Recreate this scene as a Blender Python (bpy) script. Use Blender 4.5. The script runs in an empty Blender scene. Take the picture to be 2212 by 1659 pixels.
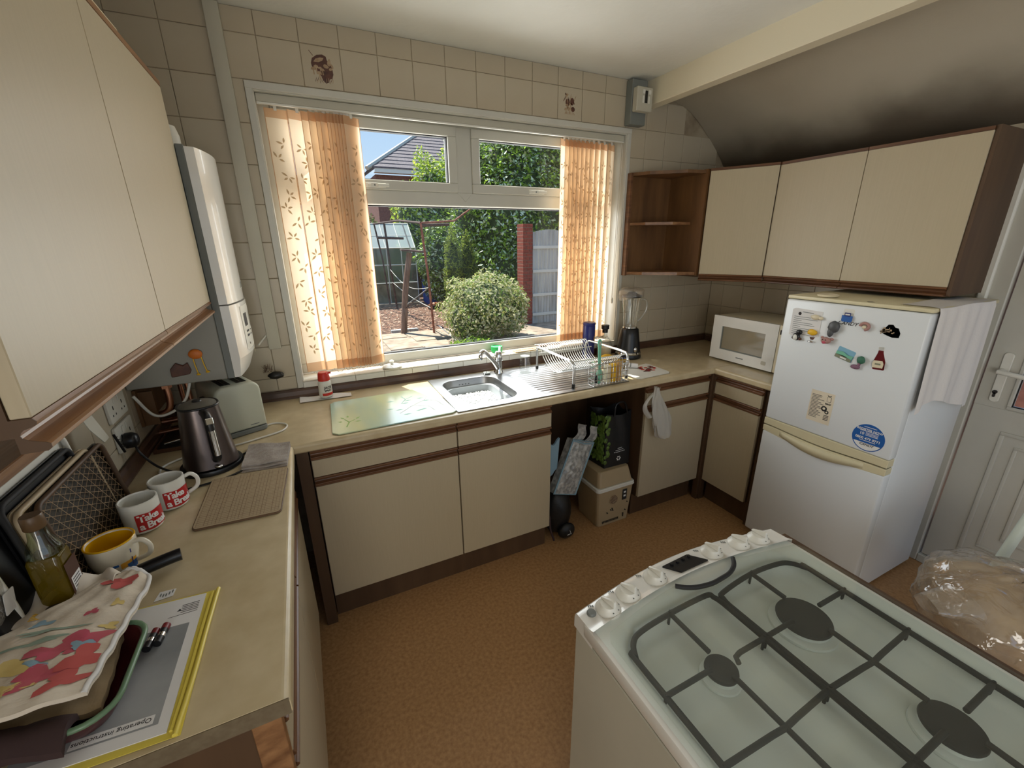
import bpy, bmesh, math, random
from mathutils import Vector, Matrix
D = bpy.data
SC = bpy.context.scene
COL = SC.collection
random.seed(7)
R = math.radians

# ------------------------------------------------------------------ camera
cam_pos = Vector((0.72063, -2.27428, 1.63233))
yaw, pitch, roll = 0.44629, 0.32025, -0.01114
cf = Vector((math.sin(yaw) * math.cos(pitch), math.cos(yaw) * math.cos(pitch), -math.sin(pitch)))
cr = Vector((math.cos(yaw), -math.sin(yaw), 0))
cu = cr.cross(cf)
cr2 = cr * math.cos(roll) + cu * math.sin(roll)
cu2 = -cr * math.sin(roll) + cu * math.cos(roll)
cd = D.cameras.new('camera')
cd.lens = 919.28 / 2212 * 36
cd.sensor_width = 36
cd.clip_start = 0.02
cd.clip_end = 200
cam = D.objects.new('camera', cd)
cam.matrix_world = Matrix(((cr2.x, cu2.x, -cf.x, cam_pos.x), (cr2.y, cu2.y, -cf.y, cam_pos.y),
                           (cr2.z, cu2.z, -cf.z, cam_pos.z), (0, 0, 0, 1)))
COL.objects.link(cam)
SC.camera = cam

# ------------------------------------------------------------------ sky, sun, exposure
SC.view_settings.view_transform = 'Standard'
SC.view_settings.look = 'None'
SC.view_settings.gamma = 1
SC.view_settings.use_curve_mapping = False
SC.view_settings.exposure = 0.45
W = D.worlds.new('sky')
SC.world = W
W.use_nodes = True
nt = W.node_tree
nt.nodes.clear()
wo = nt.nodes.new('ShaderNodeOutputWorld')
bg = nt.nodes.new('ShaderNodeBackground')
tc = nt.nodes.new('ShaderNodeTexCoord')
sep = nt.nodes.new('ShaderNodeSeparateXYZ')
rampn = nt.nodes.new('ShaderNodeValToRGB')
rampn.color_ramp.elements[0].position = 0.0
rampn.color_ramp.elements[0].color = (0.55, 0.68, 0.80, 1)
rampn.color_ramp.elements[1].position = 0.55
rampn.color_ramp.elements[1].color = (0.17, 0.36, 0.72, 1)
cn = nt.nodes.new('ShaderNodeTexNoise')
cn.inputs['Scale'].default_value = 3.2
cn.inputs['Detail'].default_value = 8
cn.inputs['Roughness'].default_value = 0.62
mpn = nt.nodes.new('ShaderNodeMapping')
mpn.inputs['Scale'].default_value = (1, 1, 2.6)
cr_ = nt.nodes.new('ShaderNodeValToRGB')
cr_.color_ramp.elements[0].position = 0.56
cr_.color_ramp.elements[1].position = 0.72
mixc = nt.nodes.new('ShaderNodeMix')
mixc.data_type = 'RGBA'
mixc.inputs[7].default_value = (0.85, 0.88, 0.92, 1)
L = nt.links.new
L(tc.outputs['Generated'], sep.inputs[0])
L(sep.outputs['Z'], rampn.inputs[0])
L(tc.outputs['Generated'], mpn.inputs['Vector'])
L(mpn.outputs[0], cn.inputs['Vector'])
L(cn.outputs['Fac'], cr_.inputs[0])
L(cr_.outputs[0], mixc.inputs[0])
L(rampn.outputs[0], mixc.inputs[6])
L(mixc.outputs[2], bg.inputs[0])
bg.inputs[1].default_value = 1.0
L(bg.outputs[0], wo.inputs[0])

sd = D.lights.new('sun', 'SUN')
sd.energy = 8.5
sd.angle = R(0.55)
sd.color = (1, 0.95, 0.86)
sun = D.objects.new('sun', sd)
sdir = Vector((0.36, -1, -1.75)).normalized()
sun.rotation_euler = sdir.to_track_quat('-Z', 'Y').to_euler()
COL.objects.link(sun)

def area(name, loc, direction, sx, sy, power, color=(1, 1, 1)):
    a = D.lights.new(name, 'AREA')
    a.shape = 'RECTANGLE'
    a.size = sx
    a.size_y = sy
    a.energy = power
    a.color = color
    o = D.objects.new(name, a)
    o.location = loc
    o.rotation_euler = Vector(direction).to_track_quat('-Z', 'Z').to_euler()
    COL.objects.link(o)
    return o
# unseen fill lamps added behind the camera to brighten the room
area('rear_fill', (1.9, -4.35, 1.45), (0, 1, -0.02), 3.0, 2.0, 3.5, (1, 0.96, 0.87))
area('side_fill', (0.16, -3.25, 1.35), (1, 0.42, -0.10), 1.1, 1.9, 29, (1, 0.96, 0.88))
# lamp added outside the kitchen window, boosting the sky light that enters
area('window_sky_fill', (1.62, 0.36, 1.62), (0, -1, -0.25), 1.9, 1.15, 27, (0.98, 0.98, 0.98))

# ------------------------------------------------------------------ materials
def nodes(name):
    m = D.materials.new(name)
    m.use_nodes = True
    n = m.node_tree
    b = n.nodes['Principled BSDF']
    return m, n, b

def col4(c):
    return (c[0], c[1], c[2], 1)

def S(r, g, b):
    f = lambda v: (v / 255 / 12.92) if v / 255 <= 0.04045 else ((v / 255 + 0.055) / 1.055) ** 2.4
    return (f(r), f(g), f(b))

def mat(name, c, rough=0.5, metal=0.0, c2=None, scale=8, stretch=(1, 1, 1), contrast=(0.35, 0.65),
        bump=0.0, bscale=None, bstretch=None, spec=0.5, coat=0.0, detail=4, emit=None):
    m, n, b = nodes(name)
    b.inputs['Base Color'].default_value = col4(c)
    b.inputs['Roughness'].default_value = rough
    b.inputs['Metallic'].default_value = metal
    b.inputs['Specular IOR Level'].default_value = spec
    b.inputs['Coat Weight'].default_value = coat
    if c2 is None and bump == 0 and metal == 0:
        c2 = tuple(x * 0.93 for x in c); scale = 5
    t = n.nodes.new('ShaderNodeTexCoord')
    if c2 is not None:
        mp = n.nodes.new('ShaderNodeMapping')
        mp.inputs['Scale'].default_value = stretch
        no = n.nodes.new('ShaderNodeTexNoise')
        no.inputs['Scale'].default_value = scale
        no.inputs['Detail'].default_value = detail
        ra = n.nodes.new('ShaderNodeValToRGB')
        ra.color_ramp.elements[0].position = contrast[0]
        ra.color_ramp.elements[1].position = contrast[1]
        ra.color_ramp.elements[0].color = col4(c)
        ra.color_ramp.elements[1].color = col4(c2)
        n.links.new(t.outputs['Object'], mp.inputs[0])
        n.links.new(mp.outputs[0], no.inputs['Vector'])
        n.links.new(no.outputs['Fac'], ra.inputs[0])
        n.links.new(ra.outputs[0], b.inputs['Base Color'])
    if bump:
        mp = n.nodes.new('ShaderNodeMapping')
        mp.inputs['Scale'].default_value = bstretch or (1, 1, 1)
        no = n.nodes.new('ShaderNodeTexNoise')
        no.inputs['Scale'].default_value = bscale or 60
        no.inputs['Detail'].default_value = 3
        bu = n.nodes.new('ShaderNodeBump')
        bu.inputs['Strength'].default_value = bump
        bu.inputs['Distance'].default_value = 0.004
        n.links.new(t.outputs['Object'], mp.inputs[0])
        n.links.new(mp.outputs[0], no.inputs['Vector'])
        n.links.new(no.outputs['Fac'], bu.inputs['Height'])
        n.links.new(bu.outputs[0], b.inputs['Normal'])
    return m

def glassmat(name, tint=(0.95, 0.97, 0.96), refl=0.06, rough=0.02, body=None, bodyamt=0.0, bump=0, bscale=30):
    m = D.materials.new(name)
    m.use_nodes = True
    n = m.node_tree
    n.nodes.clear()
    o = n.nodes.new('ShaderNodeOutputMaterial')
    tr = n.nodes.new('ShaderNodeBsdfTransparent')
    tr.inputs[0].default_value = col4(tint)
    gl = n.nodes.new('ShaderNodeBsdfGlossy')
    gl.inputs['Roughness'].default_value = rough
    lw = n.nodes.new('ShaderNodeLayerWeight')
    if bump:
        bt_ = n.nodes.new('ShaderNodeTexCoord')
        bn_ = n.nodes.new('ShaderNodeTexNoise')
        bn_.inputs['Scale'].default_value = bscale
        bn_.inputs['Detail'].default_value = 2
        bn_.inputs['Distortion'].default_value = 1.5
        bb_ = n.nodes.new('ShaderNodeBump')
        bb_.inputs['Strength'].default_value = bump
        bb_.inputs['Distance'].default_value = 0.01
        n.links.new(bt_.outputs['Object'], bn_.inputs['Vector'])
        n.links.new(bn_.outputs['Fac'], bb_.inputs['Height'])
        n.links.new(bb_.outputs[0], gl.inputs['Normal'])
        n.links.new(bb_.outputs[0], lw.inputs['Normal'])
    lw.inputs['Blend'].default_value = 0.25
    ma = n.nodes.new('ShaderNodeMath')
    ma.operation = 'MULTIPLY_ADD'
    ma.inputs[1].default_value = 0.7
    ma.inputs[2].default_value = refl
    mx = n.nodes.new('ShaderNodeMixShader')
    pw = n.nodes.new('ShaderNodeMath')
    pw.operation = 'POWER'
    pw.inputs[1].default_value = 4.0
    lw.inputs['Blend'].default_value = 0.5
    n.links.new(lw.outputs['Facing'], pw.inputs[0])
    n.links.new(pw.outputs[0], ma.inputs[0])
    n.links.new(ma.outputs[0], mx.inputs[0])
    last = tr.outputs[0]
    if bodyamt:
        df = n.nodes.new('ShaderNodeBsdfDiffuse')
        df.inputs[0].default_value = col4(body or tint)
        m2 = n.nodes.new('ShaderNodeMixShader')
        m2.inputs[0].default_value = bodyamt
        n.links.new(tr.outputs[0], m2.inputs[1])
        n.links.new(df.outputs[0], m2.inputs[2])
        last = m2.outputs[0]
    n.links.new(last, mx.inputs[1])
    n.links.new(gl.outputs[0], mx.inputs[2])
    n.links.new(mx.outputs[0], o.inputs[0])
    return m

def sheer(name, c, trans, rough=0.8):
    m = D.materials.new(name)
    m.use_nodes = True
    n = m.node_tree
    n.nodes.clear()
    o = n.nodes.new('ShaderNodeOutputMaterial')
    a = n.nodes.new('ShaderNodeBsdfDiffuse')
    b = n.nodes.new('ShaderNodeBsdfTranslucent')
    t = n.nodes.new('ShaderNodeTexCoord')
    no = n.nodes.new('ShaderNodeTexNoise')
    no.inputs['Scale'].default_value = 300
    ra = n.nodes.new('ShaderNodeValToRGB')
    ra.color_ramp.elements[0].color = col4(tuple(x * 0.92 for x in c))
    ra.color_ramp.elements[1].color = col4(c)
    n.links.new(t.outputs['Object'], no.inputs['Vector'])
    n.links.new(no.outputs['Fac'], ra.inputs[0])
    n.links.new(ra.outputs[0], a.inputs[0])
    b.inputs[0].default_value = col4(c)
    x = n.nodes.new('ShaderNodeMixShader')
    x.inputs[0].default_value = trans
    n.links.new(a.outputs[0], x.inputs[1])
    n.links.new(b.outputs[0], x.inputs[2])
    n.links.new(x.outputs[0], o.inputs[0])
    return m

M = {}
M['tile'] = mat('ceramic_tile', S(190, 179, 157), 0.32, c2=S(182, 169, 146), scale=3, bump=0.05, bscale=9)
M['grout'] = mat('grout', S(170, 156, 132), 0.9, c2=S(132, 116, 94), scale=7, contrast=(0.45, 0.7))
M['plaster'] = mat('ceiling_paint', S(228, 228, 222), 0.75, c2=S(218, 218, 210), scale=1.6, bump=0.25, bscale=35)
M['slope'] = mat('stained_slope_paint', S(186, 178, 160), 0.85, c2=S(168, 158, 140), scale=1.3, contrast=(0.4, 0.75), bump=0.2, bscale=40, detail=6)
# soot stain low on the slope, with an irregular upper edge
_n = M['slope'].node_tree; _b = _n.nodes['Principled BSDF']
_old = _b.inputs['Base Color'].links[0].from_socket
_tc = _n.nodes.new('ShaderNodeTexCoord'); _sx = _n.nodes.new('ShaderNodeSeparateXYZ')
_n.links.new(_tc.outputs['Object'], _sx.inputs[0])
_nz = _n.nodes.new('ShaderNodeTexNoise'); _nz.inputs['Scale'].default_value = 2.6; _nz.inputs['Detail'].default_value = 5
_n.links.new(_tc.outputs['Object'], _nz.inputs['Vector'])
_ma = _n.nodes.new('ShaderNodeMath'); _ma.operation = 'MULTIPLY_ADD'; _ma.inputs[1].default_value = 0.22
_n.links.new(_nz.outputs['Fac'], _ma.inputs[0]); _n.links.new(_sx.outputs['Z'], _ma.inputs[2])
_mr = _n.nodes.new('ShaderNodeMapRange'); _mr.inputs['From Min'].default_value = 2.20; _mr.inputs['From Max'].default_value = 2.43
_mr.interpolation_type = 'SMOOTHSTEP'
_n.links.new(_ma.outputs[0], _mr.inputs['Value'])
_mx = _n.nodes.new('ShaderNodeMix'); _mx.data_type = 'RGBA'; _mx.inputs[6].default_value = col4(S(98, 87, 72))
_n.links.new(_mr.outputs['Result'], _mx.inputs[0]); _n.links.new(_old, _mx.inputs[7]); _n.links.new(_mx.outputs[2], _b.inputs['Base Color'])
M['beam'] = mat('cream_beam_paint', S(226, 217, 192), 0.5, bump=0.08, bscale=25)
M['rearwall'] = mat('rear_wall_paint', S(215, 208, 190), 0.8)
M['floor'] = mat('brown_vinyl', S(190, 150, 104), 0.5, c2=S(146, 104, 64), scale=75, contrast=(0.2, 0.8), bump=0.12, bscale=120, detail=12)
M['laminate'] = mat('cream_laminate', S(186, 173, 146), 0.42, c2=S(183, 170, 143), scale=160, stretch=(1, 1, 0.05), bump=0.025, bscale=220, bstretch=(1, 1, 0.04))
M['wood'] = mat('oak_rail', S(122, 83, 54), 0.4, c2=S(86, 55, 34), scale=30, stretch=(0.09, 0.09, 2.2), contrast=(0.3, 0.7), bump=0.15, bscale=60, bstretch=(0.05, 0.05, 3))
M['woodup'] = mat('light_oak_rail', S(156, 114, 76), 0.35, c2=S(104, 68, 42), scale=26, stretch=(1, 0.07, 1.8), contrast=(0.3, 0.7), bump=0.15, bscale=60, bstretch=(2, 0.05, 3))
M['brown'] = mat('dark_brown_carcass', S(90, 66, 44), 0.55, c2=S(74, 52, 33), scale=12, stretch=(1, 1, 0.1))
M['shelfwood'] = mat('brown_shelf_veneer', S(120, 84, 48), 0.5, c2=S(86, 57, 30), scale=16, stretch=(1, 1, 0.15), contrast=(0.3, 0.7))
M['worktop'] = mat('stone_effect_worktop', S(206, 190, 156), 0.3, c2=S(190, 172, 136), scale=18, contrast=(0.3, 0.7), detail=9)
M['chip'] = mat('chipboard_edge', S(116, 103, 80), 0.85, c2=S(104, 90, 68), scale=60)
M['upstand'] = mat('brown_upstand', S(92, 66, 50), 0.35, c2=S(70, 48, 36), scale=8)
M['upvc'] = mat('white_upvc', S(200, 198, 188), 0.35)
M['rubber'] = mat('black_gasket', S(35, 34, 34), 0.7)
M['paneglass'] = glassmat('window_glass', (0.95, 0.965, 0.955), 0.012)
M['steel'] = mat('stainless_steel', (0.34, 0.34, 0.338), 0.36, 1.0, bump=0.05, bscale=90, bstretch=(0.1, 4, 1))
M['chrome'] = mat('chrome', (0.75, 0.75, 0.75), 0.1, 1.0)
M['white'] = mat('white_plastic', S(226, 224, 214), 0.35)
M['fridge'] = mat('fridge_enamel', S(226, 230, 232), 0.25, bump=0.03, bscale=150)
M['yellowed'] = mat('yellowed_plastic', S(222, 212, 176), 0.4)
M['cream'] = mat('cream_plastic', S(226, 214, 184), 0.4)
M['black'] = mat('black_plastic', S(24, 24, 26), 0.35)
M['dark'] = mat('dark_recess', S(18, 16, 14), 0.9)
M['slat'] = sheer('blind_fabric', S(242, 222, 194), 0.5)
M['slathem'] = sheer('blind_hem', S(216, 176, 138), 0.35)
M['leafprint'] = sheer('leaf_print', S(206, 184, 152), 0.4)
M['enamel'] = mat('white_enamel', S(232, 230, 224), 0.22, coat=0.3)
M['hob'] = mat('hob_enamel', S(226, 232, 226), 0.3)
M['iron'] = mat('cast_iron', S(34, 34, 33), 0.65)
M['lidglass'] = glassmat('hob_lid_glass', (0.96, 0.975, 0.965), 0.045, 0.03, S(190, 200, 190), 0.02)
M['glass'] = glassmat('clear_glass', (0.96, 0.97, 0.96), 0.1)
M['film'] = glassmat('clear_film', (0.96, 0.95, 0.93), 0.14, 0.10, S(220, 212, 200), 0.14, 1.0, 60)
M['bagplastic'] = glassmat('white_carrier_film', (0.95, 0.95, 0.94), 0.05, 0.3, S(215, 212, 204), 0.6)
M['paper'] = mat('paper', S(228, 226, 224), 0.8)
M['red'] = mat('red_plastic', S(200, 44, 30), 0.4)
M['green'] = mat('green_plastic', S(20, 170, 82), 0.4)
M['mint'] = mat('mint_plastic', S(120, 190, 160), 0.45)
M['text'] = mat('printed_ink', S(40, 38, 38), 0.7)
M['inkwhite'] = mat('white_ink', S(235, 235, 232), 0.6)
M['blue'] = mat('blue_print', S(28, 92, 168), 0.5)
M['navy'] = mat('navy_tin', S(28, 38, 110), 0.35)
M['yellow'] = mat('yellow_print', S(236, 186, 40), 0.5)
M['brownprint'] = mat('brown_transfer', S(98, 58, 42), 0.4, c2=S(70, 40, 30), scale=40)
M['tanprint'] = mat('tan_transfer', S(176, 152, 122), 0.4, c2=S(150, 122, 92), scale=40)
M['copper'] = mat('copper_pipe', (0.75, 0.36, 0.22), 0.35, 1.0)
M['grey'] = mat('grey_plastic', S(120, 124, 120), 0.5)
M['lightgrey'] = mat('light_grey_plastic', S(190, 186, 170), 0.5)
M['boilergrey'] = mat('boiler_side', S(150, 148, 138), 0.4)
M['cloth'] = mat('grey_cotton', S(172, 164, 156), 0.95, c2=S(158, 148, 140), scale=60, bump=0.4, bscale=200)

# ------------------------------------------------------------------ mesh builder
class MB:
    def __init__(s):
        s.v = []; s.f = []; s.m = []; s.sm = []
    def add(s, vs, fs, mi=0, smooth=False):
        o = len(s.v)
        s.v += [Vector(p) for p in vs]
        for f in fs:
            s.f.append([o + i for i in f]); s.m.append(mi); s.sm.append(smooth)
        return s
    def box(s, x0, x1, y0, y1, z0, z1, mi=0):
        vs = [(x, y, z) for z in (z0, z1) for y in (y0, y1) for x in (x0, x1)]
        return s.add(vs, [(0, 2, 3, 1), (4, 5, 7, 6), (0, 1, 5, 4), (2, 6, 7, 3), (0, 4, 6, 2), (1, 3, 7, 5)], mi)
    def prism(s, poly, a, b, axis='z', mi=0, smooth=False):
        n = len(poly)
        def P(p, t):
            return {'z': (p[0], p[1], t), 'y': (p[0], t, p[1]), 'x': (t, p[0], p[1])}[axis]
        vs = [P(p, a) for p in poly] + [P(p, b) for p in poly]
        s.add(vs, [list(range(n))[::-1], list(range(n, 2 * n))], mi, False)
        o = len(s.v) - 2 * n
        for i in range(n):
            j = (i + 1) % n
            s.f.append([o + i, o + j, o + n + j, o + n + i]); s.m.append(mi); s.sm.append(smooth)
        return s
    def plate(s, o, u, v, poly, t, mi=0):
        """polygon in the frame (o,u,v), thickness t along u x v"""
        o, u, v = Vector(o), Vector(u), Vector(v)
        w = u.cross(v).normalized() * t
        n = len(poly)
        vs = [o + u * p[0] + v * p[1] for p in poly]
        vs += [p + w for p in vs]
        fs = [list(range(n))[::-1], list(range(n, 2 * n))] + [[i, (i + 1) % n, n + (i + 1) % n, n + i] for i in range(n)]
        return s.add(vs, fs, mi)
    def lathe(s, cx, cy, prof, n=24, mi=0, smooth=True, sx=1, sy=1, cap=True):
        vs = []; fs = []
        k = len(prof)
        for r, z in prof:
            for i in range(n):
                a = 2 * math.pi * i / n
                vs.append((cx + r * math.cos(a) * sx, cy + r * math.sin(a) * sy, z))
        for j in range(k - 1):
            for i in range(n):
                i2 = (i + 1) % n
                fs.append((j * n + i, j * n + i2, (j + 1) * n + i2, (j + 1) * n + i))
        s.add(vs, fs, mi, smooth)
        o = len(s.v) - len(vs)
        if prof[0][0] > 1e-6:
            s.f.append([o + i for i in range(n)][::-1]); s.m.append(mi); s.sm.append(False)
        if prof[-1][0] > 1e-6 and cap:
            s.f.append([o + (k - 1) * n + i for i in range(n)]); s.m.append(mi); s.sm.append(False)
        return s
    def tube(s, pts, r, n=8, mi=0, closed=False, rs=None):
        pts = [Vector(p) for p in pts]
        k = len(pts)
        vs = []; fs = []
        prev = None
        for i, p in enumerate(pts):
            if closed:
                t = pts[(i + 1) % k] - pts[i - 1]
            else:
                t = pts[min(i + 1, k - 1)] - pts[max(i - 1, 0)]
            t.normalize()
            if prev is None:
                a = Vector((0, 0, 1)) if abs(t.z) < 0.9 else Vector((1, 0, 0))
                nx = t.cross(a).normalized()
            else:
                nx = (prev - t * prev.dot(t))
                nx = nx.normalized() if nx.length > 1e-6 else t.orthogonal().normalized()
            prev = nx
            ny = t.cross(nx)
            rr = rs[i] if rs else r
            for j in range(n):
                a = 2 * math.pi * j / n
                vs.append(p + nx * rr * math.cos(a) + ny * rr * math.sin(a))
        m = k if closed else k - 1
        for i in range(m):
            i2 = (i + 1) % k
            for j in range(n):
                j2 = (j + 1) % n
                fs.append((i * n + j, i * n + j2, i2 * n + j2, i2 * n + j))
        s.add(vs, fs, mi, True)
        if not closed:
            o = len(s.v) - len(vs)
            s.f.append([o + j for j in range(n)][::-1]); s.m.append(mi); s.sm.append(False)
            s.f.append([o + (k - 1) * n + j for j in range(n)]); s.m.append(mi); s.sm.append(False)
        return s
    def grid(s, fn, nu, nv, mi=0, smooth=True, closed_u=False):
        vs = [fn(i / (nu if closed_u else nu - 1), j / (nv - 1)) for j in range(nv) for i in range(nu)]
        fs = []
        for j in range(nv - 1):
            for i in range(nu if closed_u else nu - 1):
                i2 = (i + 1) % nu
                fs.append((j * nu + i, j * nu + i2, (j + 1) * nu + i2, (j + 1) * nu + i))
        return s.add(vs, fs, mi, smooth)
    def ball(s, c, r, mi=0, n=14, jit=0.0, seed=0):
        rx, ry, rz = (r, r, r) if not hasattr(r, '__len__') else r
        rnd = random.Random(seed)
        k = n // 2 + 1
        def fn(u, v):
            th = 2 * math.pi * u; ph = math.pi * (v * 0.98 + 0.01)
            q = 1
            if jit:
                q = 1 + jit * (math.sin(3 * th + seed) * math.sin(4 * ph + seed * 2) + 0.6 * math.sin(7 * th + 2 * seed) * math.sin(6 * ph))
            return (c[0] + rx * q * math.sin(ph) * math.cos(th), c[1] + ry * q * math.sin(ph) * math.sin(th), c[2] - rz * q * math.cos(ph))
        o0 = len(s.v)
        s.grid(fn, n, k, mi, True, True)
        s.f.append([o0 + i for i in range(n)][::-1]); s.m.append(mi); s.sm.append(True)
        s.f.append([o0 + (k - 1) * n + i for i in range(n)]); s.m.append(mi); s.sm.append(True)
        return s
    def xf(s, Mx, since=0):
        for i in range(since, len(s.v)):
            s.v[i] = Mx @ s.v[i]
        return s

def origin(p):
    v = Vector((0, 0, 0))
    while p is not None:
        v += p.location
        p = p.parent
    return v

def mesh(name, mb, mats, bevel=0.0, seg=1, shift=Vector((0, 0, 0)), smooth_all=False, ang=40):
    me = D.meshes.new(name)
    me.from_pydata([v - shift for v in mb.v], [], mb.f)
    for m_ in (mats if isinstance(mats, (list, tuple)) else [mats]):
        me.materials.append(M[m_] if isinstance(m_, str) else m_)
    for p, mi, sm in zip(me.polygons, mb.m, mb.sm):
        p.material_index = mi
        p.use_smooth = sm or smooth_all
    me.update()
    if bevel:
        bm = bmesh.new()
        bm.from_mesh(me)
        bmesh.ops.recalc_face_normals(bm, faces=bm.faces)
        es = [e for e in bm.edges if len(e.link_faces) == 2 and e.calc_face_angle(0) > 0.5 and not (e.link_faces[0].smooth and e.link_faces[1].smooth)]
        bmesh.ops.bevel(bm, geom=es, offset=bevel, segments=seg, affect='EDGES', clamp_overlap=True, profile=0.5)
        if seg > 1:
            for f in bm.faces:
                f.smooth = True
        bm.to_mesh(me)
        bm.free()
        if seg > 1:
            me.set_sharp_from_angle(angle=R(ang))
    else:
        bm = bmesh.new()
        bm.from_mesh(me)
        bmesh.ops.recalc_face_normals(bm, faces=bm.faces)
        bm.to_mesh(me)
        bm.free()
        if any(mb.sm) or smooth_all:
            me.set_sharp_from_angle(angle=R(ang + 10))
    return me

def part(name, mb, mats, parent, label=None, kind=None, **k):
    """a part: vertices given in world coordinates, stored relative to the parent's place"""
    me = mesh(name, mb, mats, shift=origin(parent), **k)
    o = D.objects.new(name, me)
    COL.objects.link(o)
    o.parent = parent
    if label: o['label'] = label
    if kind: o['kind'] = kind
    return o

def thing(name, label, cat, loc, group=None):
    o = D.objects.new(name, None)
    o.empty_display_size = 0.05
    COL.objects.link(o)
    o.location = loc
    o['label'] = label; o['category'] = cat
    if group: o['group'] = group
    return o

def single(name, mb, mats, label, cat, group=None, kind=None, **k):
    xs = [v.x for v in mb.v]; ys = [v.y for v in mb.v]; zs = [v.z for v in mb.v]
    base = Vector(((min(xs) + max(xs)) / 2, (min(ys) + max(ys)) / 2, min(zs)))
    o = D.objects.new(name, mesh(name, mb, mats, shift=base, **k))
    o.location = base
    COL.objects.link(o)
    o['label'] = label; o['category'] = cat
    if group: o['group'] = group
    if kind: o['kind'] = kind
    return o

def struct(name, mb, mats, label=None, parent=None, **k):
    if parent is not None:
        return part(name, mb, mats, parent, label, **k)
    o = D.objects.new(name, mesh(name, mb, mats, **k))
    COL.objects.link(o)
    o['kind'] = 'structure'
    if label: o['label'] = label
    return o

def text_mb(body, size, ext=0.0004, align='CENTER', bold=0.0, spacing=1.0, shear=0.0, line=1.0):
    c = D.curves.new('t', 'FONT')
    c.body = body
    c.size = size
    c.extrude = ext
    c.align_x = align
    c.align_y = 'CENTER'
    c.offset = bold
    c.space_character = spacing
    c.space_line = line
    c.shear = shear
    c.resolution_u = 3
    o = D.objects.new('t', c)
    COL.objects.link(o)
    dg = bpy.context.evaluated_depsgraph_get()
    me = D.meshes.new_from_object(o.evaluated_get(dg))
    mb = MB()
    mb.add([v.co.copy() for v in me.vertices], [list(p.vertices) for p in me.polygons])
    D.objects.remove(o)
    D.meshes.remove(me)
    D.curves.remove(c)
    return mb

def put(mb, src, o, u, v, mi=0):
    """copy a flat builder (xy plane) onto the frame o,u,v"""
    o, u, v = Vector(o), Vector(u).normalized(), Vector(v).normalized()
    w = u.cross(v)
    k = len(mb.v)
    mb.v += [o + u * p.x + v * p.y + w * p.z for p in src.v]
    for f, sm in zip(src.f, src.sm):
        mb.f.append([k + i for i in f]); mb.m.append(mi); mb.sm.append(sm)
    return mb

def rrect(x0, x1, y0, y1, r, n=5):
    out = []
    for cx, cy, a0 in ((x1 - r, y1 - r, 0), (x0 + r, y1 - r, 90), (x0 + r, y0 + r, 180), (x1 - r, y0 + r, 270)):
        for i in range(n + 1):
            a = R(a0 + 90 * i / n)
            out.append((cx + r * math.cos(a), cy + r * math.sin(a)))
    return out

def circle(cx, cy, r, n=20, ry=None):
    return [(cx + r * math.cos(2 * math.pi * i / n), cy + (ry or r) * math.sin(2 * math.pi * i / n)) for i in range(n)]

def bez(pts, n=16):
    """Catmull-Rom through the points"""
    P = [Vector(p) for p in pts]
    P = [P[0] * 2 - P[1]] + P + [P[-1] * 2 - P[-2]]
    out = []
    for i in range(1, len(P) - 2):
        for k in range(n):
            t = k / n
            a, b, c, d = P[i - 1], P[i], P[i + 1], P[i + 2]
            out.append(0.5 * ((2 * b) + (c - a) * t + (2 * a - 5 * b + 4 * c - d) * t * t + (3 * b - a - 3 * c + d) * t ** 3))
    out.append(P[-2])
    return out
M['sillwhite'] = mat('sill_tile', S(226, 220, 204), 0.25)
M['whitecloth'] = mat('white_cotton', S(226, 221, 216), 0.95, bump=0.3, bscale=90)
M['creampaper'] = mat('cream_card', S(228, 216, 192), 0.8)
M['darkgrey'] = mat('dark_grey_resin', S(82, 84, 86), 0.45)
M['pinkp'] = mat('pink_print', S(196, 86, 106), 0.9, c2=S(186, 92, 100), scale=30)
M['coral'] = mat('coral_print', S(196, 92, 88), 0.9)
M['butter'] = mat('butter_print', S(214, 190, 120), 0.85)
M['paleblue'] = mat('pale_blue_fabric', S(140, 170, 186), 0.8)
M['paleteal'] = mat('pale_teal_print', S(150, 168, 152), 0.85)
M['mossy'] = mat('mossy_resin', S(132, 134, 110), 0.8)
M['gridink'] = mat('grid_ink', S(132, 104, 80), 0.6)
M['wirewhite'] = mat('coated_wire', S(228, 228, 224), 0.3, 0.3)
M['skyp'] = mat('sky_print', S(130, 180, 204), 0.4)
M['darkgreen'] = mat('dark_green_resin', S(60, 112, 88), 0.6)
M['purple'] = mat('purple_resin', S(132, 96, 116), 0.6)
M['darkred'] = mat('dark_red', S(116, 24, 30), 0.35)
M['pinkbrown'] = mat('shell_pink', S(176, 132, 124), 0.6)
M['mwglass'] = mat('microwave_window', S(150, 140, 120), 0.08, coat=0.6)
M['alu'] = mat('aluminium', (0.72, 0.73, 0.74), 0.3, 1.0)
M['chromew'] = mat('chromed_wire', (0.8, 0.8, 0.8), 0.22, 1.0)
M['chromedull'] = mat('dull_chrome', (0.4, 0.4, 0.38), 0.35, 1.0)
M['sand'] = mat('sand_sponge', S(190, 150, 90), 0.9, bump=0.5, bscale=150)
M['sandwood'] = mat('varnished_plaque', S(206, 178, 134), 0.5, c2=S(186, 154, 108), scale=20, stretch=(0.2, 4, 1))
M['redtext'] = mat('red_brown_ink', S(150, 60, 40), 0.6)
M['gold'] = mat('gold_print', S(196, 158, 84), 0.4)
M['waterp'] = mat('soapy_water', S(182, 188, 186), 0.08)
M['bowlgrey'] = mat('bowl_plastic', S(168, 174, 178), 0.4)
M['suds'] = mat('soap_suds', S(238, 240, 240), 0.5)
M['leafgreen'] = mat('leaf_green_print', S(132, 176, 96), 0.4)
M['toastershell'] = mat('grey_green_enamel', S(196, 198, 180), 0.3)
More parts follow.
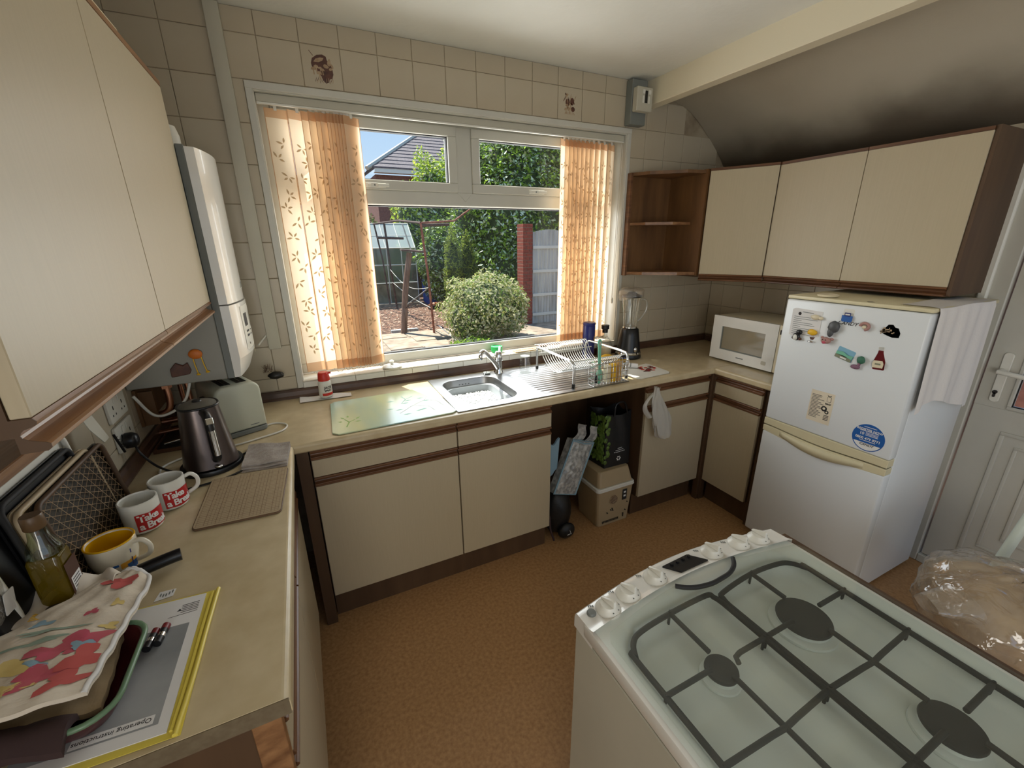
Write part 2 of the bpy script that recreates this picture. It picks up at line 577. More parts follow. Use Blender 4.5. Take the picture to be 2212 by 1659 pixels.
M['bronze'] = mat('bronze_steel', (0.13, 0.105, 0.10), 0.28, 0.9, bump=0.03, bscale=120)
M['kettlelid'] = mat('kettle_lid', S(110, 106, 96), 0.4)
M['brownmat'] = mat('brown_mat_edge', S(106, 80, 56), 0.6)
M['matbeige'] = mat('beige_melamine', S(182, 162, 130), 0.5)
M['mugred'] = mat('mug_red', S(182, 30, 32), 0.3)
M['creammug'] = mat('cream_glaze', S(222, 214, 194), 0.25)
M['yellowglaze'] = mat('yellow_glaze', S(222, 168, 10), 0.25)
M['orangey'] = mat('orange_print', S(222, 160, 50), 0.35)
M['orangep'] = mat('orange_plastic', S(216, 118, 40), 0.5)
M['darkmottle'] = mat('dark_mottled_laminate', S(50, 40, 24), 0.4, c2=S(26, 22, 16), scale=160, contrast=(0.4, 0.6))
M['oil'] = glassmat('oil', (0.62, 0.50, 0.08), 0.06, 0.03, S(110, 92, 20), 0.55)
M['bottleglass'] = glassmat('bottle_glass', (0.75, 0.82, 0.72), 0.1)
M['capbrown'] = mat('brown_cap', S(98, 74, 48), 0.4)
M['labelbrown'] = mat('brown_label', S(74, 40, 26), 0.5)
M['yellowfilm'] = mat('yellow_wallet', S(226, 206, 90), 0.35)
M['greyphoto'] = mat('grey_photo_print', S(128, 130, 132), 0.7, c2=S(158, 160, 160), scale=6)
M['maroon'] = mat('maroon_enamel', S(70, 22, 24), 0.3)
M['rimgreen'] = mat('green_enamel', S(104, 134, 104), 0.35)
M['crumple'] = mat('crumpled_paper', S(214, 204, 190), 0.85, bump=0.8, bscale=22)
M['quilt'] = mat('quilted_cotton', S(218, 206, 188), 0.95, bump=0.7, bscale=45, bstretch=(1, 2, 1))
M['quiltbeige'] = mat('quilted_beige', S(150, 130, 100), 0.95, bump=0.8, bscale=40)
M['purplecloth'] = mat('dark_purple_brown', S(62, 44, 44), 0.9, bump=0.3, bscale=60)
M['copperish'] = mat('brown_lacquer', S(96, 62, 40), 0.4)
M['coolbeige'] = mat('beige_coolbox', S(176, 156, 122), 0.5)
M['bagblack'] = mat('black_woven_plastic', S(22, 22, 22), 0.45, bump=0.3, bscale=60)
M['sprout'] = mat('sprout_print', S(110, 138, 60), 0.5, c2=S(70, 96, 34), scale=40)
M['foil'] = mat('silver_foil', S(200, 200, 196), 0.4, 0.2, c2=S(150, 150, 148), scale=38, contrast=(0.42, 0.58), bump=1.0, bscale=45)
M['film2'] = glassmat('bag_film', (0.95, 0.93, 0.9), 0.12, 0.12, S(214, 202, 184), 0.22, 1.0, 16)
M['breadfill'] = mat('beige_bread', S(184, 156, 112), 0.9, c2=S(128, 98, 60), scale=9, bump=0.6, bscale=14)
M['mintwhite'] = mat('pale_tube', S(206, 214, 202), 0.4)
M['boardglass'] = mat('frosted_board', S(206, 212, 160), 0.22, c2=S(150, 190, 190), scale=2.3, stretch=(1, 0.3, 1), contrast=(0.42, 0.62))
M['soil'] = mat('garden_soil', S(118, 88, 70), 0.95, c2=S(78, 56, 44), scale=9, bump=1.0, bscale=20, detail=8)
M['concrete'] = mat('path_concrete', S(160, 144, 126), 0.9, c2=S(120, 106, 90), scale=6)
M['slab'] = mat('paving_stone', S(176, 158, 138), 0.9, c2=S(140, 122, 104), scale=5)
M['drybrown'] = mat('dry_leaf_brown', S(150, 106, 82), 0.85)
M['drypale'] = mat('dry_leaf_pale', S(206, 178, 152), 0.85)
M['drydark'] = mat('dry_leaf_dark', S(92, 62, 48), 0.85)
def leafmat(name, c):
    m = sheer(name, tuple(min(0.95, x * 1.45) for x in c), 0.5)
    return m
M['leafcream'] = sheer('leaf_cream', S(206, 204, 164), 0.45)
M['leafolive'] = leafmat('leaf_olive', S(140, 140, 84))
M['leafmid'] = leafmat('leaf_mid', S(104, 126, 66))
M['leafbright'] = leafmat('leaf_bright', S(132, 160, 62))
M['leafyellow'] = leafmat('leaf_yellow', S(172, 186, 74))
M['leafglint'] = mat('leaf_glint', S(206, 216, 184), 0.2)  # pale leaf colour that paints sunlit glints into the foliage
M['leafshine'] = mat('leaf_shiny', S(150, 172, 118), 0.28)
M['leafconifer'] = leafmat('leaf_conifer', S(134, 148, 70))
M['leafdark'] = mat('leaf_dark', S(66, 80, 48), 0.9)  # darkest green, for plant cores, some leaves and greenhouse staging
M['bark'] = mat('bark', S(84, 66, 50), 0.9)
M['brick'] = mat('red_brick', S(150, 74, 56), 0.85, c2=S(116, 52, 40), scale=30)
M['brickfar'] = mat('house_brick', S(128, 84, 70), 0.9, c2=S(104, 64, 54), scale=14)
M['mortar'] = mat('mortar', S(150, 136, 120), 0.9)
M['greywood'] = mat('grey_weathered_wood', S(176, 176, 172), 0.85, c2=S(146, 146, 142), scale=12, stretch=(1, 1, 0.1))
M['palewood'] = mat('pale_metal_bar', S(200, 198, 188), 0.6)
M['ghroof'] = glassmat('greenhouse_roof_glass', (0.8, 0.86, 0.86), 0.05, 0.4, S(196, 206, 200), 0.6)
M['ghglass'] = glassmat('greenhouse_glass', (0.82, 0.86, 0.84), 0.10, 0.1, S(150, 160, 150), 0.25)
M['ghlower'] = mat('greenhouse_base', S(140, 130, 104), 0.85, c2=S(104, 98, 76), scale=4)
M['barrelblue'] = mat('barrel_blue', S(28, 74, 150), 0.4)
M['rust'] = mat('rust', S(158, 100, 78), 0.9, c2=S(112, 62, 46), scale=18)
M['darkrust'] = mat('dark_rust', S(96, 76, 66), 0.9, c2=S(66, 50, 44), scale=14)
M['postwood'] = mat('post_wood', S(134, 106, 88), 0.9, c2=S(98, 76, 62), scale=10, stretch=(3, 3, 0.3))
M['rooftile'] = mat('grey_roof_tile', S(112, 104, 108), 0.85, c2=S(92, 84, 88), scale=12)
M['darkpane'] = mat('dark_window', S(70, 84, 92), 0.1, coat=0.5)
# ================================================================== THE SETTING
WX0, WX1, WZ0, WZ1 = 0.649, 2.59, 0.992, 2.241      # window opening
XL, XR, CEIL = 0.11, 3.46, 2.51
fl = MB().box(-0.2, 3.9, -4.7, 0.19, -0.1, 0.0)
struct('floor', fl, 'floor', 'worn brown mottled vinyl floor')
struct('ceiling', MB().box(-0.2, 2.75, -4.7, 0.19, CEIL, CEIL + 0.1), 'plaster', 'white painted plaster ceiling')
struct('trim_1', MB().box(2.695, 2.765, -4.6, 0.0, 2.382, 2.54), 'beam', 'cream painted ceiling beam', bevel=0.003)
sl = MB().prism([(2.765, 2.435), (2.93, 2.435), (3.0, 2.424), (3.07, 2.398), (3.13, 2.364), (3.20, 2.316), (3.27, 2.262), (3.34, 2.202), (3.40, 2.145), (3.47, 2.062), (3.9, 2.062), (3.9, 2.62), (2.765, 2.62)], -4.6, 0.0, 'y', smooth=True)
struct('ceiling_slope', sl, 'slope', 'grime stained sloping ceiling above the right wall units')

GY = 0.004
wb = MB()
wb.box(-0.1, WX0, GY, 0.185, -0.1, 2.6).box(WX1, 3.8, GY, 0.185, -0.1, 2.6)
wb.box(WX0, WX1, GY, 0.185, -0.1, WZ0 - 0.012).box(WX0, WX1, GY, 0.185, WZ1, 2.6)
wall_back = struct('wall_back', wb, 'grout', 'tiled window wall')
wall_left = struct('wall_left', MB().box(-0.1, XL - GY, -4.7, 0.0, -0.1, 2.6), 'grout', 'tiled wall behind the left worktop')
wr = MB()
DY0, DY1, DZ = -2.36, -1.455, 2.06                   # door opening
wr.box(XR + GY, 3.66, DY1, 0.0, -0.1, 2.6).box(XR + GY, 3.66, -4.7, DY0, -0.1, 2.6).box(XR + GY, 3.66, DY0, DY1, DZ, 2.6)
wall_right = struct('wall_right', wr, 'grout', 'tiled wall behind the fridge')
wf = MB()
wf.box(-0.1, 0.5, -4.75, -4.6, -0.1, 2.6).box(3.3, 3.66, -4.75, -4.6, -0.1, 2.6).box(0.5, 3.3, -4.75, -4.6, 2.4, 2.6).box(0.5, 3.3, -4.75, -4.6, -0.1, 0.5)  # wide opening put into the unseen rear wall to admit light
struct('wall_front', wf, 'rearwall', 'wall behind the camera with a wide opening added for light')
# plain plaster dado behind the right wall further back
struct('trim_2', MB().box(XR - 0.006, XR + 0.004, -4.6, DY0 - 0.06, 0, 2.14), 'rearwall', 'painted wall beyond the back door')

tile_cache = {}
def tile_me(w, h, axis):
    k = (round(w, 3), round(h, 3), axis)
    if k in tile_cache: return tile_cache[k]
    g, b, t = 0.0013, 0.0016, 0.004
    a, c = w / 2 - g, h / 2 - g
    vs = [(-a, 0, -c), (a, 0, -c), (a, 0, c), (-a, 0, c)]
    a2, c2 = a - b, c - b
    vs2 = [(-a, -t + b * .6, -c), (a, -t + b * .6, -c), (a, -t + b * .6, c), (-a, -t + b * .6, c)]
    vs3 = [(-a2, -t, -c2), (a2, -t, -c2), (a2, -t, c2), (-a2, -t, c2)]
    V_ = vs + vs2 + vs3
    F = [(8, 9, 10, 11)]
    for o in (0, 4):
        for i in range(4):
            F.append((o + i, o + (i + 1) % 4, o + 4 + (i + 1) % 4, o + 4 + i))
    if axis == 'x-':      # faces -x
        V_ = [(p[1], -p[0], p[2]) for p in V_]
    if axis == 'x+':
        V_ = [(-p[1], p[0], p[2]) for p in V_]
    mb = MB().add(V_, F)
    me = mesh('tile', mb, 'tile')
    tile_cache[k] = me
    return me

def cut(rect, hole):
    x0, x1, z0, z1 = rect
    a0, a1, b0, b1 = hole
    if x1 <= a0 or x0 >= a1 or z1 <= b0 or z0 >= b1: return [rect]
    out = []
    if x0 < a0: out.append((x0, a0, z0, z1))
    if x1 > a1: out.append((a1, x1, z0, z1))
    m0, m1 = max(x0, a0), min(x1, a1)
    if z1 > b1: out.append((m0, m1, b1, z1))
    if z0 < b0: out.append((m0, m1, z0, b0))
    return [r for r in out if r[1] - r[0] > 0.008 and r[3] - r[2] > 0.008]

def tile_wall(parent, axis, pos, u0, u1, ustart, z0, z1, holes, skip, zpitch0=0.865):
    P_ = 0.156
    k0 = math.floor((u0 - ustart) / P_)
    k1 = math.ceil((u1 - ustart) / P_)
    j0 = math.floor((z0 - zpitch0) / P_)
    j1 = math.ceil((z1 - zpitch0) / P_)
    for j in range(j0, j1):
        for k in range(k0, k1):
            r = (max(u0, ustart + k * P_), min(u1, ustart + (k + 1) * P_), max(z0, zpitch0 + j * P_), min(z1, zpitch0 + (j + 1) * P_))
            if r[1] - r[0] < 0.008 or r[3] - r[2] < 0.008: continue
            rs = [r]
            for hl in holes:
                rs = [q for p in rs for q in cut(p, hl)]
            for q in rs:
                cu_, cz_ = (q[0] + q[1]) / 2, (q[2] + q[3]) / 2
                if skip(cu_, cz_): continue
                o = D.objects.new('tile', tile_me(q[1] - q[0], q[3] - q[2], axis))
                o.location = {'y': (cu_, pos, cz_), 'x-': (pos, cu_, cz_), 'x+': (pos, cu_, cz_)}[axis]
                COL.objects.link(o)
                o.parent = parent

def slope_z(x): return 2.435 if x < 2.95 else 2.435 - (x - 2.95) * 0.571
tile_wall(wall_back, 'y', GY, XL, XR, 0.073, 0.958, CEIL, [(WX0 - 0.022, WX1 + 0.022, 0.95, WZ1 + 0.024)],
          lambda x, z: (x > 2.76 and z > slope_z(x) - 0.01) or (2.98 < x and 1.46 < z < 2.0) or (x < 0.36 and 1.2 < z < 1.9) or (0.84 < x < 1.02 and 2.27 < z < 2.42) or (2.09 < x < 2.26 and 2.27 < z < 2.42))
tile_wall(wall_right, 'x-', XR + GY, -1.45, 0.0, -0.11 - 0.156 * 10, 0.958, 2.13, [], lambda y, z: (y > -1.40 and 1.46 < z < 2.02))
tile_wall(wall_left, 'x+', XL - GY, -1.9, 0.0, -0.11 - 0.156 * 12, 0.958, 1.40, [], lambda y, z: False)

# ---- two decorated tiles
def deco(cx, cz, kind, label):
    t = MB()
    a = 0.0765; b = 0.0765
    x0, x1 = cx - a, cx + a
    t.box(x0, x1, 0.0, GY, cz - b, cz + b)
    o = part('decorated_tile', t, 'tile', wall_back, label, bevel=0.0014)
    p = MB()
    def pl(pts, mi):
        p.plate((cx, -0.0002 - 0.00008 * (len(p.m) % 9), cz), (1, 0, 0), (0, 0, 1), pts, 0.0002, mi)
    def leaf(x, y, l, w, ang, mi):
        ca, sa = math.cos(R(ang)), math.sin(R(ang))
        pts = []
        for i in range(10):
            tt = 2 * math.pi * i / 10
            lx = math.cos(tt) * l / 2; ly = math.sin(tt) * w / 2 * (1 - 0.3 * math.cos(tt))
            pts.append((x + lx * ca - ly * sa, y + lx * sa + ly * ca))
        pl(pts, mi)
    if kind == 0:
        pl([(-.042, .012), (-.036, .03), (-.016, .044), (.006, .048), (.02, .042), (.022, .03), (.03, .02), (.04, .005), (.042, -.02), (.036, -.036), (.024, -.04), (.02, -.052), (.008, -.056), (-.002, -.046), (-.008, -.03), (-.02, -.022), (-.03, -.006), (-.04, 0)], 0)
        pl([(-.032, .018), (-.022, .03), (-.004, .036), (.010, .036), (.004, .026), (-.012, .018)], 1)
        for x, y, l, w, an in ((.03, .022, .028, .014, 80), (.016, .006, .022, .014, -15), (.04, .01, .02, .008, 110), (.034, -.002, .016, .010, 20)):
            leaf(x, y, l, w, an, 1)
        for x, y, w in ((-.024, -.004, .022), (-.008, -.006, .016), (.000, -.012, .018), (-.014, -.026, .022), (-.036, -.012, .02)):
            pl([(x - w / 2, y), (x - w * .35, y + w * .4), (x, y + w * .55), (x + w * .35, y + w * .4), (x + w / 2, y)], 1)
            pl([(x - w * .12, y), (x + w * .12, y), (x + w * .2, y - w * .8), (x - w * .02, y - w * .85)], 1)
        for i in range(16):
            x = -.03 + i * .0045
            leaf(x, -.046 - .004 * math.sin(i * 2.1), .02, .0018, 70 + 12 * math.sin(i * 1.7), 1 if i % 2 else 0)
        pl([(-.046, .056), (-.044, .057), (-.030, .040), (-.032, .039)], 0)
    else:
        pl(circle(-.016, .006, .014, 14, .018), 0)
        pl(circle(.012, .012, .013, 14, .018), 0)
        pl(circle(.018, -.024, .013, 14, .012), 0)
        for x, y, w in ((-.020, -.012, .02), (.002, -.006, .02), (-.026, -.032, .022), (-.002, -.030, .022), (-.012, -.022, .016)):
            pl([(x - w / 2, y), (x - w * .35, y + w * .45), (x, y + w * .6), (x + w * .35, y + w * .45), (x + w / 2, y)], 1)
            pl([(x - w * .14, y), (x + w * .14, y), (x + w * .3, y - w * .7), (x, y - w * .8)], 1)
        for i, an in enumerate((60, 75, 100, 110, 80, 95, 120, 65)):
            leaf(-.036 + i * .0095, .022 + .010 * math.sin(i * 1.9), .034, .004, an, 1 if i % 3 else 0)
        leaf(-.022, .040, .02, .014, 30, 1); leaf(-.030, .044, .012, .008, 120, 0)
        for i in range(8):
            leaf(-.03 + i * .008, -.044, .016, .003, 60 + i * 9, 1)
    part('transfer_print', p, ['brownprint', 'tanprint'], o)
deco(0.931, 2.347, 0, 'tile printed with a brown pot, leaves and mushrooms')
deco(2.179, 2.347, 1, 'tile printed with brown acorns and mushrooms')

# ---- window reveal, bead and tiled sill
rv = MB()
rv.box(WX0, WX0 + 0.008, 0.0, 0.12, 0.992, WZ1).box(WX1 - 0.008, WX1, 0.0, 0.12, 0.992, WZ1).box(WX0, WX1, 0.0, 0.12, WZ1 - 0.008, WZ1)
bead = MB()
bd = rv
bd.box(WX0 - 0.022, WX0 + 0.004, -0.008, 0.004, 0.958, WZ1 + 0.022).box(WX1 - 0.004, WX1 + 0.022, -0.008, 0.004, 0.958, WZ1 + 0.022)
bd.box(WX0 - 0.022, WX1 + 0.022, -0.010, 0.004, WZ1 - 0.004, WZ1 + 0.024)
struct('trim_3', bd, 'upvc', 'white plastic lining and bead round the window recess', bevel=0.002)
sill = struct('trim_4', MB().box(WX0, WX1, -0.004, 0.13, 0.955, 0.986), 'grout', 'white tiled window sill')
x = WX0 + 0.004
k = 0
while x < WX1 - 0.01:
    x2 = min(x + (0.1 if k == 0 else 0.148), WX1 - 0.004)
    t = MB().box(x + 0.001, x2 - 0.001, -0.008, 0.117, 0.986, 0.992)
    part('sill_tile', t, 'sillwhite' if 'sillwhite' in M else 'white', sill, bevel=0.0012)
    t = MB().box(x + 0.001, x2 - 0.001, -0.0085, -0.004, 0.956, 0.985)
    part('sill_tile', t, 'white', sill, bevel=0.0012)
    x = x2; k += 1

# ---- the window
FY0, FY1 = 0.118, 0.185
fx0, fx1, fz0, fz1 = WX0, WX1, 0.994, WZ1 - 0.006
TZ0, TZ1 = 1.822, 1.892          # transom
MX0, MX1 = 1.553, 1.637          # mullion
win = struct('window_1', MB().box(fx0, fx1, FY0 + 0.004, FY1, fz0, fz0 + 0.052), 'upvc', 'white plastic window with two top openers', bevel=0.003)
part('window_frame', MB().box(fx0, fx0 + 0.055, FY0, FY1, fz0 + 0.052, fz1).box(fx1 - 0.055, fx1, FY0, FY1, fz0 + 0.052, fz1).box(fx0 + 0.055, fx1 - 0.055, FY0, FY1, fz1 - 0.03, fz1), 'upvc', win, bevel=0.003)
part('transom', MB().prism([(FY0, TZ0 + 0.006), (FY0, TZ1), (FY1, TZ1), (FY1, TZ0), (FY0 + 0.012, TZ0)], fx0 + 0.055, fx1 - 0.055, 'x'), 'upvc', win, bevel=0.002)
part('mullion', MB().box(MX0, MX1, FY0, FY1, TZ1, fz1 - 0.03).prism([(MX0, TZ1), (MX1, TZ1), ((MX0 + MX1) / 2, TZ1 - 0.045)], FY0 - 0.002, FY0 + 0.002, 'y'), 'upvc', win, bevel=0.0015)
def sash(x0, x1, lx):
    z0, z1 = TZ1, fz1 - 0.03
    b = 0.046
    s_ = MB()
    y0, y1 = FY0 - 0.012, FY1 - 0.01
    for a0, a1, c0, c1 in ((x0, x1, z0, z0 + b), (x0, x1, z1 - b, z1), (x0, x0 + b, z0 + b, z1 - b), (x1 - b, x1, z0 + b, z1 - b)):
        s_.box(a0, a1, y0, y1, c0, c1)
    so = part('sash', s_, 'upvc', win, bevel=0.003)
    g = MB()
    q = 0.004
    for a0, a1, c0, c1 in ((x0 + b, x1 - b, z0 + b, z0 + b + q), (x0 + b, x1 - b, z1 - b - q, z1 - b), (x0 + b, x0 + b + q, z0 + b + q, z1 - b - q), (x1 - b - q, x1 - b, z0 + b + q, z1 - b - q)):
        g.box(a0, a1, y0 + 0.02, y1 - 0.02, c0, c1)
    part('gasket', g, 'rubber', so)
    part('pane', MB().box(x0 + b, x1 - b, y0 + 0.035, y0 + 0.039, z0 + b, z1 - b), 'paneglass', so)
    l_ = MB().box(lx, lx + 0.10, y0 - 0.010, y0, z0 + 0.008, z0 + 0.030).box(lx + 0.012, lx + 0.03, y0 - 0.013, y0 - 0.008, z0 + 0.013, z0 + 0.026).box(lx + 0.06, lx + 0.115, y0 - 0.016, y0 - 0.006, z0 + 0.012, z0 + 0.026)
    l_.lathe(0, 0, [(0.006, -0.004), (0.006, 0.0)], 12, 1)
    l_.xf(Matrix.Translation((lx + 0.045, y0 - 0.012, z0 + 0.019)) @ Matrix.Rotation(R(90), 4, 'X'), len(l_.v) - 24)
    part('window_catch', l_, ['white', 'grey'], so, bevel=0.0015)
sash(fx0 + 0.055, MX0, 1.07)
sash(MX1, fx1 - 0.055, 1.98)
g = MB()
for a0, a1, c0, c1 in ((fx0 + .055, fx1 - .055, TZ0 - .005, TZ0), (fx0 + .055, fx1 - .055, fz0 + .052, fz0 + .057)):
    g.box(a0, a1, FY0 + 0.02, FY1 - 0.02, c0, c1)
part('gasket', g, 'rubber', win)
part('pane', MB().box(fx0 + 0.055, fx1 - 0.055, FY0 + 0.035, FY0 + 0.039, fz0 + 0.052, TZ0), 'paneglass', win)

# ---- back door in the right wall
door = struct('door_1', MB().box(XR + 0.012, XR + 0.052, DY0 + 0.075, DY1 - 0.078, 0.05, 0.90), 'upvc', 'white half glazed back door', bevel=0.002)
fr = MB()
for y0, y1, z0, z1 in ((DY1 - 0.07, DY1, 0, DZ), (DY0, DY0 + 0.07, 0, DZ), (DY0 + 0.07, DY1 - 0.07, DZ - 0.07, DZ), (DY0 + 0.07, DY1 - 0.07, 0, 0.045)):
    fr.box(XR - 0.004, XR + 0.07, y0, y1, z0, z1)
part('door_frame', fr, 'upvc', door, bevel=0.004)
arch = MB().box(XR - 0.024, XR - 0.001, DY1 - 0.012, DY1 + 0.022, 0, DZ + 0.04).box(XR - 0.024, XR - 0.001, DY0 - 0.03, DY0 + 0.012, 0, DZ + 0.04).box(XR - 0.024, XR - 0.001, DY0 - 0.03, DY1 + 0.03, DZ - 0.005, DZ + 0.04)
part('architrave', arch, 'white', door, bevel=0.006)
ly0, ly1 = DY0 + 0.075, DY1 - 0.078
gl0, gl1, gz0, gz1 = ly0 + 0.115, ly1 - 0.115, 0.915, 1.86
st = MB()
for y0, y1, z0, z1 in ((ly0, gl0, 0.90, 1.985), (gl1, ly1, 0.90, 1.985), (gl0, gl1, gz1, 1.985), (gl0, gl1, 0.90, gz0)):
    st.box(XR + 0.012, XR + 0.052, y0, y1, z0, z1)
part('door_stile', st, 'upvc', door)
pf = MB()
b0 = gl0 + 0.0; b1 = gl1
def ringbox(mb, xf, y0, y1, z0, z1, w, t):
    for a, b, c, d in ((y0, y1, z0, z0 + w), (y0, y1, z1 - w, z1), (y0, y0 + w, z0 + w, z1 - w), (y1 - w, y1, z0 + w, z1 - w)):
        mb.box(xf - t, xf + 0.003, a, b, c, d)
ringbox(pf, XR + 0.012, b0, b1, 0.16, 0.80, 0.016, 0.007)
ringbox(pf, XR + 0.012, b0 + 0.055, b1 - 0.055, 0.215, 0.745, 0.013, 0.005)
ringbox(pf, XR + 0.012, b0 + 0.12, b1 - 0.12, 0.29, 0.67, 0.013, 0.007)
part('raised_moulding', pf, 'upvc', door, bevel=0.003, seg=2)
gb = MB()
ringbox(gb, XR + 0.012, gl0 - 0.012, gl1 + 0.012, gz0 - 0.012, gz1 + 0.012, 0.014, 0.008)
part('glazing_bead', gb, 'upvc', door, bevel=0.003)
gk = MB()
ringbox(gk, XR + 0.018, gl0, gl1, gz0, gz1, 0.005, 0.004)
part('gasket', gk, 'rubber', door)
part('pane', MB().box(XR + 0.028, XR + 0.032, gl0, gl1, gz0, gz1), 'paneglass', door)
h_ = MB().prism(rrect(-1.607, -1.575, 0.925, 1.152, 0.014), XR + 0.003, XR + 0.013, 'x')
hp = part('handle_plate', h_, 'white', door, bevel=0.002)
lv = MB().tube([(XR + 0.006, -1.588, 1.07), (XR - 0.035, -1.588, 1.07)], 0.011, 12)
lv.tube(bez([(XR - 0.035, -1.583, 1.07), (XR - 0.040, -1.63, 1.068), (XR - 0.036, -1.70, 1.062)], 6), 0.010, 10)
part('lever', lv, 'white', hp)
kh = MB().prism(circle(-1.588, 0.972, 0.0085, 14) , XR - 0.002, XR + 0.004, 'x').prism(rrect(-1.592, -1.584, 0.948, 0.97, 0.003), XR - 0.002, XR + 0.004, 'x')
part('lock_barrel', kh, 'text', hp)

# ================================================================== WORKTOP
def edge_poly(back, front, sgn=1):
    """section of a postformed worktop: depth axis from back to front"""
    z1, z0, r = 0.91, 0.872, 0.013
    pts = [(back, z0), (back, z1)]
    for i in range(6):
        a = R(90 - 18 * i)
        pts.append((front - sgn * r + sgn * r * math.cos(a), z1 - r + r * math.sin(a)))
    pts += [(front, z0 + 0.006), (front - sgn * 0.006, z0)]
    return pts
wt = thing('worktop', 'beige stone-effect worktop running round three sides of the kitchen', 'worktop', (1.7, -0.3, 0.872))
BX0, BX1, BY0, BY1 = 1.312, 1.628, -0.505, -0.105        # bowl cut-out
m_ = MB()
m_.prism(edge_poly(0.0, -0.6, -1), XL, BX0, 'x')
m_.prism(edge_poly(0.0, -0.6, -1), BX1, 3.46, 'x')
m_.prism(edge_poly(BY0, -0.6, -1), BX0, BX1, 'x').box(BX0, BX1, BY1, 0.0, 0.872, 0.91)
part('window_run', m_, 'worktop', wt)
m_ = MB().prism(edge_poly(XL, 0.6), -1.643, -0.5995, 'y')
part('left_run', m_, 'worktop', wt)
m_ = MB().prism([(p[0], p[1]) for p in edge_poly(3.46, 2.867, -1)], -0.961, -0.5995, 'y')
part('right_run', m_, 'worktop', wt)
part('end_cap', MB().box(XL + 0.001, 0.598, -1.6445, -1.6431, 0.8735, 0.9085), 'chip', wt, 'raw chipboard edge of the left run')
up = thing('upstand', 'dark brown moulded upstand strip between worktop and tiles', 'trim', (1.7, -0.01, 0.91))
def ups(a, b, axis, wall, sgn):
    poly = [(wall, 0.9105), (wall + sgn * 0.020, 0.9105), (wall + sgn * 0.020, 0.916), (wall + sgn * 0.014, 0.924), (wall + sgn * 0.012, 0.944), (wall + sgn * 0.007, 0.954), (wall, 0.955)]
    return MB().prism(poly, a, b, axis)
part('window_strip', ups(XL, XR, 'x', 0.0, -1), 'upstand', up)
part('left_strip', ups(-1.64, -0.02, 'y', XL, 1), 'upstand', up)
part('right_strip', ups(-0.96, -0.02, 'y', XR, -1), 'upstand', up)

# ================================================================== BASE UNITS
class Fr:
    """front frame: origin o (x,y), u along the front, n outward"""
    def __init__(s, o, u, n):
        s.o = Vector((o[0], o[1], 0)); s.u = Vector((u[0], u[1], 0)).normalized(); s.n = Vector((n[0], n[1], 0)).normalized()
    def box(s, mb, a0, a1, d0, d1, z0, z1, mi=0):
        P_ = lambda a, d, z: s.o + s.u * a + s.n * d + Vector((0, 0, z))
        vs = [P_(a, d, z) for z in (z0, z1) for d in (d0, d1) for a in (a0, a1)]
        mb.add(vs, [(0, 2, 3, 1), (4, 5, 7, 6), (0, 1, 5, 4), (2, 6, 7, 3), (0, 4, 6, 2), (1, 3, 7, 5)], mi)
        return mb
    def rail(s, mb, a0, a1, poly, mi=0):
        P_ = lambda a, d, z: s.o + s.u * a + s.n * d + Vector((0, 0, z))
        n = len(poly)
        vs = [P_(a0, d, z) for d, z in poly] + [P_(a1, d, z) for d, z in poly]
        mb.add(vs, [list(range(n))[::-1], list(range(n, 2 * n))] + [[i, (i + 1) % n, n + (i + 1) % n, n + i] for i in range(n)], mi)
        return mb

def groove(z0, z1, d=0.020, lip=0.0):
    """finger-pull moulding: lips top and bottom with a scooped groove between"""
    h = z1 - z0
    pts = [(0, z0), (d + lip, z0), (d + lip + 0.004, z0 + h * 0.08), (d + lip + 0.004, z0 + h * 0.2), (d + lip, z0 + h * 0.26)]
    for i in range(7):
        t = i / 6
        pts.append((d - 0.014 * math.sin(math.pi * t) ** 0.6 - 0.001, z0 + h * (0.30 + 0.46 * t)))
    pts += [(d + 0.002, z0 + h * 0.80), (d + 0.003, z0 + h * 0.9), (d, z1), (0, z1)]
    return pts

def base_unit(label, o, u, n, w, depth, drawer=True, z=(0.154, 0.706, 0.749, 0.824, 0.868), group=None, plinth=True, inset=0.003, panels=True):
    f = Fr(o, u, n)
    c0 = f.o + f.u * w / 2
    t = thing('base_cabinet', label, 'cabinet', (c0.x, c0.y, 0.0), group)
    part('carcass', f.box(MB(), 0.0, w, -depth, 0, 0.15, 0.871), 'brown', t)
    part('door', f.box(MB(), inset, w - inset, 0.001, 0.019, z[0], z[1]), 'laminate', t, bevel=0.0015)
    part('door_rail', f.rail(MB(), inset, w - inset, groove(z[1] + 0.0005, z[2] - 0.002)), 'wood', t)
    part('drawer_front', f.box(MB(), inset, w - inset, 0.001, 0.019, z[2], z[3]), 'laminate', t, bevel=0.0015)
    part('drawer_rail', f.rail(MB(), inset, w - inset, groove(z[3] + 0.0005, z[4] - 0.001)), 'wood', t)
    part('plinth', f.box(MB(), 0.0, w, -0.055, -0.035, 0.0, 0.15), 'brown', t)
    return t
base_unit('wide cream base cabinet with brown rails under the glass board', (0.648, -0.561), (1, 0), (0, -1), 0.606, 0.55)
bu = base_unit('cream base cabinet under the sink bowl, beside the open gap', (1.254, -0.561), (1, 0), (0, -1), 0.498, 0.035)
base_unit('cream base cabinet right of the open gap, behind the hanging carrier bag', (2.368, -0.561), (1, 0), (0, -1), 0.498, 0.54)
base_unit('narrow cream base cabinet on the right run, beside the fridge', (2.906, -0.905), (0, 1), (-1, 0), 0.305, 0.50)
base_unit('white-fronted base cabinet of the left run, farther one', (0.562, -0.645), (0, -1), (1, 0), 0.49, 0.43)
base_unit('white-fronted base cabinet of the left run, at its near end', (0.562, -1.135), (0, -1), (1, 0), 0.485, 0.43)
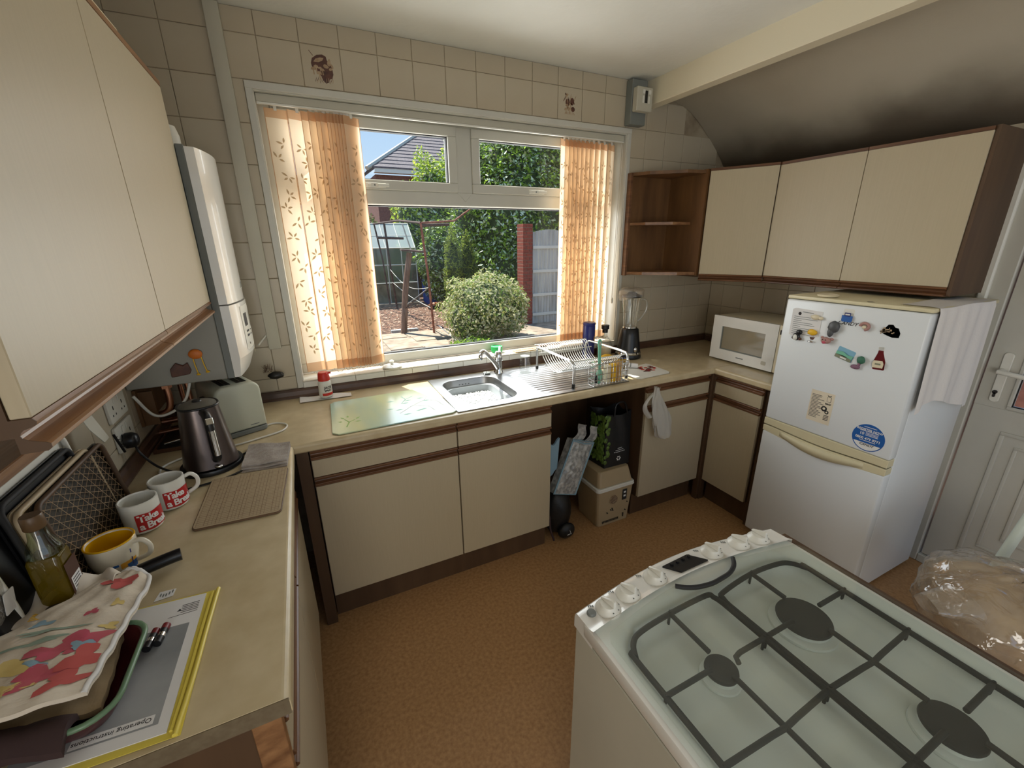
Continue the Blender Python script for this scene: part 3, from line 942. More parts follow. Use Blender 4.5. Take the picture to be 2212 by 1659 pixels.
# posts and end panels
single('corner_post', MB().box(0.600, 0.645, -0.572, -0.552, 0.0, 0.871), 'brown', 'dark brown filler post in the left corner beside the wide cabinet', 'panel', bevel=0.001)
single('corner_post', MB().box(2.868, 2.925, -0.592, -0.555, 0.0, 0.871).box(2.886, 2.925, -0.600, -0.592, 0.0, 0.871), 'brown', 'dark brown corner post between the two right-hand base cabinets', 'panel', bevel=0.001)
single('end_panel', MB().box(2.912, 3.40, -0.955, -0.9075, 0.0, 0.871), 'brown', 'dark brown end panel between base cabinet and fridge', 'panel', bevel=0.001)
ep = thing('end_panel', 'dark end panel with an orange pine stile at the near end of the left run', 'panel', (0.34, -1.63, 0))
part('panel_board', MB().box(XL, 0.535, -1.634, -1.622, 0.0, 0.871), 'brown', ep)
part('stile', MB().box(0.536, 0.581, -1.640, -1.622, 0.0, 0.871), 'woodup', ep, 'orange pine stile', bevel=0.001)
# dark back wall of the open gap
struct('trim_5', MB().box(1.754, 2.366, -0.02, -0.001, 0.0, 0.871), 'brown', 'dark brown back of the gap under the worktop')

# ================================================================== WALL UNITS
def wall_door(parent, f, a0, a1, z0, z1, railmat='wood', rh=0.040, lip=0.004, thick=0.019, topm='wood', lip_end=None):
    d_ = part('door', f.box(MB(), a0 + 0.0015, a1 - 0.0015, 0.001, thick, z0, z1), 'laminate', parent, bevel=0.0012)
    part('finger_rail', f.rail(MB(), a0 + 0.0015, a1 - 0.0015, groove(z0 - rh, z0 - 0.0004, thick, lip)), railmat, d_)
    if lip_end is not None:
        part('rail_end', f.rail(MB(), lip_end, lip_end + 0.0012, groove(z0 - rh, z0 - 0.0004, thick, lip)), 'brown', d_)
    part('top_edging', f.box(MB(), a0 + 0.0015, a1 - 0.0015, 0.001, thick + 0.001, z1 + 0.0004, z1 + 0.014), topm, d_)
# left pair
f = Fr((0.398, -1.627), (0, 1), (1, 0))
def left_unit(label, a0, a1):
    t = thing('wall_cabinet', label, 'cabinet', (0.25, -1.627 + (a0 + a1) / 2, 1.41), 'cream wall cabinets on the left wall')
    part('carcass', MB().box(XL + 0.001, 0.398, -1.627 + a0 + 0.0005, -1.627 + a1 - 0.0005, 1.425, 2.105), 'brown', t)
    wall_door(t, f, a0, a1, 1.447, 2.096, 'woodup', 0.042, 0.004, 0.020, 'woodup', (a0 + 0.0003) if a0 == 0 else None)
    return t
left_unit('nearest cream wall cabinet on the left, largest in view', 0.0, 0.588)
left_unit('cream wall cabinet on the left, beside the boiler', 0.588, 1.187)
for y0, y1 in ((-1.62, -0.70),):
    single('pelmet_board', MB().prism(rrect(-1.62, -0.66, 2.1202, 2.158, 0.012), 0.372, 0.392, 'x'), 'cream', 'cream board lying along the top of the left wall cabinets', 'board', bevel=0.002)
# right pair
ZB, ZT = 1.437, 2.016
f = Fr((3.159, -1.432), (0, 1), (-1, 0))
def right_unit(label, a0, a1):
    t = thing('wall_cabinet', label, 'cabinet', (3.3, -1.432 + (a0 + a1) / 2, 1.42))
    y0, y1 = -1.432 + a0, -1.432 + a1
    part('carcass', MB().box(3.159, XR - 0.001, y0 + 0.0005, y1 - 0.0005, 1.415, 2.03), 'brown', t)
    wall_door(t, f, a0, a1, ZB, ZT)
    return t
t = right_unit('cream wall cabinet above the fridge, rightmost, with a dark side', 0.0, 0.412)
part('side_panel', MB().box(3.145, XR - 0.001, -1.446, -1.4322, 1.40, 2.032), 'brown', t)
right_unit('middle cream wall cabinet above microwave and fridge', 0.412, 0.822)
# diagonal corner unit
t = thing('wall_cabinet', 'cream corner wall cabinet with an angled door', 'cabinet', (3.2, -0.3, 1.42))
p0, p1 = Vector((2.968, -0.302, 0)), Vector((3.152, -0.6095, 0))
uu = (p1 - p0).normalized(); nn = Vector((uu.y, -uu.x, 0))
if nn.x > 0: nn = -nn
part('carcass', MB().prism([(2.968, -0.001), (2.968, -0.302), (3.152, -0.6095), (3.40, -0.6095), (XR - 0.001, -0.56), (XR - 0.001, -0.001)], 1.415, 2.03, 'z'), 'brown', t)
f = Fr((p0.x + nn.x * 0.0, p0.y), (uu.x, uu.y), (nn.x, nn.y))
wall_door(t, f, 0.004, (p1 - p0).length - 0.006, ZB, ZT)
# open end shelf
t = thing('open_shelf_unit', 'open brown corner shelf unit beside the window', 'shelf', (2.78, -0.12, 1.42))
shp = lambda k=0.0: [(2.617, -0.0135), (2.617, -0.04), (2.665 + k, -0.13), (2.83 + k, -0.262), (2.950, -0.288), (2.950, -0.0135)]
part('back_panel', MB().box(2.602, 2.950, -0.013, -0.001, 1.425, 2.025), 'shelfwood', t)
part('side_panel', MB().box(2.9505, 2.9665, -0.30, -0.001, 1.425, 2.03), 'shelfwood', t)
part('left_edge', MB().box(2.602, 2.6165, -0.042, -0.0135, 1.425, 2.025), 'wood', t)
part('shelf', MB().prism(shp(), 1.430, 1.448, 'z'), 'woodup', t)
part('shelf', MB().prism([(2.617, -0.0135), (2.617, -0.04), (2.665, -0.125), (2.80, -0.215), (2.90, -0.215), (2.950, -0.21), (2.950, -0.0135)], 1.727, 1.743, 'z'), 'woodup', t)
part('shelf', MB().prism(shp(), 2.008, 2.026, 'z'), 'shelfwood', t)
# wooden shelf low on the left wall
pw_ = thing('white_platter', 'white melamine platter lying on the narrow wooden shelf', 'plate', (0.175, -1.5, 1.2645))
part('platter_base', MB().prism(rrect(0.125, 0.232, -1.60, -1.345, 0.045, 6), 1.2648, 1.272, 'z'), 'white', pw_, bevel=0.002)
part('platter_rim', MB().tube([(p[0], p[1], 1.275) for p in rrect(0.128, 0.229, -1.597, -1.348, 0.043, 6)], 0.0035, 6, closed=True), 'white', pw_)
t = thing('wooden_shelf', 'narrow orange wooden shelf under the left wall cabinets', 'shelf', (0.155, -1.2, 1.24))
part('shelf_board', MB().box(XL + 0.001, 0.201, -1.62, -0.78, 1.240, 1.264), 'woodup', t, bevel=0.002)
part('bracket', MB().prism([(XL + 0.001, 1.236), (0.185, 1.2395), (XL + 0.001, 1.19)], -0.80, -0.785, 'y'), 'woodup', t)
# ================================================================== VERTICAL BLIND
vb = thing('vertical_blind', 'leaf-patterned beige vertical blind drawn back to both sides of the window', 'blind', (1.62, 0.04, 1.0))
part('headrail', MB().box(0.659, 2.58, 0.020, 0.062, 2.200, 2.232), 'lightgrey', vb, bevel=0.002)
part('track_lip', MB().box(0.660, 2.579, 0.018, 0.030, 2.193, 2.1995), 'white', vb)
def slat(px, ang, zt=2.185, zb=1.022, seed=0, w=0.089):
    """vertical fabric slat: left edge at px nearer the room"""
    rnd = random.Random(seed)
    a = R(ang)
    ux, uy = math.cos(a), math.sin(a)
    y0 = 0.046 - 0.5 * w * uy
    o = Vector((px, y0, 0))
    mb = MB()
    def P_(s_, z, off=0.0):
        return (o.x + ux * s_ * w + uy * off, o.y + uy * s_ * w - ux * off, z)
    def strip(z0, z1, mi, n=1):
        mb.add([P_(0, z0), P_(1, z0), P_(1, z1), P_(0, z1)], [(0, 1, 2, 3)], mi)
    strip(zb + 0.045, zt - 0.035, 0)
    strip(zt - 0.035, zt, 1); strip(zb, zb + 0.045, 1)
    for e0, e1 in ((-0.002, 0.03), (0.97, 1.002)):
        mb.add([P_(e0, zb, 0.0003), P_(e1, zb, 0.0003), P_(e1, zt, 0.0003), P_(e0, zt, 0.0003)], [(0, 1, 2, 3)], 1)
    n = 15
    for i in range(n):
        z = zb + 0.09 + (zt - zb - 0.17) * (i + 0.4 * rnd.random()) / n
        s_ = 0.5 + 0.22 * math.sin(i * 2.3 + seed * 2.4)
        b0 = rnd.random() * 360
        for q_ in range(4):
            b = R(b0 + (0, 70, 140, 205)[q_] + 14 * rnd.random())
            l_, w_ = 0.020 + 0.010 * rnd.random(), 0.0044
            bx_, bz_ = 0.004 * math.cos(b), 0.004 * math.sin(b)
            pts = []
            for q, r_ in ((0, 0), (.3, .8), (.55, 1), (.85, .5), (1, 0), (.85, -.5), (.55, -1), (.3, -.8)):
                lx, ly = q * l_, r_ * w_
                pts.append((s_ * w + bx_ + lx * math.cos(b) - ly * math.sin(b), z + bz_ + lx * math.sin(b) + ly * math.cos(b)))
            if all(0.003 < p[0] < w - 0.003 for p in pts):
                mb.add([P_(p[0] / w, p[1], 0.0004) for p in pts], [list(range(8))], 2)
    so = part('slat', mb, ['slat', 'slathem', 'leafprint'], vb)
    hk = MB()
    mx_, my_ = o.x + ux * w / 2, o.y + uy * w / 2
    hk.box(mx_ - 0.006, mx_ + 0.006, my_ - 0.003, my_ + 0.003, 2.178, 2.196)
    part('hook', hk, 'white', so)
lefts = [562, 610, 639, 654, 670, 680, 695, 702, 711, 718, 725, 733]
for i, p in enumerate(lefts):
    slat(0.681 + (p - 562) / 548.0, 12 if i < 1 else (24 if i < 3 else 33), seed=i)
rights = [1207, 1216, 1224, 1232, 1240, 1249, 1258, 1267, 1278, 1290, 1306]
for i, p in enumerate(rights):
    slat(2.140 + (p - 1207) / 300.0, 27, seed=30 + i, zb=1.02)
# bead chains joining slat bottoms
def chain(xs, name):
    c = MB()
    for a, b in zip(xs[:-1], xs[1:]):
        sag = min(0.022, 0.3 * (b - a) + 0.008)
        c.tube([(a + (b - a) * t / 6, 0.022, 1.028 - sag * math.sin(math.pi * t / 6)) for t in range(7)], 0.0016, 5)
    part(name, c, 'white', vb)
chain([0.70] + [0.72 + (p - 562) / 548.0 for p in lefts[1:]] + [1.06], 'bead_chain')
chain([2.16 + (p - 1207) / 300.0 for p in rights] + [2.545], 'bead_chain')
cd_ = MB().tube(bez([(2.562, 0.02, 2.19), (2.558, 0.018, 1.7), (2.556, 0.016, 1.28)], 8), 0.0015, 5).tube(bez([(2.572, 0.02, 2.19), (2.570, 0.018, 1.7), (2.560, 0.016, 1.28)], 8), 0.0015, 5)
cd_.ball((2.557, 0.012, 1.262), (0.008, 0.008, 0.020), 0, 10)
part('pull_cord', cd_, 'white', vb)

# ================================================================== BOILER ON THE LEFT WALL
bo = thing('wall_boiler', 'white combi boiler with a bowed glossy front and round control display', 'boiler', (0.28, -0.225, 1.155))
by0, by1, bz0, bz1 = -0.42, -0.028, 1.155, 1.945
part('casing', MB().box(XL + 0.002, 0.415, by0, by1, bz0, bz1), 'boilergrey', bo, bevel=0.003)
part('casing_trim', MB().box(0.4155, 0.438, by0 - 0.001, by1 + 0.001, bz0, bz1 + 0.002), 'grey', bo, bevel=0.002)
def front_poly(x0, bulge):
    pts = [(x0, by0 + 0.002)]
    for i in range(13):
        t = i / 12
        pts.append((x0 + 0.012 + bulge * math.sin(math.pi * (0.08 + 0.84 * t)) ** 0.8, by0 + 0.006 + (by1 - by0 - 0.012) * t))
    pts.append((x0, by1 - 0.002))
    return pts
fp = front_poly(0.4385, 0.045)
part('front_cover', MB().prism(fp, bz0 + 0.275, bz1 - 0.004, 'z', smooth=True), 'enamel', bo, ang=25)
part('control_cover', MB().prism(front_poly(0.4385, 0.049), bz0 + 0.07, bz0 + 0.27, 'z', smooth=True), 'enamel', bo, ang=25)
lowm = MB()
def lowf(u, v):
    p = front_poly(0.4385, 0.049 * (0.45 + 0.55 * v))
    k = u * (len(p) - 1); i = min(int(k), len(p) - 2); t = k - i
    return (p[i][0] + (p[i + 1][0] - p[i][0]) * t, p[i][1] + (p[i + 1][1] - p[i][1]) * t, bz0 + 0.002 + 0.068 * v)
lowm.grid(lowf, 15, 5)
part('lower_cover', lowm, 'enamel', bo)
def fx(y, b=0.049):
    t = (y - by0 - 0.006) / (by1 - by0 - 0.012)
    return 0.4385 + 0.012 + b * math.sin(math.pi * (0.08 + 0.84 * t)) ** 0.8
cp = MB()
def bent(mb, y0, y1, z0, z1, off, mi=0, n=8, b=0.049):
    mb.grid(lambda u, v: (fx(y0 + (y1 - y0) * u, b) + off, y0 + (y1 - y0) * u, z0 + (z1 - z0) * v), n, 2, mi)
bent(cp, -0.33, -0.10, bz0 + 0.085, bz0 + 0.255, 0.0008)
cpo = part('control_panel', cp, 'white', bo)
dd = MB()
for yc, rr, zc in ((-0.185, 0.034, bz0 + 0.19),):
    for i in range(24):
        a0, a1 = R(20 + 320 * i / 24), R(20 + 320 * (i + 1) / 24)
        q = []
        for a, r_ in ((a0, rr), (a1, rr), (a1, rr * 0.84), (a0, rr * 0.84)):
            y_ = yc + r_ * math.cos(a)
            q.append((fx(y_) + 0.0016, y_, zc + r_ * math.sin(a)))
        dd.add(q, [(0, 1, 2, 3)])
bent(dd, -0.19, -0.165, bz0 + 0.186, bz0 + 0.194, 0.0016)
bent(dd, -0.305, -0.265, bz0 + 0.175, bz0 + 0.225, 0.0016)
for z_ in (0.150, 0.133):
    bent(dd, -0.30, -0.27, bz0 + z_, bz0 + z_ + 0.008, 0.0016)
    bent(dd, -0.25, -0.22, bz0 + z_, bz0 + z_ + 0.004, 0.0016)
bent(dd, -0.29, -0.282, bz0 + 0.1, bz0 + 0.108, 0.0016)
part('display_print', dd, 'text', cpo)
bdg = MB()
bent(bdg, -0.225, -0.15, bz0 + 0.315, bz0 + 0.345, 0.0008, b=0.045)
bent(bdg, -0.222, -0.185, bz0 + 0.319, bz0 + 0.341, 0.0014, 1, b=0.045)
bent(bdg, -0.18, -0.153, bz0 + 0.319, bz0 + 0.341, 0.0014, 1, b=0.045)
part('badge', bdg, ['white', 'grey'], bo)
fb = MB(); bent(fb, -0.20, -0.13, bz0 + 0.045, bz0 + 0.075, 0.0012, b=0.046)
part('flap', fb, 'yellowed', bo)
# copper pipes and loose cables under the boiler
for i, (x, y, z0_, r_) in enumerate(((0.20, -0.33, 1.02, 0.011), (0.25, -0.27, 0.93, 0.008), (0.20, -0.16, 0.93, 0.008), (0.30, -0.20, 0.95, 0.011))):
    p_ = MB().tube(bez([(x, y, bz0 - 0.001), (x, y, z0_ + 0.05), (x - 0.02, y, z0_ + 0.012), (0.122, y, z0_)], 6), r_, 10)
    p_.lathe(x, y, [(r_ * 1.7, bz0 - 0.03), (r_ * 1.7, bz0 - 0.012)], 6)
    single('boiler_pipe', p_, 'copper', ['bent copper pipe under the boiler, nearest the sockets', 'second copper pipe under the boiler from the near side', 'copper pipe under the boiler, nearest the wall corner', 'thicker copper pipe under the boiler, nearest the toaster'][i], 'pipe', 'pipes under the boiler')
single('pipe_board', MB().box(XL + 0.001, 0.121, -0.38, -0.05, 1.00, 1.14).box(0.1215, 0.165, -0.37, -0.36, 1.0, 1.13), 'shelfwood', 'dark wooden pipe board under the boiler', 'board')
single('boiler_cable', MB().tube(bez([(0.128, -0.43, 1.135), (0.165, -0.41, 1.05), (0.215, -0.385, 1.045), (0.26, -0.37, 1.085), (0.285, -0.36, 1.153)], 10), 0.005, 8), 'white', 'white cable running from the socket up to the boiler', 'cable')
single('corner_cable', MB().tube(bez([(0.50, -0.055, 1.20), (0.515, -0.03, 1.215), (0.54, -0.008, 1.24)], 8), 0.004, 8), 'white', 'short white cable between boiler and pipe boxing', 'cable')
fl_ = thing('flue_box', 'cream ventilated timer box standing on top of the boiler', 'box', (0.38, -0.30, 1.946))
part('box_body', MB().box(0.30, 0.388, -0.40, -0.30, 1.948, 2.055), 'cream', fl_, bevel=0.012, seg=2)
part('round_cap', MB().lathe(0.36, -0.24, [(0.048, 1.948), (0.048, 2.0), (0.04, 2.03), (0.0, 2.035)], 24), 'white', fl_)
vt = MB()
for i in range(5): vt.box(0.3875, 0.3887, -0.385, -0.335, 2.01 + i * 0.008, 2.013 + i * 0.008)
vt.box(0.3875, 0.3887, -0.362, -0.357, 1.975, 1.98)
part('vent_slots', vt, 'text', fl_)
# ornamental things hung on the boiler side
t = thing('dangling_ornament', 'small orange and yellow ornament with two dangling legs on the boiler side', 'ornament', (0.335, -0.425, 1.23))
part('body', MB().ball((0.335, -0.428, 1.262), (0.022, 0.006, 0.018), 0, 12, 0.08, 3), 'orangep' if 'orangep' in M else 'yellow', t)
part('leg', MB().tube(bez([(0.325, -0.428, 1.25), (0.327, -0.43, 1.22), (0.330, -0.428, 1.19)], 5), 0.0018, 6).ball((0.331, -0.43, 1.187), (0.007, 0.005, 0.004), 0, 8), 'yellow', t)
part('leg', MB().tube(bez([(0.350, -0.428, 1.25), (0.354, -0.43, 1.22), (0.358, -0.428, 1.195)], 5), 0.0018, 6).ball((0.36, -0.43, 1.193), (0.007, 0.005, 0.004), 0, 8), 'yellow', t)
single('cottage_magnet', MB().plate((0.25, -0.4215, 1.185), (1, 0, 0), (0, 0, 1), [(0, 0), (0.055, 0.006), (0.062, 0.02), (0.055, 0.05), (0.04, 0.04), (0.02, 0.052), (0.0, 0.03)], 0.008), 'brownprint', 'dark brown carved magnet on the boiler side', 'magnet', bevel=0.002)
# dried thing in the corner behind the toaster
t = thing('shoe_brush', 'dark bristly brush hanging in the corner behind the toaster', 'brush', (0.52, -0.03, 1.03))
part('brush_head', MB().ball((0.545, -0.035, 1.045), (0.035, 0.02, 0.018), 0, 14, 0.06, 2), 'black', t)
br = MB()
rn = random.Random(4)
for i in range(60):
    x, z = 0.50 + 0.03 * rn.random(), 1.06 + 0.02 * rn.random()
    br.tube([(x, -0.03, z), (x + 0.02 * (rn.random() - .5), -0.035 - 0.015 * rn.random(), z + 0.03 * rn.random())], 0.0006, 3)
part('bristles', br, 'brownprint', t)
# pipe boxing on the window wall
single('pipe_boxing', MB().box(0.536, 0.588, -0.026, -0.0005, 1.168, 2.507), 'lightgrey', 'pale vertical pipe boxing left of the window', 'boxing', bevel=0.004, seg=2)
# isolator on beam end
t = thing('isolator_switch', 'grey isolator box where the cream beam meets the window wall', 'switch', (2.62, -0.04, 2.27))
part('back_box', MB().box(2.555, 2.665, -0.055, -0.0005, 2.275, 2.500), 'grey', t, bevel=0.003)
part('cover', MB().box(2.560, 2.672, -0.095, -0.0555, 2.335, 2.455), 'lightgrey', t, bevel=0.004)
part('toggle', MB().box(2.615, 2.63, -0.100, -0.0955, 2.375, 2.435), 'black', t)
part('status_window', MB().box(2.597, 2.608, -0.098, -0.0955, 2.375, 2.41).box(2.637, 2.648, -0.098, -0.0955, 2.375, 2.41).box(2.597, 2.613, -0.098, -0.0955, 2.42, 2.44).box(2.637, 2.655, -0.098, -0.0955, 2.42, 2.44), 'white', t)

# ================================================================== FRIDGE FREEZER
fr_ = thing('fridge_freezer', 'white fridge freezer covered in magnets, with yellowed handle strips', 'fridge', (3.12, -1.243, 0))
FX = 2.835
part('body', MB().box(FX + 0.062, 3.40, -1.518, -0.972, 0.02, 1.362), 'fridge', fr_, bevel=0.008, seg=3)
part('top_cap', MB().box(FX + 0.004, 3.405, -1.522, -0.968, 1.3635, 1.380), 'yellowed', fr_, bevel=0.005, seg=2)
part('door', MB().box(FX, FX + 0.058, -1.521, -0.969, 0.742, 1.361), 'fridge', fr_, 'white upper door', bevel=0.008, seg=3)
part('door', MB().box(FX, FX + 0.058, -1.521, -0.969, 0.052, 0.668), 'fridge', fr_, 'white lower door', bevel=0.008, seg=3)
part('foot', MB().box(FX + 0.07, FX + 0.11, -1.50, -1.46, 0.0, 0.02), 'black', fr_)
part('foot', MB().box(FX + 0.07, FX + 0.11, -1.03, -0.99, 0.0, 0.02), 'black', fr_)
part('foot', MB().box(3.33, 3.37, -1.50, -1.46, 0.0, 0.02), 'black', fr_)
def band(z_lo, z_hi, y0, y1, x_in, bul):
    mb = MB()
    n = 20
    vs = []; fs = []
    for i in range(n + 1):
        t = i / n
        y = y0 + (y1 - y0) * t
        zl, zh = z_lo(t), z_hi(t)
        b = bul * math.sin(math.pi * t)
        vs += [(FX + 0.05, y, zl), (x_in - 0.001 - b, y, zl), (x_in - 0.001 - b, y, zh), (FX + 0.05, y, zh)]
    for i in range(n):
        a = 4 * i
        for j in range(4):
            fs.append((a + j, a + (j + 1) % 4, a + 4 + (j + 1) % 4, a + 4 + j))
    fs += [(0, 1, 2, 3), (4 * n, 4 * n + 1, 4 * n + 2, 4 * n + 3)]
    return mb.add(vs, fs)
gap = lambda t: 0.700 - 0.012 * math.sin(math.pi * t) ** 2 * 1.0
part('handle_strip', band(lambda t: gap(t) + 0.006, lambda t: 0.7415, -1.521, -0.969, FX, 0.0), 'yellowed', fr_, 'yellowed strip under the upper door', bevel=0.002)
part('handle_strip', band(lambda t: 0.669 - 0.022 * math.sin(math.pi * t), lambda t: gap(t), -1.521, -0.969, FX, 0.0), 'yellowed', fr_, 'yellowed strip along the top of the lower door', bevel=0.002)
lip_ = band(lambda t: 0.668 - 0.030 * math.sin(math.pi * t), lambda t: 0.692 - 0.010 * math.sin(math.pi * t), -1.44, -1.06, FX, 0.013)
part('handle_lip', lip_, 'yellowed', fr_, 'bowed yellowed finger lip', smooth_all=True, bevel=0.0015)
part('shadow_gap', MB().box(FX + 0.012, FX + 0.05, -1.515, -0.975, 0.683, 0.723), 'dark', fr_)  # near-black block standing in for the shade between the doors
tm = text_mb('CANDY', 0.022, 0.0004, shear=0.25, bold=0.0002)
lg = MB()
put(lg, tm, (FX - 0.0005, -1.249, 1.283), (0, -1, 0), (0, 0, 1))
part('logo', lg, 'text', fr_, 'dark slanted logo lettering')
part('logo', MB().prism([(2.848, -1.30), (2.868, -1.315), (2.880, -1.30), (2.866, -1.285)], 1.3802, 1.3806, 'z'), 'text', fr_)
# round dish on top
single('saucer', MB().lathe(2.895, -1.115, [(0.03, 1.381), (0.040, 1.383), (0.043, 1.392), (0.038, 1.3925), (0.034, 1.386), (0.0, 1.385)], 32), 'cream', 'small cream round lid lying on top of the fridge', 'lid')
# cloth over the right side of the fridge
cl = MB()
def cf_(u, v):
    x = 2.870 + 0.485 * u
    t = v
    if t < 0.25:
        q = t / 0.25
        y = -1.40 - 0.13 * q
        z = 1.3825 + 0.002 * math.sin(9 * u + 3) + 0.001
        if q > 0.9: z -= 0.004
        return (x, y, z)
    q = (t - 0.25) / 0.75
    L_ = 0.425 - 0.03 * math.sin(u * 5) + (0.0 if u < 0.92 else 0.015)
    y = -1.528 - 0.012 * (0.5 + 0.5 * math.sin(14 * u + 1.3 * q)) * (0.2 + q) - 0.003 * math.sin(31 * u)
    return (x + 0.01 * q * math.sin(u * 7), y, 1.378 - L_ * q)
cl.grid(cf_, 40, 26)
single('tea_towel', cl, 'whitecloth' if 'whitecloth' in M else 'cloth', 'white cloth draped over the door side of the fridge', 'cloth')
# note, magnets
def onf(y, z, pts, mi, mb, lift=0.0, t=0.001):
    """polygon (local right = -y, up = z) stuck on the fridge door"""
    mb.plate((FX - 0.0002 - lift, y, z), (0, -1, 0), (0, 0, 1), pts, -t, mi)
    for_ = None
    return mb
nm = MB()
onf(-1.075, 1.255, [(-.068, .062), (-.055, .068), (.068, .064), (.07, -.05), (.055, -.055), (-.05, -.066), (-.066, -.060)], 0, nm, 0.001, 0.0006)
onf(-1.075, 1.255, circle(-.032, .044, .0075, 14), 1, nm, 0.0018, 0.0003)
for i in range(10):
    z_ = .028 - i * .009
    onf(-1.075, 1.255, [(-.056, z_), (.02 + .04 * math.sin(i * 2.2), z_), (.02 + .04 * math.sin(i * 2.2), z_ + .0022), (-.056, z_ + .0022)], 2, nm, 0.0018, 0.0002)
onf(-1.075, 1.255, [(-.02, .052), (.03, .050), (.03, .053), (-.02, .055)], 2, nm, 0.0018, 0.0002)
single('pinned_note', nm, ['paper', 'text', 'grey'], 'printed white note under the magnets at the top left of the fridge', 'note', smooth_all=False)
ca = MB()
onf(-1.218, 0.882, [(-.050, .076), (.052, .076), (.052, -.076), (-.050, -.076)], 0, ca, 0.0002, 0.0006)
rn = random.Random(9)
for i in range(17):
    z_ = .054 - i * .0068
    w_ = .03 + .03 * rn.random()
    onf(-1.218, 0.882, [(-.044, z_), (-.044 + w_, z_), (-.044 + w_, z_ + .0022), (-.044, z_ + .0022)], 1, ca, 0.001, 0.0002)
onf(-1.218, 0.882, circle(.018, -.002, .013, 16), 1, ca, 0.001, 0.0002)
onf(-1.218, 0.882, circle(.018, -.001, .006, 10), 0, ca, 0.0014, 0.0002)
onf(-1.218, 0.882, circle(.032, -.016, .009, 14), 1, ca, 0.001, 0.0002)
onf(-1.218, 0.882, circle(.032, -.016, .004, 10), 0, ca, 0.0014, 0.0002)
onf(-1.218, 0.882, rrect(.022, .040, .034, .060, .004, 3), 1, ca, 0.001, 0.0002)
onf(-1.218, 0.882, rrect(.0235, .0385, .0355, .0585, .003, 3), 0, ca, 0.0014, 0.0002)
onf(-1.218, 0.882, [(.026, .060), (.020, .068), (.031, .062), (.040, .070), (.036, .061)], 1, ca, 0.001, 0.0002)
for i in range(4):
    onf(-1.218, 0.882, [(.022, -.034 - i * .007), (.044, -.034 - i * .007), (.044, -.031 - i * .007), (.022, -.031 - i * .007)], 1, ca, 0.001, 0.0002)
put(ca, text_mb('BAG!', 0.011, 0.0002, bold=0.0003), (FX - 0.0015, -1.249, 0.906), (0, -1, 0), (0, 0, 1), 1)
single('instruction_card', ca, ['creampaper' if 'creampaper' in M else 'paper', 'text'], 'cream printed card with small diagrams low on the upper fridge door', 'card')
st_ = MB()
onf(-1.430, 0.812, circle(0, 0, .061, 40), 0, st_, 0.0002, 0.0005)
onf(-1.430, 0.812, [(x, y) for x, y in circle(0, 0, .057, 40) if y < -.024], 1, st_, 0.0009, 0.0002)
for body, sz, dz in (('REGISTER NOW', .0135, .034), ('10', .018, .014), ('0800 479 0771', .0155, -.006)):
    put(st_, text_mb(body, sz, 0.0002, bold=0.0003), (FX - 0.0013, -1.430 + (0.026 if body == '10' else 0), 0.812 + dz), (0, -1, 0), (0, 0, 1), 1)
for a_, b_, z_ in ((-.012, .034, .020), (-.012, .034, .0145), (-.012, .034, .009), (-.03, .03, -.017), (-.035, .035, .0265), (-.024, .024, .046)):
    onf(-1.430, 0.812, [(a_, z_), (b_, z_), (b_, z_ + .0022), (a_, z_ + .0022)], 1, st_, 0.0009, 0.0002)
put(st_, text_mb('CANDY', .015, 0.0002, shear=0.25, bold=0.0002), (FX - 0.0016, -1.430, 0.779), (0, -1, 0), (0, 0, 1), 2)
single('round_sticker', st_, ['blue', 'inkwhite', 'text'], 'round blue REGISTER NOW sticker low on the upper fridge door', 'sticker')

def magnet(name, label, builder, mats, **k):
    mb = MB()
    builder(mb)
    single(name, mb, mats, label, 'magnet', 'fridge magnets', **k)
def solid(mb, y, z, pts, mi, t=0.006, lift=0.0):
    onf(y, z, pts, mi, mb, lift, t)
def m_pen(mb):
    mb.ball((FX - .010, -1.062, 1.213), (.009, .014, .013), 0, 14)
    mb.ball((FX - .010, -1.052, 1.190), (.009, .017, .019), 0, 14)
    mb.ball((FX - .014, -1.050, 1.187), (.008, .012, .015), 1, 14)
    mb.ball((FX - .009, -1.037, 1.183), (.006, .007, .007), 2, 10)
    mb.ball((FX - .009, -1.070, 1.181), (.006, .008, .007), 2, 10)
magnet('bird_magnet', 'small black and white penguin-shaped magnet at the left edge', m_pen, ['black', 'white', 'brownprint'])
def m_sundae(mb):
    mb.ball((FX - .008, -1.118, 1.222), (.008, .022, .014), 0, 14, .08, 2)
    solid(mb, -1.118, 1.20, [(-.022, .018), (.022, .018), (.006, -.014), (-.006, -.014)], 1, .010)
    mb.ball((FX - .006, -1.118, 1.178), (.006, .015, .005), 2, 12)
magnet('sundae_magnet', 'gold magnet shaped like an ice cream sundae glass', m_sundae, ['yellow', 'brownprint', 'chrome'])
def m_seal(mb):
    mb.ball((FX - .012, -1.205, 1.262), (.012, .024, .026), 0, 14, .07, 4)
    mb.ball((FX - .012, -1.196, 1.238), (.010, .013, .024), 0, 12)
magnet('elephant_magnet', 'dark grey animal head magnet above the pink pig', m_seal, ['darkgrey' if 'darkgrey' in M else 'iron'])
def m_pig(mb):
    mb.ball((FX - .014, -1.186, 1.197), (.011, .021, .015), 0, 14)
    mb.ball((FX - .021, -1.183, 1.189), (.008, .009, .007), 1, 10)
    mb.ball((FX - .010, -1.167, 1.208), (.004, .008, .006), 0, 8)
    mb.ball((FX - .010, -1.207, 1.206), (.004, .010, .006), 0, 8)
    for d_ in (-.006, .006): mb.ball((FX - .025, -1.183 + d_, 1.201), (.002, .002, .003), 2, 8)
magnet('pig_magnet', 'small pink pig-head magnet under the grey one', m_pig, ['pinkbrown', 'pinkp', 'text'])
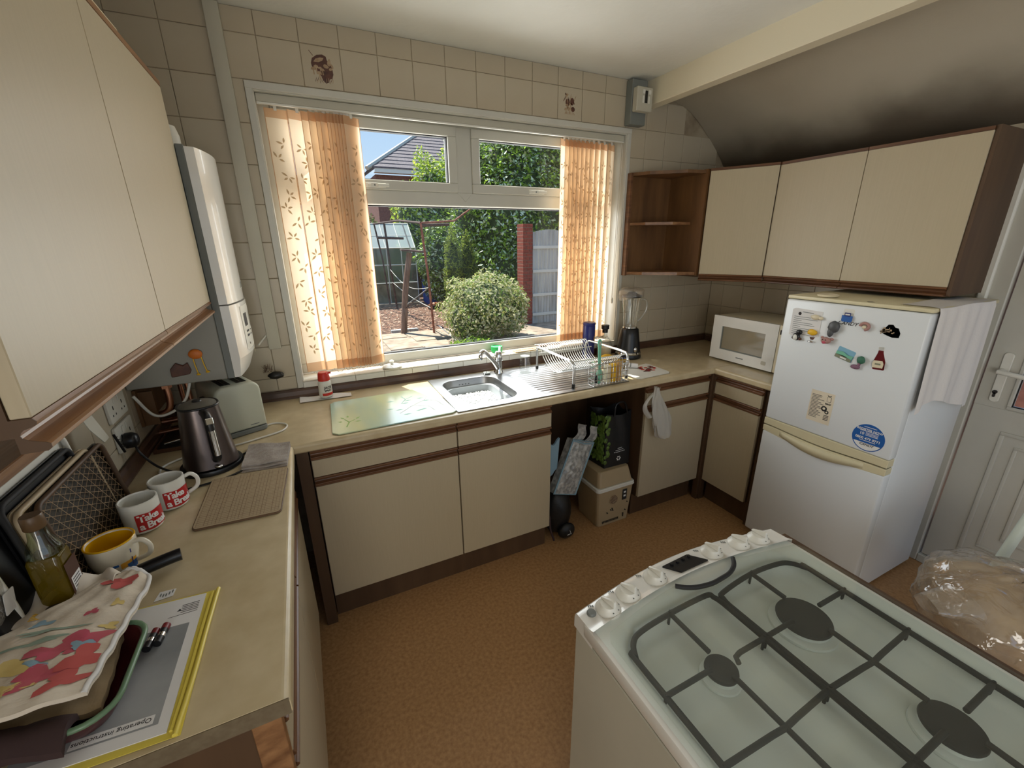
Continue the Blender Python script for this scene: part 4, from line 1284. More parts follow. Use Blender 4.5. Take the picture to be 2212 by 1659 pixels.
def m_jar(mb):
    solid(mb, -1.245, 1.318, rrect(-.021, .021, -.028, .028, .006), 0, .006)
    solid(mb, -1.245, 1.318, [(-.021, .0), (-.012, .0), (-.012, .010), (.012, .010), (.012, -.001), (.021, -.001), (.021, -.022), (.016, -.028), (-.016, -.028), (-.021, -.022)], 1, .0004, .0064)
    solid(mb, -1.245, 1.318, rrect(-.012, .012, -.004, .012, .002, 2), 2, .0004, .007)
    solid(mb, -1.245, 1.318, [(-.009, .001), (.009, .001), (.009, .007), (-.009, .007)], 0, .0004, .0075)
magnet('jar_magnet', 'blue and white jar-shaped magnet at the top centre', m_jar, ['white', 'blue', 'navy'])
def m_shellw(mb):
    mb.ball((FX - .008, -1.118, 1.292), (.008, .020, .012), 0, 14, .06, 5)
    mb.ball((FX - .007, -1.142, 1.290), (.006, .012, .008), 0, 10)
magnet('clear_magnet', 'pearly see-through magnet holding the note', m_shellw, ['cream'])
def m_ring(mb):
    mb.tube([(FX - .008, -1.318 + .016 * math.cos(R(20 * i)), 1.282 + .014 * math.sin(R(20 * i))) for i in range(14)], .006, 8)
    mb.ball((FX - .009, -1.318, 1.279), (.007, .009, .008), 1, 10)
magnet('shell_magnet', 'pink shell wreath magnet right of centre', m_ring, ['pinkbrown' if 'pinkbrown' in M else 'brownprint', 'cream'])
def m_rock(mb):
    mb.plate((FX, -1.405, 1.278), (0, -1, 0), (0, 0, 1), [(-.034, -.008), (-.022, .004), (-.010, .024), (.006, .026), (.014, .016), (.026, .014), (.036, -.006), (.034, -.024), (.012, -.026), (-.014, -.018)], -.012, 0)
    rn = random.Random(2)
    for i in range(12):
        mb.box(FX - .0135, FX - .012, -1.405 - .022 + .045 * rn.random(), -1.405 - .018 + .045 * rn.random(), 1.262 + .022 * rn.random(), 1.27 + .022 * rn.random(), 1)
magnet('cottage_magnet', 'green and grey stone cottage magnet at the right', m_rock, ['mossy' if 'mossy' in M else 'iron', 'tanprint'], bevel=0.0015)
def m_view(mb):
    c_ = math.cos(R(-14)); s_ = math.sin(R(-14))
    rt = lambda pts: [(x * c_ - y * s_, x * s_ + y * c_) for x, y in pts]
    solid(mb, -1.268, 1.149, rt(rrect(-.036, .036, -.026, .026, .004, 2)), 0, .004)
    solid(mb, -1.268, 1.149, rt([(-.034, .004), (-.01, .009), (.012, .002), (.034, .005), (.034, -.010), (-.034, -.010)]), 1, .0004, .0044)
    solid(mb, -1.268, 1.149, rt([(-.034, -.010), (0, -.006), (.034, -.012), (.034, -.024), (-.034, -.024)]), 2, .0004, .0044)
    solid(mb, -1.268, 1.149, rt([(-.012, -.020), (.014, -.020), (.014, -.014), (-.012, -.014)]), 3, .0004, .0049)
magnet('picture_magnet', 'tilted picture magnet of a blue bay', m_view, ['skyp' if 'skyp' in M else 'blue', 'mint', 'mossy' if 'mossy' in M else 'green', 'paper'])
def m_tree(mb):
    mb.ball((FX - .009, -1.336, 1.140), (.009, .016, .017), 0, 12, .1, 3)
    mb.tube([(FX - .007, -1.334, 1.128), (FX - .007, -1.330, 1.112)], .006, 8, 1)
    mb.ball((FX - .007, -1.320, 1.106), (.007, .019, .010), 1, 12, .06, 2)
magnet('tree_magnet', 'small green tree magnet on a purple base', m_tree, ['darkgreen' if 'darkgreen' in M else 'green', 'purple' if 'purple' in M else 'brownprint'])
def m_sauce(mb):
    Mx = Matrix.Translation((FX - .0045, -1.396, 1.160)) @ Matrix.Rotation(R(-4), 4, 'X')
    k = len(mb.v)
    pts = [(-.019, -.048), (.019, -.048), (.021, -.044), (.021, -.012), (.010, .024), (.009, .034), (-.009, .034), (-.010, .024), (-.021, -.012), (-.021, -.044)]
    mb.plate((0.0045, 0, 0), (0, -1, 0), (0, 0, 1), pts, -.009, 0)
    mb.plate((0.0045, 0, 0), (0, -1, 0), (0, 0, 1), [(-.010, .036), (.010, .036), (.010, .048), (-.010, .048)], -.009, 1)
    mb.plate((-.0048, 0, 0), (0, -1, 0), (0, 0, 1), [(-.018, -.038), (.018, -.038), (.020, -.020), (.015, -.008), (-.015, -.008), (-.020, -.020)], -.0004, 2)
    mb.plate((-.0054, 0, 0), (0, -1, 0), (0, 0, 1), [(-.010, -.026), (.010, -.026), (.010, -.019), (-.010, -.019)], -.0003, 3)
    mb.xf(Mx, k)
magnet('bottle_magnet', 'dark red sauce bottle magnet at the lower right', m_sauce, ['darkred' if 'darkred' in M else 'red', 'white', 'cream', 'mossy' if 'mossy' in M else 'green'])

# ================================================================== MICROWAVE
mw = thing('microwave', 'white microwave with a beige window, beside the fridge', 'microwave', (3.2, -0.64, 0.91))
mx = 3.035
part('body', MB().box(mx + 0.022, 3.40, -0.868, -0.415, 0.925, 1.187), 'cream', mw, bevel=0.004)
dm = MB()
for a, b, c, d in ((-0.832, -0.412, 0.922, 0.985), (-0.832, -0.412, 1.128, 1.190), (-0.832, -0.762, 0.985, 1.128), (-0.478, -0.412, 0.985, 1.128)):
    dm.box(mx, mx + 0.020, a, b, c, d)
part('door', dm, 'enamel', mw)
part('door_window', MB().box(mx + 0.006, mx + 0.010, -0.762, -0.478, 0.985, 1.128), 'mwglass' if 'mwglass' in M else 'tanprint', mw)
part('window_bevel', MB().box(mx + 0.001, mx + 0.0058, -0.762, -0.478, 0.985, 0.991).box(mx + 0.001, mx + 0.0058, -0.484, -0.478, 0.991, 1.128), 'grey', mw)
part('control_strip', MB().box(mx + 0.001, mx + 0.021, -0.868, -0.834, 0.922, 1.190), 'cream', mw, bevel=0.002)
part('display', MB().box(mx - 0.0006, mx + 0.001, -0.862, -0.842, 1.14, 1.165), 'text', mw)
part('maker_mark', MB().box(mx - 0.0005, mx, -0.648, -0.600, 0.9505, 0.9565), 'grey', mw)
part('badge', MB().prism(rrect(-0.792, -0.762, 0.950, 0.972, 0.006), mx - 0.0006, mx, 'x'), 'lightgrey', mw)
for y in (-0.85, -0.44):
    part('foot', MB().lathe(mx + 0.05, y, [(0.012, 0.9105), (0.012, 0.925)], 12), 'black', mw)
    part('foot', MB().lathe(3.36, y, [(0.012, 0.9105), (0.012, 0.925)], 12), 'black', mw)

# ================================================================== COOKER
ck = thing('gas_cooker', 'white gas cooker with a glass lid over four burners, in the foreground', 'cooker', (1.44, -1.99, 0))
cx0, cx1, cy0, cy1 = 1.133, 1.748, -2.32, -1.705
part('body', MB().box(cx0 + 0.012, cx1 - 0.004, cy0, cy1 - 0.035, 0.03, 0.853), 'cream', ck, bevel=0.003)
part('side_skirt', MB().box(cx0 + 0.003, cx0 + 0.0118, cy0, cy1 - 0.001, 0.03, 0.8595), 'lightgrey', ck, bevel=0.002)
part('oven_door', MB().box(cx0 + 0.02, cx1 - 0.01, cy1 - 0.0345, cy1 - 0.005, 0.12, 0.80), 'enamel', ck, bevel=0.006)
# control panel: bowed front edge, sloping up to the lid
cpn = MB()
def bow(t): return cy1 + 0.004 + 0.038 * math.sin(math.pi * t)
def cpf(u, v):
    x = cx0 + 0.002 + (cx1 - cx0 + 0.004) * u
    yf = bow(u)
    yb = -1.765 + 0.032 * math.sin(math.pi * u)
    prof = [(0.0, 0.860), (0.0, 0.884), (0.04, 0.894), (0.12, 0.8985), (0.8, 0.9005), (0.92, 0.9035), (1.0, 0.906)]
    k = v * (len(prof) - 1); i = min(int(k), len(prof) - 2); q = k - i
    d = prof[i][0] + (prof[i + 1][0] - prof[i][0]) * q
    z = prof[i][1] + (prof[i + 1][1] - prof[i][1]) * q
    return (x, yf + (yb - yf) * d, z)
cpn.grid(cpf, 25, 19)
# end cheeks and the back edge that meets the lid
for u in (0, 1):
    pts = [cpf(u, j / 18) for j in range(19)]
    pb = (pts[0][0], pts[-1][1], 0.860)
    cpn.add(pts + [pb], [list(range(20))])
part('control_panel', cpn, 'enamel', ck)
# hob dish
hb = MB()
hx0, hx1, hy0, hy1 = cx0 + 0.004, cx1 - 0.002, cy0, -1.742
def hobf(u, v):
    x = hx0 + (hx1 - hx0) * u
    y = hy0 + (hy1 - hy0) * v
    if v > 0.9: y = hy0 + (hy1 - hy0) * v + (0.028 * math.sin(math.pi * u)) * (v - 0.9) / 0.1
    e = min(u * (hx1 - hx0), (1 - u) * (hx1 - hx0), (1 - v) * (hy1 - hy0) if v > .5 else v * (hy1 - hy0))
    e2 = e
    # rounded corners of the dish
    dx = 0.085 - min(u, 1 - u) * (hx1 - hx0)
    dy = 0.105 - (1 - v) * (hy1 - hy0)
    if dx > 0 and dy > 0: e2 = 0.085 - math.hypot(dx, dy * 0.85)
    t = max(0, min(1, (e2 - 0.022) / 0.035))
    t = t * t * (3 - 2 * t)
    return (x, y, 0.898 - 0.036 * t)
hb.grid(hobf, 61, 61)
part('hob_dish', hb, 'hob', ck)
part('rim_frame', MB().box(cx0, cx0 + 0.012, cy0, cy1 - 0.03, 0.868, 0.899), 'enamel', ck, bevel=0.004, seg=2)
part('rim_frame', MB().box(cx1 - 0.006, cx1 + 0.004, cy0, cy1 - 0.05, 0.868, 0.899), 'enamel', ck, bevel=0.004, seg=2)
# knobs
kx = [(1.200, -1.728), (1.263, -1.716), (1.350, -1.706), (1.535, -1.704), (1.622, -1.712), (1.684, -1.722)]
for i, (x, y) in enumerate(kx):
    zb = 0.8995
    k0 = MB().lathe(x, y, [(0.0265, zb - 0.004), (0.027, zb + 0.003), (0.0255, zb + 0.006), (0.0205, zb + 0.010), (0.0185, zb + 0.014), (0.017, zb + 0.016), (0.0, zb + 0.0165)], 28)
    ko = part('knob', k0, 'white', ck)
    g_ = MB().prism([(-0.018, 0.0), (0.020, 0.0), (0.019, 0.004), (0.006, 0.009), (-0.010, 0.015), (-0.017, 0.015)], -0.0038, 0.0038, 'x')
    g_.xf(Matrix.Translation((x, y, zb + 0.016)) @ Matrix.Rotation(R(8 * math.sin(i * 2.0) + 10), 4, 'Z'))
    part('knob_grip', g_, 'white', ko, bevel=0.0018, seg=2)
    tk = MB()
    for a in (0, 40, -40, 150):
        r_ = 0.0225
        ax = x + r_ * math.cos(R(a - 60)); ay = y + r_ * math.sin(R(a - 60))
        tk.box(ax - 0.0012, ax + 0.0012, ay - 0.0012, ay + 0.0012, zb + 0.0102, zb + 0.0108)
    part('dial_print', tk, 'grey', ko, kind='stuff')
    pr = MB()
    for q in range(3): pr.box(x - 0.034 + q * 0.004, x - 0.0315 + q * 0.004, y + 0.022 - q * 0.002, y + 0.027 - q * 0.002, 0.8997, 0.9003)
    part('panel_print', pr, 'grey', ck)
part('fascia', MB().box(cx0 + 0.012, cx1 - 0.004, cy1 - 0.034, cy1 - 0.001, 0.802, 0.862), 'enamel', ck, bevel=0.003)
part('ignition_button', MB().lathe(1.162, -1.722, [(0.010, 0.896), (0.010, 0.902), (0.008, 0.905), (0, 0.9055)], 20), 'grey', ck, 'grey round ignition button')
_dp = MB().add([(1.388, -1.688, 0.8965), (1.470, -1.683, 0.8965), (1.503, -1.722, 0.8995), (1.414, -1.724, 0.8995)], [(0, 1, 2, 3)])
dpo = part('display', MB().add([(1.390, -1.688, 0.9035), (1.472, -1.684, 0.9035), (1.503, -1.721, 0.9045), (1.416, -1.722, 0.9045), (1.390, -1.688, 0.896), (1.472, -1.684, 0.896), (1.503, -1.721, 0.896), (1.416, -1.722, 0.896)], [(0, 1, 2, 3), (0, 1, 5, 4), (1, 2, 6, 5), (2, 3, 7, 6), (3, 0, 4, 7)]), 'black', ck, 'black timer display')
for i in range(4): part('timer_button', MB().lathe(1.412 + i * 0.019, -1.695 + i * 0.0008, [(0.004, 0.9042), (0.004, 0.908), (0, 0.9085)], 10), 'black', dpo)
# burners
def burner(x, y, r, label=None):
    z = 0.8625
    b_ = part('burner_skirt', MB().lathe(x, y, [(r * 1.22, z), (r * 1.2, z + 0.005), (r * 0.95, z + 0.008), (r * 0.9, z + 0.016)], 32), 'hob', ck)
    part('burner_cap', MB().lathe(x, y, [(r * 0.98, z + 0.0165), (r, z + 0.019), (r * 0.97, z + 0.0235), (r * 0.6, z + 0.0255), (0, z + 0.0255)], 36), 'iron', b_)
burner(1.312, -1.918, 0.030)
burner(1.562, -1.915, 0.052)
burner(1.312, -2.150, 0.043)
burner(1.562, -2.150, 0.043)
# pan supports
def support(x0, x1, bx, burn):
    zt = 0.893
    r_ = 0.0038
    o_ = MB()
    n = 0.055
    side_l, side_r = x0, x1
    path = [(side_l, -2.29), (side_l, -1.86)]
    path += [(side_l + 0.004, -1.835), (side_l + 0.02, -1.81), (side_l + 0.05, -1.797)] if burn == 'L' else [(side_l, -1.83), (side_l + 0.004, -1.812), (side_l + 0.016, -1.800)]
    path += [(bx, -1.790)]
    path += [(side_r - 0.016, -1.789), (side_r - 0.004, -1.800), (side_r, -1.82)] if burn == 'L' else [(side_r - 0.05, -1.797), (side_r - 0.02, -1.81), (side_r - 0.004, -1.835)]
    path += [(side_r, -1.86), (side_r, -2.29)]
    o_.tube([(p[0], p[1], zt) for p in bez([(a, b, 0) for a, b in path], 4)], 0.0056, 8)
    o_.tube([(side_l, -2.29, zt), (side_r, -2.29, zt)], 0.0056, 8)
    so = part('pan_support', o_, 'iron', ck)
    rods = []
    b1 = 0.026 if burn == 'L' else 0.045
    rods.append([(bx, -1.790), (bx, -1.915 + b1)])
    rods.append([(bx, -1.915 - b1), (bx, -2.115)])
    rods.append([(bx, -2.185), (bx, -2.29)])
    for yy in (-1.915, -2.150):
        bb_ = b1 if yy > -2 else 0.036
        rods.append([(side_l, yy), (bx - bb_, yy)])
        rods.append([(bx + bb_, yy), (side_r, yy)] if burn == 'R' else [(bx + bb_ + 0.004, yy - 0.014), (bx + bb_ + 0.010, yy - 0.003), (bx + bb_ + 0.024, yy), (side_r, yy)])
    rods.append([(side_l, -2.03), (bx - 0.03, -2.03 - 0.004), (bx, -2.036), (bx + 0.03, -2.034), (side_r, -2.03)])
    for rd in rods:
        part('pan_rod', MB().tube([(p[0], p[1], zt + 0.001) for p in rd], 0.005, 8), 'iron', so)
    for p in ((side_l, -1.915), (side_r, -1.915), (side_l, -2.03), (side_r, -2.03), (bx, -1.79), (side_l, -2.15), (side_r, -2.15)):
        part('foot', MB().tube([(p[0], p[1], zt + 0.008), (p[0], p[1], 0.8645)], 0.003, 6), 'iron', so)
support(1.178, 1.434, 1.312, 'L')
support(1.442, 1.702, 1.566, 'R')
# glass lid lying shut over the hob
lid = thing('cooker_lid', 'clear glass lid closed over the cooker hob', 'lid', (1.45, -2.05, 0.905))
gl_ = MB()
pts = [(cx0 + 0.014, cy0 + 0.01), (cx1 - 0.004, cy0 + 0.01), (cx1 - 0.002, -1.80), (cx1 - 0.014, -1.781)]
n = 16
arc = []
for i in range(n + 1):
    t = 1 - i / n
    arc.append((cx0 + 0.03 + (cx1 - cx0 - 0.05) * t, -1.782 + 0.036 * math.sin(math.pi * t)))
notch = []
for p in arc:
    if 1.365 < p[0] < 1.555: continue
    notch.append(p)
ins = [i for i, p in enumerate(notch) if p[0] < 1.37][0]
sc = [(1.556, -1.7465), (1.545, -1.758), (1.53, -1.768), (1.505, -1.777), (1.475, -1.780), (1.445, -1.781), (1.41, -1.775), (1.385, -1.765), (1.366, -1.7505)]
notch = notch[:ins] + sc + notch[ins:]
pts += notch + [(cx0 + 0.017, -1.80)]
gl_.prism(pts, 0.9058, 0.9102, 'z')
part('lid_glass', gl_, 'lidglass', lid)
hn = MB().tube([(x, y, 0.9085) for x, y in bez([(a, b, 0) for a, b in sc], 3) for x, y in [(x, y)]] if False else [(p.x, p.y, 0.9085) for p in bez([(a, b, 0) for a, b in sc], 3)], 0.0052, 8)
part('finger_notch_trim', hn, 'rubber', lid, 'black trim of the finger notch')
single('side_board', MB().box(cx1 + 0.007, cx1 + 0.024, cy0 + 0.02, -1.735, 0.0, 0.897), 'brown', 'thin brown board standing against the right side of the cooker', 'board', bevel=0.001)
# ================================================================== SINK
sk = thing('sink', 'stainless steel sink with a left bowl and ribbed drainer under the window', 'sink', (1.76, -0.3, 0.911))
SX0, SX1, SY0, SY1 = 1.272, 2.236, -0.565, -0.055
ZS = 0.9105
bxc, byc = (BX0 + BX1) / 2, (BY0 + BY1) / 2
def ring(x0, x1, y0, y1, r, n=8): return rrect(x0, x1, y0, y1, r, n)
dk = MB()
inner = ring(BX0 + 0.004, BX1 - 0.004, BY0 + 0.004, BY1 - 0.004, 0.075, 8)
inner2 = ring(BX0 - 0.006, BX1 + 0.006, BY0 - 0.006, BY1 + 0.006, 0.08, 8)
outer = []
DXm = 1.665
for p in inner2:          # project to the deck square round the bowl
    c = Vector(((p[0] - bxc), (p[1] - byc)))
    tx = ((DXm if c.x > 0 else SX0) - bxc) / c.x if abs(c.x) > 1e-6 else 1e9
    ty = ((SY1 if c.y > 0 else SY0) - byc) / c.y if abs(c.y) > 1e-6 else 1e9
    t = min(abs(tx), abs(ty))
    outer.append((bxc + c.x * t, byc + c.y * t))
n = len(inner)
z = ZS
vs = [(p[0], p[1], z + 0.0035) for p in outer] + [(p[0], p[1], z + 0.0035) for p in inner2] + [(p[0], p[1], z + 0.001) for p in inner]
fs = []
for i in range(n):
    j = (i + 1) % n
    fs += [(i, j, n + j, n + i), (n + i, n + j, 2 * n + j, 2 * n + i)]
dk.add(vs, fs, 0, True)
for (x_, y_) in ((SX0, SY0), (SX0, SY1), (DXm, SY1), (DXm, SY0)):   # fill the deck corners
    pass
# corner fans
cor = {0: (DXm, SY1), 1: (SX0, SY1), 2: (SX0, SY0), 3: (DXm, SY0)}
for i in range(n):
    j = (i + 1) % n
    a, b = outer[i], outer[j]
    if abs(a[0] - b[0]) > 1e-5 and abs(a[1] - b[1]) > 1e-5:
        cx_ = a[0] if abs(a[0] - SX0) < 1e-5 or abs(a[0] - DXm) < 1e-5 else b[0]
        cy_ = a[1] if abs(a[1] - SY0) < 1e-5 or abs(a[1] - SY1) < 1e-5 else b[1]
        dk.add([(a[0], a[1], z + 0.0035), (b[0], b[1], z + 0.0035), (cx_, cy_, z + 0.0035)], [(0, 1, 2)])
part('deck', dk, 'steel', sk)
rimb = MB()
for a, b, c, d in ((SX0 - 0.006, SX1 + 0.006, SY0 - 0.006, SY0), (SX0 - 0.006, SX1 + 0.006, SY1, SY1 + 0.006), (SX0 - 0.006, SX0, SY0, SY1), (SX1, SX1 + 0.006, SY0, SY1)):
    rimb.prism([(a, c), (b, c), (b, d), (a, d)], z, z + 0.0042, 'z')
part('rim', rimb, 'steel', sk, bevel=0.0015)
# drainer: one sheet with raised ribs inside a rounded well
dr = MB()
def drf(u, v):
    x = DXm + (SX1 - DXm) * u
    y = SY0 + (SY1 - SY0) * v
    e = min(x - 1.70, 2.222 - x, y + 0.545, -0.085 - y)
    dx = 0.09 - min(x - 1.70, 2.222 - x); dy = 0.09 - min(y + 0.545, -0.085 - y)
    if dx > 0 and dy > 0: e = 0.09 - math.hypot(dx, dy)
    t = max(0, min(1, e / 0.012))
    rib = 0.5 + 0.5 * math.cos((y + 0.3) / 0.031 * 2 * math.pi)
    tr = max(0, min(1, (e - 0.02) / 0.01))
    return (x, y, z + 0.0035 - 0.0045 * t * 0.7 + 0.0045 * rib ** 3 * tr)
dr.grid(drf, 50, 130)
part('drainer', dr, 'steel', sk)
bw = MB()
levels = [(0.0, 0.001, 0.075), (0.004, -0.010, 0.072), (0.012, -0.07, 0.07), (0.022, -0.125, 0.065), (0.040, -0.146, 0.055), (0.07, -0.150, 0.04)]
for k_, (ins_, dz, r_) in enumerate(levels):
    bw.v += [Vector((p[0], p[1], z + dz)) for p in ring(BX0 + 0.004 + ins_, BX1 - 0.004 - ins_, BY0 + 0.004 + ins_, BY1 - 0.004 - ins_, r_, 8)]
for k_ in range(len(levels) - 1):
    for i in range(n):
        j = (i + 1) % n
        bw.f.append([k_ * n + i, k_ * n + j, (k_ + 1) * n + j, (k_ + 1) * n + i]); bw.m.append(0); bw.sm.append(True)
bw.f.append([(len(levels) - 1) * n + i for i in range(n)]); bw.m.append(0); bw.sm.append(True)
part('bowl', bw, 'steel', sk)
ov = MB()
for i in range(4): ov.box(bxc - 0.045 + i * 0.018, bxc - 0.037 + i * 0.018, BY1 - 0.0105, BY1 - 0.0098, z - 0.045, z - 0.025)
part('overflow_slots', ov, 'dark', sk)
# washing-up bowl with water, suds and a green sponge cloth
ub = thing('washing_up_bowl', 'grey washing-up bowl of soapy water standing in the sink', 'bowl', (bxc, byc, 0.765))
ubm = MB()
lv_ = [(0.052, 0.769, 0.05), (0.030, 0.80, 0.06), (0.018, 0.868, 0.065), (0.010, 0.872, 0.068), (0.010, 0.875, 0.068), (0.024, 0.872, 0.06), (0.036, 0.80, 0.055), (0.058, 0.773, 0.045)]
for ins_, zz, r_ in lv_:
    ubm.v += [Vector((p[0], p[1], zz)) for p in ring(BX0 + 0.004 + ins_, BX1 - 0.004 - ins_, BY0 + 0.004 + ins_, BY1 - 0.004 - ins_, r_, 8)]
for k_ in range(len(lv_) - 1):
    for i in range(n):
        j = (i + 1) % n
        ubm.f.append([k_ * n + i, k_ * n + j, (k_ + 1) * n + j, (k_ + 1) * n + i]); ubm.m.append(0); ubm.sm.append(True)
for k_ in (0, len(lv_) - 1):
    ubm.f.append([k_ * n + i for i in range(n)]); ubm.m.append(0); ubm.sm.append(True)
part('basin', ubm, 'bowlgrey', ub)
sd_ = MB()
wr_ = ring(BX0 + 0.034, BX1 - 0.034, BY0 + 0.034, BY1 - 0.034, 0.058, 8)
sd_.prism(wr_, 0.833, 0.836, 'z')
part('water', sd_, 'waterp' if 'waterp' in M else 'glass', ub)
fo = MB()
rn = random.Random(12)
for i in range(700):
    x = bxc + 0.115 * (rn.random() * 2 - 1); y = byc + 0.150 * (rn.random() * 2 - 1)
    if x > bxc + 0.06 and y < byc - 0.06: continue
    fo.ball((x, y, 0.8365), 0.003 + 0.005 * rn.random(), 0, 6)
part('suds', fo, 'suds' if 'suds' in M else 'paper', ub, kind='stuff')
gs = MB().plate((bxc - 0.045, byc - 0.13, 0.842), (1, 0.15, 0), (-0.15, 1, 0), [(0, 0), (.05, -.008), (.10, .006), (.085, .022), (.03, .03), (-.01, .018)], 0.012)
single('sponge_cloth', gs, 'mint', 'pale green cloth floating in the washing-up bowl', 'cloth', bevel=0.003, seg=2)
# mixer tap
tp = thing('mixer_tap', 'chrome mixer tap with a single lever behind the sink bowl', 'tap', (1.675, -0.10, 0.914))
part('base', MB().lathe(1.675, -0.10, [(0.028, 0.9145), (0.028, 0.922), (0.023, 0.930), (0.0225, 0.985), (0.024, 0.99)], 28), 'chrome', tp)
part('spout', MB().tube(bez([(1.672, -0.108, 0.940), (1.64, -0.13, 0.985), (1.575, -0.175, 1.055), (1.545, -0.197, 1.078), (1.525, -0.21, 1.072)], 7), 0.0125, 14, rs=None), 'chrome', tp)
part('spout_tip', MB().lathe(1.522, -0.213, [(0.010, 1.040), (0.0115, 1.045), (0.0115, 1.068), (0.008, 1.072)], 16), 'chrome', tp)
tl = MB().lathe(1.675, -0.10, [(0.022, 0.9905), (0.0235, 1.0), (0.022, 1.03), (0.014, 1.043), (0.0, 1.045)], 26)
tl.tube(bez([(1.68, -0.10, 1.032), (1.695, -0.075, 1.045), (1.705, -0.055, 1.055)], 5), 0.007, 10)
part('lever_cap', tl, 'chrome', tp)
pc = thing('plug_chain', 'grey plug and bead chain hanging by the tap', 'plug', (1.60, -0.085, 0.914))
part('plug', MB().lathe(1.606, -0.088, [(0.018, 0.9145), (0.021, 0.92), (0.021, 0.925), (0.0, 0.927)], 18), 'grey', pc)
part('chain', MB().tube(bez([(1.606, -0.09, 0.929), (1.59, -0.10, 0.924), (1.580, -0.115, 0.908), (1.578, -0.118, 0.88)], 6), 0.0018, 6), 'chrome', pc)
# dish rack
rk = thing('dish_rack', 'chrome wire dish rack with aluminium end rails on the drainer', 'rack', (2.08, -0.32, 0.914))
def endrail(x, xt):
    return MB().tube(bez([(x, -0.518, 0.9175), (x, -0.520, 1.02), (x + (xt - x) * .6, -0.505, 1.047), (xt, -0.47, 1.054), (xt, -0.30, 1.054), (xt, -0.17, 1.052), (x + (xt - x) * .6, -0.140, 1.045), (x, -0.128, 1.02), (x, -0.128, 0.9175)], 5), 0.0068, 10)
part('end_rail', endrail(1.915, 1.905), 'alu' if 'alu' in M else 'chrome', rk)
part('end_rail', endrail(2.262, 2.272), 'alu' if 'alu' in M else 'chrome', rk)
for x, y in ((1.915, -0.518), (1.915, -0.128), (2.262, -0.518), (2.262, -0.128)):
    part('rubber_foot', MB().lathe(x, y, [(0.0085, 0.9148), (0.0085, 0.932)], 12), 'rubber', rk)
rw = 0.0026
for i in range(22):
    x = 1.925 + i * 0.0157
    pts = bez([(x, -0.115, 1.058), (x, -0.150, 1.05), (x, -0.20, 0.985), (x, -0.30, 0.945), (x, -0.40, 0.965), (x, -0.47, 1.03), (x, -0.50, 1.045)], 4)
    part('wire', MB().tube(pts, rw, 5), 'wirewhite', rk)
lw_ = MB()
for y, zz in ((-0.115, 1.058), (-0.172, 1.02), (-0.235, 0.962), (-0.33, 0.944), (-0.42, 0.980), (-0.50, 1.046)):
    part('cross_wire', MB().tube([(1.905, y, zz), (2.272, y, zz)], 0.003, 6), 'wirewhite', rk)
# cutlery basket hooked on the front
cb = thing('cutlery_basket', 'chrome wire cutlery basket at the front of the dish rack', 'basket', (2.11, -0.545, 0.914))
x0, x1, y0, y1, z0, z1 = 2.005, 2.225, -0.574, -0.523, 0.920, 1.036
for zz in (z0, 0.95, 0.98, 1.01, z1):
    part('cross_wire', MB().tube([(x0, y0, zz), (x1, y0, zz), (x1, y1, zz), (x0, y1, zz)], 0.0019 if zz < z1 else 0.003, 5, closed=True), 'chrome', cb)
for i in range(12):
    x = x0 + (x1 - x0) * i / 11
    part('wire', MB().tube([(x, y0, z1), (x, y0, z0), (x, y1, z0), (x, y1, z1)], 0.0016, 5), 'chrome', cb)
# brush and sponges in the basket
db_ = thing('dish_brush', 'mint green washing-up brush standing upright in the cutlery basket', 'brush', (2.055, -0.545, 0.925))
hm = MB().plate((2.040, -0.553, 1.01), (1, 0, 0), (0, 0.06, 1), [(0.004, 0), (0.020, 0), (0.020, 0.10), (0.024, 0.135), (0.018, 0.150), (0.006, 0.150), (0.0, 0.135), (0.003, 0.10)], -0.008)
part('handle', hm, 'mint', db_, bevel=0.003, seg=2)
part('hang_hole', MB().plate((2.0475, -0.5528 + 0.06 * 0.122, 1.01 + 0.118), (1, 0, 0), (0, 0.06, 1), [(0, 0), (0.009, 0), (0.009, 0.018), (0, 0.018)], 0.0006), 'lightgrey', db_)
part('head', MB().ball((2.053, -0.550, 0.965), (0.018, 0.014, 0.045), 0, 16), 'mint', db_)
bb = MB().ball((2.034, -0.550, 0.948), (0.012, 0.013, 0.022), 0, 14)
part('bristles', bb, 'black', db_)
for i, (m0, lab, xx) in enumerate((('cream', 'pale sponge in the basket next to the green brush', 2.092), ('yellow', 'yellow sponge standing in the basket, right of the pale one', 2.125), ('sand' if 'sand' in M else 'yellow', 'sandy sponge at the right end of the basket', 2.160))):
    single('sponge', MB().box(xx, xx + 0.026, -0.567, -0.530, 0.924, 1.018 + 0.006 * i), m0, lab, 'sponge', 'sponges in the cutlery basket', bevel=0.004, seg=2)
# tumbler upside down
tg = MB().lathe(1.815, -0.165, [(0.034, 0.9155), (0.029, 1.010), (0.027, 1.015), (0.0, 1.0152)], 28)
single('tumbler', tg, 'glass', 'clear glass tumbler upside down on the drainer', 'glass')

